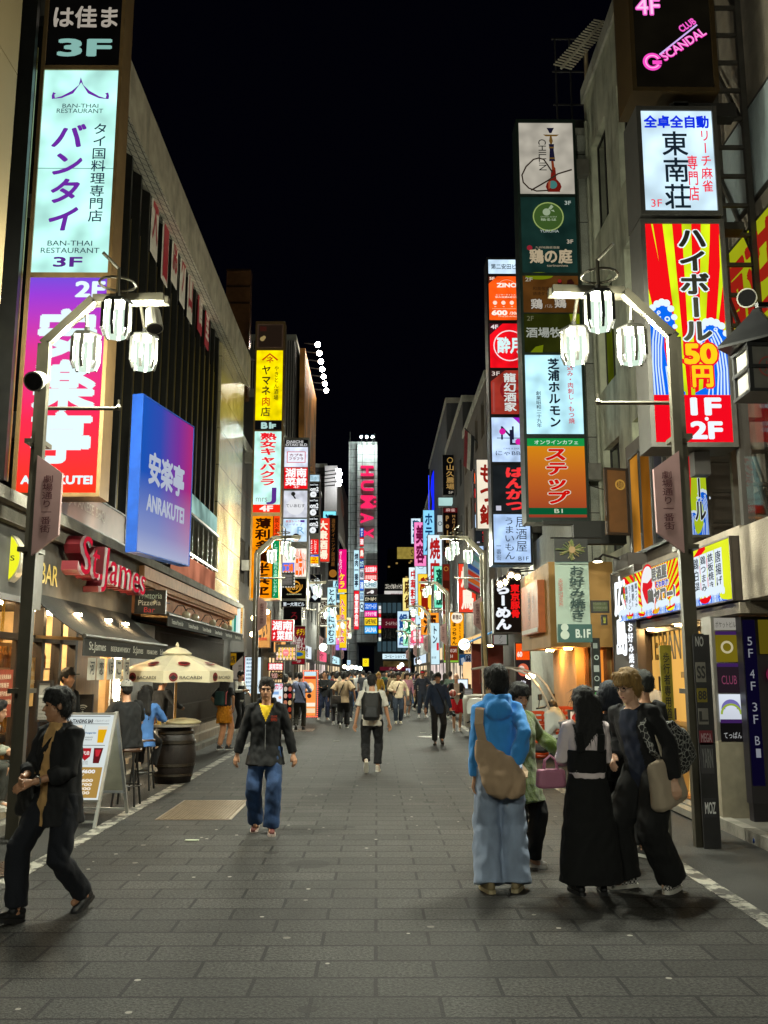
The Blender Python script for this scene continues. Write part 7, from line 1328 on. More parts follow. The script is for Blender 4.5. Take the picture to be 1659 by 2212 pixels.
def person(label, pos, H=1.7, yaw=0, feet=None, hands=None, lean=0, side=0, twist=0, head=(0, 0), hz=None, top=None, bottom=None, shoe=('#1a1a1a', '#b8b8b0'), hair=('short', '#0c0a0a'), skin='a', near=0, group=None, extra=None, build=1.0, eyes=False, seed=1, cap=None):
    """near: 2 foreground (fingers, face, folds), 1 mid distance, 0 crowd"""
    k = H/1.74; t = thing('person', label, 'person', tuple(pos), group); t['_o'] = [0, 0, 0]; t.rotation_euler = (0, 0, R_(yaw)); t.scale = (k, k, k)
    J = {}; fy = -1; hz = hz if hz is not None else .93
    feet = feet or ((.1, 0, 0, 0, 8), (.1, 0, 0, 0, 8)); ln, sd = R_(lean), R_(side); u = V((math.sin(sd), -math.sin(ln)*math.cos(sd), math.cos(ln)*math.cos(sd))).normalized()
    r = V((math.cos(R_(twist)), math.sin(R_(twist)), 0)); r = (r-u*r.dot(u)).normalized(); f = u.cross(r)*1; f = -(r.cross(u))*-1
    f = V((0, -1, 0)) if False else (u.cross(r))*-1
    if f.y > 0: f = -f
    P = V((0, 0, hz)); nb = P+u*.53; B = build
    J.update(P=P, u=u, r=r, f=f, nb=nb)
    hy, hp = R_(head[0]), R_(head[1]); hf = (f*math.cos(hy)+r*math.sin(hy)); hf.z = 0; hf.normalize(); hf = (hf*math.cos(hp)-V((0, 0, 1))*math.sin(hp)).normalized(); hr = V((0, 0, 1)).cross(hf)*-1; hr = hf.cross(V((0, 0, 1))).normalized(); hu = hr.cross(hf)
    C = nb+u*.03+V((0, 0, .125))+f*.025+hf*.01; J.update(C=C, hf=hf, hr=hr, hu=hu)
    legs = []; arms = []
    for i, s in enumerate((-1, 1)):           # -1 the person's right
        fx, ff, lift, pit, fyaw = feet[i]; hip = P+V((s*.09*B, 0, -.02)); ank = V((s*fx, -ff, .085+lift)); pole = V((s*.12, -1, .0)); kn, ank = ik(hip, ank, .43, .43, pole); legs.append((hip, kn, ank, s, pit, fyaw))
        sh = nb+r*(s*.16*B)-u*.05; hd = hands[i] if hands else None
        if hd is None: hd = (s*.25*B, .04, .88)
        tg = V((hd[0], -hd[1], hd[2])) ; pl = V((s*.7, .8, -.25)) if len(hd) < 4 else V(hd[3]); el, wr = ik(sh, tg, .285, .25, pl); arms.append((sh, el, wr, s))
    J['legs'] = legs; J['arms'] = arms
    vb = (.02, .011, .0062)[near]; F_ = Fuse()
    # body
    F_.ell(C+hu*.035-hf*.008, (hr*.076, hf*.096, hu*.1)).ell(C-hu*.035+hf*.02, (hr*.06, hf*.074, hu*.085)).cap(C-hu*.098+hf*.058, .024, C-hu*.1+hf*.05, .026)
    F_.cap(nb-u*.06, .062, C-hu*.05-hf*.01, .054)
    if near:
        F_.cap(C+hf*.084+hu*.012, .009, C+hf*.104-hu*.026, .0135).cap(C+hf*.084-hu*.062-hr*.014, .009, C+hf*.084-hu*.062+hr*.014, .009).cap(C+hf*.083+hu*.03-hr*.04, .011, C+hf*.083+hu*.03+hr*.04, .011)
        for s in (-1, 1): F_.ell(C+hr*s*.077-hu*.0-hf*.01, (hr*.011, hf*.02, hu*.032)).ell(C+hr*s*.04-hu*.03+hf*.05, (hr*.022, hf*.022, hu*.022))
    tl = lambda a, x, y: (P+u*a, r*(x*B), f*y)
    F_.loft([tl(-.1, .11, .075), tl(0, .125, .08), tl(.14, .11, .075), tl(.32, .13, .085), tl(.43, .135, .07), tl(.52, .065, .058)])
    for hip, kn, ank, s, pit, fyaw in legs: F_.chain([(hip, .07), (kn, .048), (kn.lerp(ank, .3), .052), (ank, .036)]); F_.cap(ank-V((0, 0, .02)), .036, ank+V((0, -.1, -.045)), .028)
    for sh, el, wr, s in arms:
        F_.chain([(sh-r*s*.02, .04), (el, .036), (el.lerp(wr, .25), .038), (wr, .026)])
        d = (wr-el).normalized(); ts = (f*.75-r*s*.6); ts = (ts-d*ts.dot(d)).normalized(); n_ = d.cross(ts)*s
        if near < 1: F_.cap(wr, .026, wr+d*.09, .03).cap(wr+d*.09, .028, wr+d*.14+n_*-.02, .018)
        else:
            curl = .5 if near == 2 else .6
            for a in (-1.5, -.5, .5, 1.5): F_.cap(wr, .017, wr+d*.088+ts*(a*.019), .0135)
            for a, L in ((1.5, .07), (.5, .08), (-.5, .076), (-1.5, .058)):
                b0 = wr+d*.088+ts*(a*.02); b1 = b0+(d*math.cos(curl*.6)-n_*-1*math.sin(curl*.6))*L*.5; b2 = b1+(d*math.cos(curl*1.7)-n_*-1*math.sin(curl*1.7))*L*.5; F_.chain([(b0, .0105), (b1, .0095), (b2, .008)])
            F_.chain([(wr+d*.025+ts*.022, .014), (wr+d*.06+ts*.047+n_*.008, .0115), (wr+d*.092+ts*.05+n_*.02, .009)])
    F_.make('body', SKIN[skin], t, vb, 3)
    # eyes, brows
    if near == 2 or eyes:
        for s in (-1, 1):
            e = MB(); c = C+hr*s*.031+hf*.083+hu*.008; fs = Fuse().ell(c, (hr*.0145, hf*.008, hu*.006)); e.add(fs.mb.v, fs.mb.f); e.build('eye', M('#17100d', .2, var=0), t, smooth=True)
            e = MB(); fs = Fuse().cap(C+hr*s*.016+hf*.095+hu*.028, .0045, C+hr*s*.046+hf*.084+hu*.031, .0035); e.add(fs.mb.v, fs.mb.f); e.build('eyebrow', M('#120d0b', .6, var=0), t, smooth=True)
        e = MB(); fs = Fuse().cap(C+hf*.0905-hu*.061-hr*.017, .0042, C+hf*.0905-hu*.061+hr*.017, .0042); e.add(fs.mb.v, fs.mb.f); e.build('lips', M('#7a4038', .45, var=0), t, smooth=True)
    # hair
    hs, hc = hair; HM = HAIRM(hc); h = Fuse(); vh = (.02, .012, .009)[near]
    if hs != 'bald':
        w = 1.01 if hs in ('bowl', 'long', 'bob') else 1.0
        h.ell(C+hu*.05-hf*.018, (hr*.089*w, hf*.104, hu*.105*w))
        if hs == 'short': h.ell(C+hu*.0-hf*.055, (hr*.076, hf*.058, hu*.08)).ell(C+hu*.105+hf*.03, (hr*.06, hf*.06, hu*.05))
        if hs == 'crop': h = Fuse().ell(C+hu*.048-hf*.016, (hr*.081, hf*.099, hu*.1)).ell(C-hf*.05, (hr*.072, hf*.055, hu*.07))
        if hs in ('bowl', 'bob', 'long'):
            for a in range(-4, 5):
                aa = a*.2; d = hf*math.cos(aa)+hr*math.sin(aa); h.cap(C+hu*.1+d*.06, .034, C+hu*(.046-.006*(a % 2))+d*(.098 if abs(a) < 3 else .088), .016)
            h.ell(C-hu*.01-hf*.045, (hr*.088, hf*.07, hu*.1))
            for s in (-1, 1): h.cap(C+hr*s*.078+hu*.05, .03, C+hr*s*.08-hu*(.02 if hs == 'bowl' else .07)-hf*.01, .022)
        if hs == 'tousle':
            rg = random.Random(seed)
            for a in range(26):
                q1 = rg.uniform(0, 6.28); q2 = rg.uniform(.1, 1.35); d = (hf*math.cos(q1)+hr*math.sin(q1))*math.sin(q2)+hu*math.cos(q2)
                if d.dot(hf) > .75 and d.dot(hu) < .35: continue
                b0 = C+hu*.05-hf*.015+d*.08; h.cap(b0, .03, b0+d*.02+V((rg.uniform(-.02, .02), rg.uniform(-.02, .02), -.03)), .014)
            for a in range(-4, 5): d = hf*math.cos(a*.2)+hr*math.sin(a*.2); h.cap(C+hu*.11+d*.06, .034, C+hu*.045+d*.097+hr*.012, .013)
            h.ell(C-hu*.0-hf*.05, (hr*.084, hf*.066, hu*.1))
        if hs == 'long':
            L = .5
            for a in range(-4, 5):
                x = hr*(a*.022)*1.0; rg = random.Random(seed*9+a); e_ = L-.07*abs(a)/4+rg.uniform(-.03, .02); h.chain([(C+hu*.02-hf*.07+x*.9, .045), (C-hu*.12-hf*.09+x*1.05, .036), (C-V((0, 0, e_*.7))-f*(.125)+x*1.1, .03), (C-V((0, 0, e_))-f*.13+x*1.0+r*rg.uniform(-.015, .015), .012)])
        if hs == 'bob':
            for a in range(-4, 5): x = hr*(a*.022); h.chain([(C+hu*.02-hf*.06+x, .045), (C-hu*.12-hf*.065+x*1.05, .03)])
        ho = h.make('hair', HM, t, vh, 1, wr=.0055 if near else 0, ws=48, wst=(1, 1, .3), seed=seed)
        if near and not cap: strands(ho, C, hu, hf, 700 if near == 2 else 160, .075 if hs in ('long', 'bob') else .045, seed)
    if cap:
        c_ = Fuse(); vs = []; b = MB(); n = 16
        for i in range(6):
            a = i*math.pi/2/5
            for q in range(n): z = 2*math.pi*q/n; vs.append(C+hu*(.045+.1*math.sin(a))+hr*(.092*math.cos(a)*math.cos(z))+hf*(.108*math.cos(a)*math.sin(z)-.012))
        b.add(vs, [(i*n+q, i*n+(q+1) % n, (i+1)*n+(q+1) % n, (i+1)*n+q) for i in range(5) for q in range(n)]); br = [C+hu*.05+hr*.085*math.cos(z)+hf*(.07+.115*max(0, math.sin(z))) for z in [math.pi*q/10 for q in range(11)]]; ce = [q+hu*.012 for q in br]; b.add(br+ce, [tuple(range(11)), tuple(range(21, 10, -1))]+[(q, q+1, q+12, q+11) for q in range(10)]); b.build('cap', CL(cap), t, smooth=True)
    # garments
    vt = (.024, .015, .011)[near]; wr_ = (0, .005, .0085)[near]
    if top:
        kind, col, o = top; T_ = Fuse(); hem = o.get('hem', -.06); fit = o.get('fit', 1.0); sl = o.get('sleeve', 1.0); cw = o.get('cuff', 1.0); m_ = o.get('mat') or CL(col); hw = o.get('hemw', 1.0)
        secs = [tl(hem, .156*fit*hw, (.124 if hem > -.14 else .155)*fit*hw)] + [tl(a, x*fit, y*fit) for a, x, y in ((.06, .147, .116), (.2, .145, .114), (.33, .155, .118), (.43, .165, .1), (.475, .138, .085), (.515, .082, .074)) if a > hem+.04]; T_.loft(secs)
        for sh, el, wr, s in arms:
            pts = [(sh+r*s*-.03, .075*fit), (sh+r*s*.0, .075*fit)]
            if sl <= .5: e = sh.lerp(el, sl*2); T_.tube([sh-r*s*.05+u*.005, sh, e], [.058*fit, .063*fit, .062*fit*cw], 12)
            else:
                e = el.lerp(wr, (sl-.5)*2); d1 = (el-sh).normalized(); T_.tube([sh-r*s*.05+u*.005, sh, sh.lerp(el, .5), el, el.lerp(e, .5), e], [.058*fit, .062*fit, .058*fit, .053*fit, .05*fit*cw, .04*fit*cw], 12); T_.cap(sh.lerp(el, .9), .05*fit, el.lerp(e, .12), .05*fit)
        if o.get('hood'):
            for a in range(-4, 5): aa = a*.42; d = -f*math.cos(aa)+r*math.sin(aa); T_.cap(nb-u*.02+d*.085, .042, nb+u*.035+d*.085, .03)
            T_.ell(nb-u*.06-f*.115, (r*.11, f*.055, u*.09))
        if o.get('collar'):
            for a in range(-7, 8): aa = a*.42; d = -f*math.cos(aa)+r*math.sin(aa); T_.cap(nb-u*.02+d*.07, .018, nb+u*.03+d*.072, .012)
        sp = o.get('split'); T_.make(kind, m_, t, vt, 2, wr_*o.get('wr', 1), 10, seed=seed, split=sp(J) if sp else None)
    if bottom:
        kind, col, o = bottom; B_ = Fuse(); m_ = o.get('mat') or CL(col); tw, kw, hw2 = o.get('w', (.098, .075, .068)); end = o.get('end', .97)
        if kind in ('skirt', 'dress'):
            L = o.get('len', .75); w0, w1 = o.get('sw', (.165, .27)); secs = []
            for i in range(8): a = i/7; z = .1-(L+.1)*a; secs.append((P+u*max(z, .0)+V((0, 0, min(z, 0))), r*(w0+(w1-w0)*a**.7), f*((w0*.74)+(w1*.8-w0*.74)*a**.7)))
            B_.loft(secs, 28)
        else:
            B_.loft([tl(-.13, .14, .1), tl(-.04, .15, .112), tl(.06, .145, .105), tl(.12, .135, .1)])
            for hip, kn, ank, s, pit, fyaw in legs:
                if end <= .5: e = hip.lerp(kn, end*2); B_.tube([hip+V((0, 0, .04)), hip.lerp(e, .5), e], [tw, tw, hw2], 14)
                else: e = kn.lerp(ank, (end-.5)*2)-V((0, 0, o.get('drop', 0))); B_.tube([hip+V((0, 0, .05)), hip.lerp(kn, .22), kn, kn.lerp(e, .5), e], [tw*.98, tw, kw, (kw+hw2)/2, hw2], 14)
        B_.make(kind, m_, t, vt, 2, wr_*1.1, 8, (1, 1, .8), seed=seed+3)
    if shoe:
        for hip, kn, ank, s, pit, fyaw in legs:
            yw = R_(fyaw)*s; d = V((math.sin(yw), -math.cos(yw), 0)); pt = R_(pit); d = d*math.cos(pt)-V((0, 0, 1))*math.sin(pt); upv = V((0, 0, 1)) if not pit else (V((0, 0, 1))-d*d.z).normalized(); hl = ank-d*.055-upv*.05; S_ = Fuse(); sdv = d.cross(upv)
            S_.cap(hl+upv*.012, .036, ank+d*.07-upv*.043, .041).cap(ank+d*.07-upv*.047, .041, ank+d*.15-upv*.052, .03).cap(hl+upv*.05, .033, ank+d*.02-upv*.0, .038)
            zf = ank-upv*.085
            so = S_.make('shoe', CL(shoe[0], .6), t, (.02, .012, .009)[near], 1)
            n = 14; L0 = [(-.095, .0), (-.085, .028), (-.03, .036), (.05, .043), (.12, .042), (.165, .03), (.185, .0)]; out = L0+[(a, -b) for a, b in L0[-2:0:-1]]; base = [zf+d*a+sdv*b for a, b in out]; MB().prism(base, upv*.028).build('sole', M(shoe[1], .6), so)
    if extra: extra(t, J, near)
    return t
def strands(o, C, hu, hf, n, ln, seed):
    """loose locks laid over the hair, running from the crown outward and down past its edge"""
    rg = random.Random(seed+50); me = o.data; bm = bmesh.new(); bm.from_mesh(me); bm.verts.ensure_lookup_table(); vs = list(bm.verts); cr = C+hu*.14-hf*.03
    for _ in range(n):
        v = rg.choice(vs); p, nn = v.co.copy(), v.normal.copy(); d = (p-cr)*.6-V((0, 0, .08)); d = d-nn*d.dot(nn)
        if d.length < 1e-4: continue
        d.normalize(); d = (d+V((rg.uniform(-.3, .3), rg.uniform(-.3, .3), 0))).normalized(); L = ln*rg.uniform(.5, 1.3); w = d.cross(nn).normalized()*rg.uniform(.0015, .0034); pr = []
        for k in range(4): q = p+d*(L*k/3)+nn*(.002+.003*math.sin(k*1.1))-V((0, 0, .006*k*k*L/.05*.2)); s_ = (1, .9, .6, .08)[k]; pr.append((bm.verts.new(q-w*s_), bm.verts.new(q+nn*.0025*s_), bm.verts.new(q+w*s_)))
        e_ = p+d*L-C
        if e_.dot(hf) > .03 and e_.dot(hu) < .035: bmesh.ops.delete(bm, geom=[x for t_ in pr for x in t_], context='VERTS'); continue
        for a, b in zip(pr, pr[1:]): bm.faces.new((a[0], a[1], b[1], b[0])).smooth = True; bm.faces.new((a[1], a[2], b[2], b[1])).smooth = True
    bm.to_mesh(me); bm.free()
def ribbon(pts, wv, th, name, mat, parent):           # strap: pts with a width vector
    mb = MB(); v = []
    for i, p in enumerate(pts):
        d = (pts[min(i+1, len(pts)-1)]-pts[max(i-1, 0)]).normalized(); w = wv[i] if isinstance(wv, list) else wv; w = (w-d*w.dot(d)).normalized()*(w.length if True else 1); n_ = d.cross(w).normalized()*th; v += [p-w-n_, p+w-n_, p+w+n_, p-w+n_]
    mb.add(v, [(4*i+a, 4*i+(a+1) % 4, 4*i+4+(a+1) % 4, 4*i+4+a) for i in range(len(pts)-1) for a in range(4)]+[(3, 2, 1, 0), tuple(4*(len(pts)-1)+a for a in range(4))]); return mb.build(name, mat, parent, smooth=False)
def strap_pts(J, s, hipz=-.05, gap=.02, fr=True, bk=True):
    """crossbody strap over shoulder s (-1 right) to the opposite hip, round front and back"""
    P, u, r, f = J['P'], J['u'], J['r'], J['f']; out = []
    for i in range(-8, 9):
        a = i/8; k = abs(a); x = s*(.085*(1-k))-s*.17*k**1.3; z = .5*(1-k**1.5)+hipz*k**1.5; dep = (.13+gap)*math.sin(min(1, k*2.2)*math.pi/2)*(1-.55*max(0, k-.75)/.25)
        out.append(P+u*z+r*x+(f if a < 0 else -f)*dep)
    return out
def bagmesh(c, r, u, f, w, h, d, name, mat, parent, vox=.012, wr=.01, taper=1.1, seed=4):
    B_ = Fuse().loft([(c-u*h*.5, r*w*.42*taper, f*d*.4), (c-u*h*.4, r*w*.5*taper, f*d*.5), (c, r*w*.5, f*d*.5), (c+u*h*.42, r*w*.46, f*d*.35), (c+u*h*.5, r*w*.42, f*d*.2)], 24, .6)
    return B_.make(name, mat, parent, vox, 2, wr, 9, seed=seed)
# ---- the foreground
JEAN = CL('#1d2f4d', .85, .3, 300); LJEAN = M('#93a2bc', .9, var=.22, scale=7, bump=.35, bscale=260, stretch=(1, 1, .5)); BLKC = CL('#060607'); NAVYC = CL('#0e1420'); CREAM = CL('#b9ad98')
def zip_split(J):
    P, u, r, f = J['P'], J['u'], J['r'], J['f']
    return [('tshirt', CL('#d8b20c', .85), lambda c, n: n.dot(f) > .1 and abs((c-P).dot(r)) < (((c-P).dot(u)-.33)*.42) and (c-P).dot(u) < .53)]
def bh_extra(t, J, near):
    P, u, r, f, C, hf, hr, hu = (J[k] for k in ('P', 'u', 'r', 'f', 'C', 'hf', 'hr', 'hu'))
    MB().tube([P+u*a+f*(.148+.0*a) for a in (-.1, .0, .1, .2, .3)], .004, 5).build('zip', M('#b8b8b8', .3, .8), t)
    q = Panel(P+u*.4+f*.142+r*.06, r, u, .07, .07); q.n = f; q.text('COOKIE', .0, .0, 1, .3, '#c8401c', .05).text('好吃!', .0, .4, 1, .5, '#c8401c', .06); q.finish(t, 0, lit=False)
    for s in (-1, 1): MB().tube([C+hr*s*.034+hf*.1+hr*.026*math.cos(a)+hu*(.006+.019*math.sin(a)) for a in [k*math.pi/8 for k in range(17)]], .0022, 5).tube([C+hr*s*.06+hf*.098+hu*.008, C+hr*s*.08+hf*.01+hu*.012], .002, 4).build('spectacles', M('#3a3a3e', .3, .6), t)
person('man in a black zip hoodie over a yellow shirt walking toward the camera', G(570, 1797), 1.66, 4, ((.1, -.1, .03, 18, 10), (.09, .16, 0, 0, 6)), ((-.33, .05, .84), (.33, .06, .84)), 2, 0, 0, (-3, 3), .915, ('hoodie', '', dict(mat=CL('#07080b'), hem=-.16, hemw=1.22, fit=1.12, cuff=1.1, hood=True, split=zip_split)), ('jeans', '', dict(mat=M('#223c63', .9, var=.3, scale=6, bump=.35, bscale=260), w=(.1, .092, .094), drop=.03)), ('#5a2420', '#b8a8a0'), ('short', '#17120f'), 'a', 2, None, bh_extra, 1.08, seed=2)
def lw_split(J):
    P, u, r, f = J['P'], J['u'], J['r'], J['f']
    return [('tshirt', CL('#b8905c', .85), lambda c, n: n.dot(f) > .15 and abs((c-P).dot(r)+.0) < .05+.1*max(0, (c-P).dot(u)-.36))]
def lw_extra(t, J, near):
    P, u, r, f = (J[k] for k in ('P', 'u', 'r', 'f'))
    bagmesh(P-r*.24-u*.02+f*.08, r, u, f, .24, .28, .14, 'shoulder_bag', CL('#0c0c0e', .5), t); pts = strap_pts(J, 1); ribbon(pts, u.cross(f)*.0+u*.018, .004, 'strap', BLKC, t)
    sh, el, wr, s = J['arms'][1]; d = (wr-el).normalized(); MB().tube([wr-d*.02+V((.033*math.cos(a), .0, .033*math.sin(a))) for a in [k*math.pi/6 for k in range(13)]], .006, 5).build('wrist_watch', M('#9a9a98', .3, .8), t)
person('young man in a dark open overshirt striding out at the left edge, looking aside', G(112, 1975), 1.66, -28, ((.05, .3, .0, -12, 4), (.1, -.22, .03, 20, 12)), ((-.06, .3, 1.02), (.07, .31, 1.0)), 2, 0, -6, (-32, 2), .86, ('overshirt', '', dict(mat=CL('#090a0e', .85), hem=-.2, fit=1.22, sleeve=.8, cuff=1.25, collar=True, split=lw_split)), ('trousers', '', dict(mat=CL('#070b16'), w=(.105, .088, .082))), ('#0d0d10', '#1a1a1c'), ('tousle', '#0a0909'), 'b', 2, None, lw_extra, 1.04, seed=5)
def bp_extra(t, J, near):
    P, u, r, f = (J[k] for k in ('P', 'u', 'r', 'f'))
    bagmesh(P+u*.24-f*.22, r, u, f, .3, .48, .2, 'backpack', CL('#0c0d0e', .7), t, .013, .006, 1.0); bagmesh(P+u*.14-f*.32, r, u, f, .22, .2, .06, 'backpack_pocket', CL('#15171a', .7), t, .012, .004)
    for s in (-1, 1): ribbon([P+u*.1+r*s*.15-f*.15, P+u*.36+r*s*.16-f*.15, P+u*.49+r*s*.11-f*.07, P+u*.5+r*s*.1, P+u*.4+r*s*.12+f*.14, P+u*.1+r*s*.17+f*.1], r*.028, .006, 'strap', BLKC, t)
    MB().box((-.02, 0, 0), (.02, .01, .04))
person('man seen from behind with a black backpack over a white T-shirt', G(803, 1668), 1.7, 178, ((.1, .12, 0, 0, 6), (.09, -.2, .1, 50, 6)), ((-.31, .08, .86), (.3, .02, .86)), 3, 0, 0, (-6, 2), .905, ('tshirt', '#b8b4aa', dict(hem=-.1, fit=1.12, sleeve=.42, cuff=1.15)), ('trousers', '#0c0e11', dict(w=(.105, .08, .074), end=.94)), ('#b8b0a4', '#c8c4b8'), ('crop', '#0e0b0a'), 'b', 2, None, bp_extra, 1.08, seed=7)
def bl_extra(t, J, near):
    P, u, r, f = (J[k] for k in ('P', 'u', 'r', 'f')); TN = M('#b2967a', .9, var=.12, scale=6, bump=.3, bscale=200)
    # big soft bag hanging behind the right hip, strap up over the left shoulder
    Fuse().loft([(P-u*.2-f*.18-r*.05, r*.1, f*.045), (P-u*.17-f*.19-r*.04, r*.155, f*.065), (P-u*.02-f*.2-r*.02, r*.18, f*.075), (P+u*.08-f*.18+r*.03, r*.16, f*.055), (P+u*.18-f*.17+r*.11, r*.09, f*.03), (P+u*.24-f*.165+r*.145, r*.045, f*.015)], 26, .8).make('slouch_bag', TN, t, .011, 2, .014, 9, seed=3)
    ribbon([P+u*.2-f*.17+r*.13, P+u*.36-f*.165+r*.16, P+u*.47-f*.1+r*.15, P+u*.5+r*.13, P+u*.4+f*.13+r*.1, P+u*.1+f*.15-r*.1, P-u*.02-f*.0-r*.2, P-u*.05-f*.14-r*.18], r*.035, .005, 'strap', TN, t)
person('person in a blue hoodie and pale jeans seen from behind, brown slouch bag', G(1083, 1925), 1.76, 176, ((.12, .02, 0, 0, 14), (.1, -.03, 0, 0, 16)), ((-.13, -.15, 1.0, (-.2, .8, -.3)), (.19, .03, .865)), 1, 0, 0, (28, 6), .93, ('hoodie', '', dict(mat=M('#3a92e2', .9, var=.1, scale=5, bump=.25, bscale=200, sheen=.2), hem=-.12, fit=1.06, cuff=1.2, hood=True)), ('jeans', '', dict(mat=LJEAN, w=(.108, .108, .122), drop=.055)), ('#8a7a5a', '#a89a7a'), ('bowl', '#090708'), 'a', 2, None, None if False else bl_extra, .93, seed=9)
person('person in a fuzzy green cardigan half hidden behind the blue hoodie, one hand raised', G(1126, 1872), 1.62, 40, ((.2, .02, 0, 0, 12), (.08, .05, 0, 0, 12)), ((-.3, .05, .85), (.44, .14, 1.08, (.8, .4, -.6))), 0, 0, 0, (-20, 10), .92, ('cardigan', '', dict(mat=M('#5f7814', .95, var=.2, scale=9, bump=.9, bscale=120, sheen=.6), hem=-.3, fit=1.22, hemw=1.25, cuff=1.3)), ('trousers', '#0b0b0d', dict(w=(.1, .09, .1), drop=.02)), ('#a8a098', '#b8b4ac'), ('bowl', '#0a0808'), 'a', 2, seed=11)
def gl_extra(t, J, near):
    P, u, r, f = (J[k] for k in ('P', 'u', 'r', 'f'))
    for s in (-1, 1): ribbon([P+u*.28-f*.148+r*s*.08, P+u*.42-f*.142+r*s*.095, P+u*.505-f*.05+r*s*.1, P+u*.505+f*.02+r*s*.1, P+u*.44+f*.13+r*s*.09, P+u*.3+f*.148+r*s*.08], r*.03, .004, 'dress_strap', BLKC, t)
    Fuse().loft([(P+u*.1, r*.168, f*.134), (P+u*.2, r*.168, f*.134), (P+u*.29, r*.172, f*.14)], 26).make('bodice', BLKC, t, .011, 1, .004)
    PK = M('#b0708a', .55, var=.06, bump=.25, bscale=260); sh, el, wr, s = J['arms'][1]; c = el.lerp(wr, .3)+V((.11, .0, -.17)); B_ = Fuse().loft([(c+V((0, 0, -.085)), V((.115, .02, 0)), V((-.01, .045, 0))), (c+V((0, 0, -.07)), V((.135, .02, 0)), V((-.01, .055, 0))), (c+V((0, 0, .06)), V((.125, .02, 0)), V((-.01, .05, 0))), (c+V((0, 0, .075)), V((.11, .02, 0)), V((-.01, .04, 0)))], 28, .5); h = B_.make('handbag', PK, t, .009, 2)
    for dy in (-.03, .03): MB().tube([c+V((-.06, dy, .06)), c+V((-.05, dy*.6, .15)), c+V((0, dy*.3, .19)), c+V((.05, dy*.6, .15)), c+V((.06, dy, .06))], .008, 6).build('handle', PK, h)
    for hip, kn, ank, s, *_ in J['legs']: MB().tube([ank+V((0.045*math.cos(a), .045*math.sin(a), -.01)) for a in [k*math.pi/6 for k in range(13)]], .009, 5).build('ankle_strap', BLKC, t)
person('long haired woman in a white blouse and black pinafore dress seen from behind', G(1278, 1936), 1.6, 184, ((.1, .0, .02, 0, 10), (.11, .0, .02, 0, 10)), ((-.08, .3, 1.14, (-.35, .2, -.9)), (.1, .3, 1.12, (.4, .2, -.9))), 0, 0, 0, (10, 8), .92, ('blouse', '#dccdd0', dict(hem=.05, fit=1.08, cuff=1.5)), ('dress', '', dict(mat=BLKC, len=.8, sw=(.158, .27))), ('#0c0c0e', '#101012'), ('long', '#0b0809'), 'd', 2, None, gl_extra, .95, seed=13)
def bo_split(J):
    P, u, r, f = J['P'], J['u'], J['r'], J['f']
    return [('tshirt', M('#131c30', .85, var=.5, scale=9), lambda c, n: n.dot(f) > .1 and abs((c-P).dot(r)) < .075+.06*max(0, (c-P).dot(u)-.35))]
def bo_extra(t, J, near):
    P, u, r, f, C, hf, hr, hu = (J[k] for k in ('P', 'u', 'r', 'f', 'C', 'hf', 'hr', 'hu'))
    bagmesh(P-u*.05+r*.2+f*.08, f*1.0, u, r, .36, .36, .15, 'tote_bag', M('#a89884', .9, var=.06, bump=.2, bscale=220), t, .011, .005, 1.1)
    m_ = bpy.data.materials.new('net_print'); m_.use_nodes = True; nt = m_.node_tree; b = nt.nodes['Principled BSDF']; tc = nt.nodes.new('ShaderNodeTexCoord'); vo = nt.nodes.new('ShaderNodeTexVoronoi'); vo.feature = 'DISTANCE_TO_EDGE'; vo.inputs['Scale'].default_value = 28; nt.links.new(tc.outputs['Object'], vo.inputs['Vector']); rp = nt.nodes.new('ShaderNodeValToRGB'); rp.color_ramp.elements[0].position = .04; rp.color_ramp.elements[1].position = .1; rp.color_ramp.elements[0].color = lin('#8a8a86')+(1,); rp.color_ramp.elements[1].color = lin('#131316')+(1,); nt.links.new(vo.outputs['Distance'], rp.inputs[0]); nt.links.new(rp.outputs[0], b.inputs['Base Color']); b.inputs['Roughness'].default_value = .9
    Fuse().loft([(P-u*.1-f*.26+r*.1, f*.06, r*.06), (P+u*.0-f*.3+r*.12, f*.17, r*.1), (P+u*.18-f*.25+r*.15, f*.15, r*.09), (P+u*.36-f*.12+r*.2, f*.05, r*.03)], 22).make('net_print_bag', m_, t, .011, 2, .01); ribbon([P+u*.3-f*.13+r*.17, P+u*.47-f*.06+r*.14, P+u*.5+r*.12, P+u*.4+f*.12+r*.13, P+u*.2+f*.14+r*.19, P+u*.02+f*.0+r*.2], r*.03, .005, 'bag_strap', m_, t); ribbon([P+u*.1+r*.21+f*.06, P+u*.3+r*.2+f*.06, P+u*.44+r*.18+f*.03], f*.014, .004, 'tote_strap', CREAM, t)
    for s in (-1, 1): MB().tube([C+hr*s*.034+hf*.1+hr*.026*math.cos(a)+hu*(.006+.019*math.sin(a)) for a in [k*math.pi/8 for k in range(17)]], .002, 5).tube([C+hr*s*.06+hf*.098+hu*.008, C+hr*s*.08+hf*.01+hu*.012], .002, 4).build('spectacles', M('#3a3a3e', .3, .6), t)
CHK = bpy.data.materials.new('checker_canvas'); CHK.use_nodes = True; _c = CHK.node_tree.nodes.new('ShaderNodeTexChecker'); _c.inputs['Scale'].default_value = 55; _c.inputs['Color1'].default_value = (.55, .52, .5, 1); _c.inputs['Color2'].default_value = (.01, .01, .012, 1); _t = CHK.node_tree.nodes.new('ShaderNodeTexCoord'); CHK.node_tree.links.new(_t.outputs['Object'], _c.inputs[0]); CHK.node_tree.links.new(_c.outputs[0], CHK.node_tree.nodes['Principled BSDF'].inputs['Base Color'])
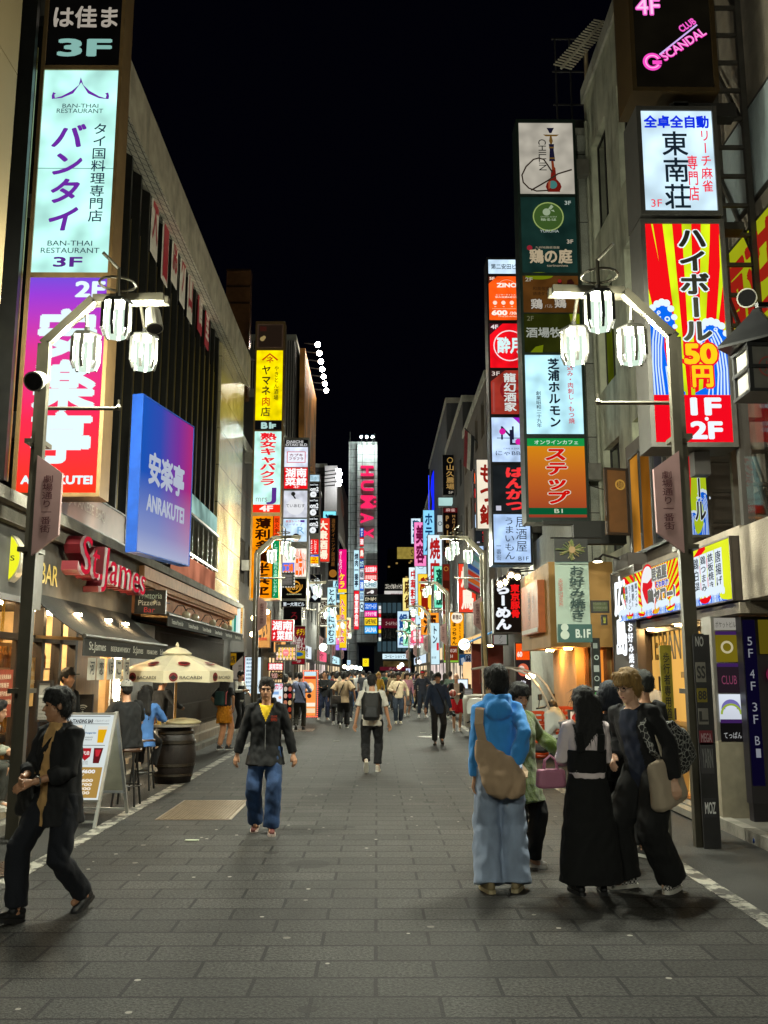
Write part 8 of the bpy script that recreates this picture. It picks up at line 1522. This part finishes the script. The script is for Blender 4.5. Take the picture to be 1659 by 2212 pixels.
bl_ = person('blond man in a black cardigan leaning over, cream tote on his hip', G(1412, 1922)+V((0, 0, 0)), 1.8, -62, ((.16, .12, 0, 0, 8), (.1, -.12, 0, 0, 22)), ((-.16, .2, 1.0), (.3, .02, .86)), 15, 0, 12, (-6, 14), .89, ('cardigan', '', dict(mat=CL('#060608'), hem=-.1, fit=1.16, cuff=1.15, split=bo_split)), ('trousers', '', dict(mat=BLKC, w=(.125, .125, .115), drop=.02)), ('#b8b4ac', '#c0bcb4'), ('bowl', '#8a6a34'), 'd', 2, None, bo_extra, 1.0, seed=15)
for c_ in kids(bl_):
    if c_.name.startswith('shoe'): c_.data.materials[0] = CHK
def sm_extra(t, J, near): pass
person('woman in a cropped black top with dusky hair smoking behind the pinafore dress', V((2.16, 8.75, 0)), 1.62, 175, None, ((-.2, .25, 1.2), (.25, .1, .95)), 0, 0, 0, (0, 0), None, ('crop_top', '#0c0c0e', dict(hem=.2, fit=1.05, sleeve=.4)), ('trousers', '#0c0c0e', dict(w=(.1, .09, .09))), ('#151515', '#222'), ('bob', '#0e1624'), 'a', 2, seed=17)
person('dark haired person in black standing just behind the blond man', V((2.62, 9.2, 0)), 1.72, 200, None, None, 0, 0, 0, (20, 0), None, ('coat', '#101214', dict(hem=-.2, fit=1.12)), ('trousers', '#0c0d0f', {}), hair=('short', '#0b1210'), near=1, seed=18)
person('woman with tied dark hair standing by the takeaway counter facing the street', V((4.0, 13.95, .12)), 1.6, -25, None, ((-.12, .25, 1.1), (.12, .26, 1.1)), 0, 0, 0, (0, 5), None, ('tshirt', '#8a8278', dict(sleeve=.42)), ('trousers', '#141414', {}), hair=('bob', '#15100e'), skin='d', near=1, eyes=True, seed=19)
# ---- the pub terrace
SIT = ((.14, .3, .2, 0, 8), (.14, .32, .2, 0, 8))
person('man in a grey cap and black T-shirt sitting on a bar stool', V((-3.28, 12.6, .03)), 1.72, -128, SIT, ((-.16, .36, 1.04), (.2, .34, 1.04)), 8, 0, 0, (-12, 2), .8, ('tshirt', '#0e0f11', dict(hem=-.1, fit=1.15, sleeve=.44)), ('trousers', '#1a1c20', dict(w=(.1, .075, .07))), ('#a8a49a', '#b8b4aa'), ('crop', '#15110f'), 'a', 2, cap='#8a8780', build=1.1, seed=21)
person('woman with long dark hair in a frilled blue blouse sitting on a bar stool', V((-3.5, 14.3, .03)), 1.6, 178, ((.1, .22, .22, 0, 6), (.12, .2, .26, 0, 6)), ((-.12, .34, 1.14), (.1, .34, 1.14)), 3, 0, 0, (-12, 0), .8, ('blouse', '', dict(mat=M('#4a78b8', .9, var=.1, scale=8, bump=.5, bscale=60), hem=-.16, hemw=1.25, fit=1.04, cuff=1.4, wr=1.6)), ('trousers', '#0c0c0e', dict(w=(.095, .075, .07))), ('#b0a898', '#b8b0a0'), ('long', '#0d0a09'), 'd', 1, seed=22)
person('man in black across the barrel table, head turned away', V((-3.75, 16.3, 0)), 1.7, 150, None, ((-.2, .35, 1.15), (.2, .3, 1.0)), 4, 0, 0, (0, 0), None, ('shirt', '#0f1012', {}), ('trousers', '#101012', {}), hair=('short', '#0b0a0a'), near=1, seed=23)
person('man in black with glasses standing in the pub doorway behind the A board', V((-4.05, 12.3, .1)), 1.66, 60, None, None, 0, 0, 0, (0, 0), None, ('shirt', '#101113', {}), ('trousers', '#0f0f11', {}), hair=('short', '#0c0b0b'), near=1, cap='#121212', seed=24)
person('person in pale grey crouching on the pub doorstep at the left edge', V((-4.55, 10.75, .2)), 1.6, 100, ((.12, .3, 0, 0, 8), (.12, .32, 0, 0, 8)), ((-.1, .4, .7), (.1, .4, .7)), 25, 0, 0, (0, 10), .55, ('sweatshirt', '#8a8a7a', dict(fit=1.15)), ('trousers', '#3a3a34', {}), ('#a8a49a', '#b8b4aa'), ('short', '#0f0c0b'), near=1, seed=25)
# ---- the middle distance
def strap_only(s, col='#101010', bag=None):
    def fn(t, J, near):
        ribbon(strap_pts(J, s), J['u']*.02, .006, 'strap', CL(col), t)
        if bag: bagmesh(J['P']-J['r']*s*.2+J['f']*bag[1]-J['u']*.04, J['r'], J['u'], J['f'], .3, .26, .1, 'shoulder_bag', CL(bag[0]), t, .018, .004)
    return fn
def yel_extra(t, J, near):
    P, u, r, f = (J[k] for k in ('P', 'u', 'r', 'f')); Fuse().loft([(P-V((0, 0, .3)), r*.2, f*.15), (P-V((0, 0, .15)), r*.2, f*.15), (P+u*.03, r*.18, f*.135), (P+u*.1, r*.16, f*.12)], 22).make('tied_shirt', CL('#b8740c'), t, .014, 1, .02, 14); bagmesh(P+u*.28-f*.2, r, u, f, .26, .34, .16, 'backpack', CL('#1e3a38'), t, .014, .004)
    for s in (-1, 1): ribbon([P+u*.14+r*s*.14-f*.14, P+u*.4+r*s*.13-f*.12, P+u*.5+r*s*.1, P+u*.3+r*s*.13+f*.14], r*.015, .005, 'strap', CL('#b05a5a'), t)
person('woman with a teal backpack and an orange shirt tied at her waist', G(483, 1620), 1.64, 150, ((.09, .05, 0, 0, 6), (.1, -.04, 0, 0, 6)), ((-.3, -.05, 1.0, (-.9, .7, 0)), (.27, .05, 1.0, (.9, .7, 0))), 0, 0, 0, (10, 0), None, ('tshirt', '#101012', dict(hem=.0, sleeve=.42)), ('trousers', '#c08a66', dict(w=(.1, .075, .062), end=.95)), ('#1a1a1c', '#b8b8b4'), ('long', '#1c120d'), 'b', 1, None, yel_extra, seed=31)
person('waiter in a white shirt and black waistcoat beside the menu board', G(515, 1582), 1.74, 60, None, ((-.15, .3, 1.2), (.2, .2, 1.1)), 0, 0, 0, (0, 10), None, ('shirt', '#c0bcb4', dict(sleeve=.9)), ('trousers', '#0d0d0f', {}), hair=('short', '#0c0a0a'), near=1, seed=32, extra=lambda t, J, n: Fuse().loft([(J['P']-J['u']*.0, J['r']*.175, J['f']*.135), (J['P']+J['u']*.2, J['r']*.168, J['f']*.13), (J['P']+J['u']*.4, J['r']*.15, J['f']*.135)], 20).make('waistcoat', BLKC, t, .015, 1))
person('man in a lavender sweater with a black strap walking away on the left', G(647, 1577), 1.72, 178, ((.1, .1, 0, 0, 6), (.1, -.12, .05, 30, 6)), ((-.2, .28, 1.15), (.2, .28, 1.15)), 2, 0, 0, (0, 10), .92, ('sweater', '#7a84a8', dict(hem=-.1, fit=1.1)), ('trousers', '#1f1d14', dict(w=(.1, .078, .07))), ('#151515', '#1a1a1a'), ('crop', '#120f0e'), 'b', 1, None, strap_only(1), seed=33)
person('bearded man with folded arms in a black sweatshirt and navy tracksuit bottoms', G(700, 1555), 1.76, 4, ((.2, .0, 0, 0, 16), (.12, .0, 0, 0, 16)), ((.1, .24, 1.2, (-.9, .5, -.3)), (-.1, .27, 1.16, (.9, .5, -.3))), 0, 0, 0, (-8, 0), .915, ('sweatshirt', '#0f1114', dict(hem=-.1, fit=1.15)), ('track_bottoms', '#111a33', dict(w=(.11, .09, .085))), ('#b8b8b4', '#c8c8c4'), ('crop', '#0e0b0a'), 'b', 1, eyes=True, build=1.08, seed=34)
person('person in a loose beige T-shirt with a dark shoulder bag walking away', G(741, 1573), 1.75, 176, ((.1, .12, 0, 0, 6), (.08, -.15, .06, 35, 6)), ((-.36, .05, .95), (.3, .1, .95)), 1, 0, 0, (0, 0), .915, ('tshirt', '#9a8468', dict(hem=-.14, fit=1.2, sleeve=.5, cuff=1.5)), ('trousers', '#121214', dict(w=(.11, .095, .09))), ('#1a1a1a', '#c8c4bc'), ('bowl', '#0d0b0c'), 'a', 1, None, strap_only(-1, '#1a1614', ('#2a2420', -.15)), seed=35)
person('stout man in a cream shirt with a dark crossbody strap looking down as he walks', G(860, 1563), 1.73, 3, ((.08, .1, 0, 0, 8), (.08, .02, .0, 0, 8)), ((-.2, .28, 1.1), (.34, .05, .92)), 1, 0, 0, (0, 18), .91, ('shirt', '#b8a68a', dict(hem=-.06, fit=1.16)), ('jeans', '#16202e', dict(w=(.105, .085, .07))), ('#b0a890', '#b8b4a4'), ('short', '#0e0c0c'), 'c', 1, None, strap_only(1, '#2a1414', ('#141010', .0)), 1.1, eyes=True, seed=36)
def cam_extra(t, J, near):
    sh, el, wr, s = J['arms'][1]; c = wr+V((0.02, -.05, -.12)); m_ = MB().box((c.x-.07, c.y-.05, c.z-.05), (c.x+.07, c.y+.03, c.z+.05)).build('camera_body', BLK, t); MB().tube([c+V((0, -.05, 0)), c+V((.04, -.16, -.05))], .04, 12).build('lens', BLK, m_); ribbon(strap_pts(J, -1), J['u']*.012, .005, 'strap', BLKC, t)
person('man in a navy overshirt and black cap walking forward with a camera in his hand', G(947, 1608), 1.72, 2, ((.1, .16, 0, 0, 8), (.1, -.12, .06, 25, 8)), ((-.31, .02, .87), (.31, .06, .86)), 1, 0, 0, (-4, 2), .91, ('overshirt', '', dict(mat=CL('#14243c', .85), hem=-.17, fit=1.12, collar=True)), ('trousers', '#0a0b0d', dict(w=(.1, .08, .075))), ('#2a241c', '#1a1612'), ('short', '#0c0b0b'), 'b', 1, None, cam_extra, 1.05, eyes=True, cap='#10120f', seed=37)
person('man in a red cap with an open dark navy shirt and rolled trousers', G(913, 1550), 1.78, 4, ((.14, .0, 0, 0, 8), (.12, .05, 0, 0, 8)), ((-.3, .05, .92), (.2, .25, 1.2)), 0, 0, 0, (0, 0), None, ('shirt', '#161a26', dict(hem=-.08, fit=1.05, sleeve=.8)), ('trousers', '#141c2a', dict(w=(.098, .08, .07), end=.9)), ('#b8b4b0', '#c8c4c0'), ('short', '#100c0b'), 'c', 1, cap='#b0182a', seed=38)
def rs_split(J):
    P, u, r, f = J['P'], J['u'], J['r'], J['f']; return [('tshirt', CL('#b0a090'), lambda c, n: n.dot(f) > .1 and abs((c-P).dot(r)) < .08)]
def rs_extra(t, J, near):
    P, u, r, f = (J[k] for k in ('P', 'u', 'r', 'f')); sh, el, wr, s = J['arms'][0]; c = wr+V((0, -.1, .03)); b = MB().ball(c, .11, 12).build('ball', CL('#a8483a', .5), t, smooth=True); MB().tube([c+V((.112*math.cos(a), -.03, .112*math.sin(a))) for a in [k*math.pi/8 for k in range(17)]], .008, 4).tube([c+V((.0, -.112*math.sin(a), .112*math.cos(a))) for a in [k*math.pi/8 for k in range(9)]], .008, 4).build('stripe', M('#d8d0c8', .5), b)
    for (sh, el, wr, s) in J['arms']: ribbon([sh+r*s*.075, el+r*s*.068, el.lerp(wr, .5)+r*s*.066], f*.018, .004, 'sleeve_stripe', CL('#c8202c'), t)
person('bald man in bright red shorts and a track jacket carrying a ball', G(987, 1581), 1.68, 0, ((.09, .08, 0, 0, 8), (.09, -.06, .02, 10, 8)), ((-.14, .26, 1.12), (.1, .26, 1.14)), 0, 0, 0, (-4, 0), None, ('track_jacket', '#121214', dict(hem=-.12, fit=1.1, split=rs_split)), ('shorts', '#c0101c', dict(w=(.125, .1, .125), end=.42)), ('#b8b4b0', '#c8c4c0'), ('bald', '#000'), 'a', 1, None, rs_extra, eyes=True, seed=39)
GRP = 'people walking in the crowd down the street'
def far(label, px, D, H, yaw, tc, bc, hair='short', hcol='#0d0b0b', tk='shirt', bk='trousers', to=None, bo=None, z=0, **kw):
    x = (px-815)/2000*D*1.0; st = random.Random(int(px*7+D)).choice((((.1, .12, 0, 0, 6), (.09, -.14, .04, 20, 6)), ((.1, -.12, .04, 20, 6), (.09, .14, 0, 0, 6)), ((.12, .0, 0, 0, 10), (.1, .02, 0, 0, 10))))
    person(label, V((x, D, 0)), H, yaw, st, None, 2, 0, 0, (random.Random(int(px)).uniform(-25, 25), 3), .915, (tk, tc, to or dict(hem=-.1)), (bk, bc, bo or {}), ('#1a1a1a', '#a8a8a4') if int(px) % 2 else ('#b0b0ac', '#c0c0bc'), (hair, hcol), random.Random(int(px*3)).choice('aabd'), 0, GRP, seed=int(px), **kw)
far('person in a cream zip jacket with a pale back print standing by the poster cabinet', 630, 33.5, 1.74, 190, '#b0a08c', '#5a5248', to=dict(hem=-.15, fit=1.2))
far('dark haired man in pale grey beside the cream jacket', 643, 34.5, 1.72, 160, '#8a8d90', '#26282c')
far('person in black with a cap near the food photo board', 620, 30.5, 1.66, 170, '#15161a', '#1c1c20', 'bob')
far('person with a crimson sleeve and white vest behind the folded arms man', 719, 40, 1.74, 90, '#a01c30', '#2a2a2e'); far('person in a white waistcoat next to the crimson sleeve', 726, 43, 1.7, 120, '#b8b4b0', '#2c2a2c')
far('person in a black coat carrying a dark jacket on the arm', 728, 31.5, 1.75, 178, '#101114', '#26262c', 'bowl', to=dict(hem=-.35, fit=1.15)); far('person in dark indigo just right of the beige T-shirt', 752, 34, 1.76, 176, '#131726', '#0f1016')
far('woman in a pale grey top and long black skirt with a black bag', 768, 47, 1.68, 180, '#8f8c92', '#0c0c0e', 'bob', bk='skirt', bo=dict(len=.62, sw=(.15, .19))); far('man in a charcoal T-shirt and maroon trousers seen from behind', 786, 45, 1.8, 180, '#2c2e34', '#4a1020', to=dict(sleeve=.45, hem=-.18, fit=1.15))
far('blond person in a mustard yellow dress', 818, 42, 1.72, 10, '#b08a2a', '#b08a2a', 'bob', '#a8843c', bk='skirt', bo=dict(len=.6, sw=(.15, .2))); far('man in a bottle green polo shirt and faded jeans', 836, 47, 1.8, 0, '#123a24', '#4a6a90', to=dict(sleeve=.45, hem=-.1), build=1.1); far('tall man in olive behind the green polo', 846, 52, 1.88, 0, '#3a4a34', '#33363a')
far('woman with very long blond hair in a black coat and bare legs', 872, 42, 1.72, 170, '#0f0f12', '#0f0f12', 'long', '#a08a66', bk='skirt', bo=dict(len=.3, sw=(.16, .18)), to=dict(hem=-.3)); far('woman in a flowing cream dress with dark hair', 888, 54, 1.68, 10, '#b8b09a', '#a8a48c', 'long', '#1a120e', bk='skirt', bo=dict(len=.75, sw=(.15, .24)))
far('woman in a black and white checked top and black trousers', 900, 43, 1.7, 40, '#7d7d7d', '#101012', 'bob', '#241812', to=dict(hem=-.2, mat=BR('#a8a8a8', '#101012', .09, .09, .02, .9, 'XZ', 0, .3))); far('fair haired tall man in a dark tweed jacket', 918, 50, 1.84, 20, '#2c2a2a', '#2a2c34', 'short', '#4a3826')
far('man in a sage shirt standing with his back turned on the right', 971, 37, 1.76, 175, '#5a6a60', '#26282a'); far('woman with a dark bun in a pale jacket on the right', 938, 38, 1.66, 200, '#a09c9a', '#2a2a30', 'bob'); far('person with long dark hair in dark green near the drinks cabinet', 960, 40, 1.68, 190, '#1c2a22', '#1a1a1c', 'long', '#15100d'); far('person in brown by the paper lantern', 1000, 38, 1.7, 180, '#4a3626', '#221c18'); far('vendor in black tending the skewer stall', 1045, 32, 1.68, -70, '#131315', '#18181a', 'short')
cn = [('white', '#b4b2ae'), ('black', '#111114'), ('grey', '#5c5e62'), ('navy', '#141c30'), ('beige', '#98866a'), ('cream', '#c8bca0'), ('pink', '#b07a88'), ('pale grey', '#9a9c9e'), ('sky blue', '#5a82a8'), ('purple', '#4a2c5a')]; bn = [('black trousers', '#101012', 'trousers'), ('blue jeans', '#2a4468', 'trousers'), ('a grey skirt', '#5a5a5c', 'skirt'), ('khaki trousers', '#7a6c4c', 'trousers')]; hn = [('short', 'short dark hair', '#0d0b0b'), ('long', 'long black hair', '#0c0a09'), ('bob', 'bobbed brown hair', '#2a1a10'), ('crop', 'cropped hair', '#120f0e')]
rg = random.Random(12); n_ = 0; used = []
for i in range(84):
    D = 36+i*.8; px = None
    for _ in range(30):
        x = rg.uniform(-3.5, 3.3); px = 815+x*2000/D
        if all(abs(x-a)+abs(D-b)*.35 > .62 for a, b in used): break
    used.append((x, D)); a = cn[(i*3+i//10) % 10]; b = bn[(i+i//10) % 4]; h = hn[(i*7+i//4+i//40) % 4]; aw = rg.random() < .6
    far('%s in a %s top and %s with %s, %s' % (('walker', 'passer-by', 'stroller')[i % 3], a[0], b[0], h[1], 'walking away' if aw else 'coming nearer'), px, D, rg.uniform(1.6, 1.82), 180+rg.uniform(-20, 20) if aw else rg.uniform(-20, 20), a[1], b[1], h[0], h[2], bk=b[2], bo=dict(len=.5, sw=(.15, .2)) if b[2] == 'skirt' else None)
bpy.data.scenes.remove(BENCH)
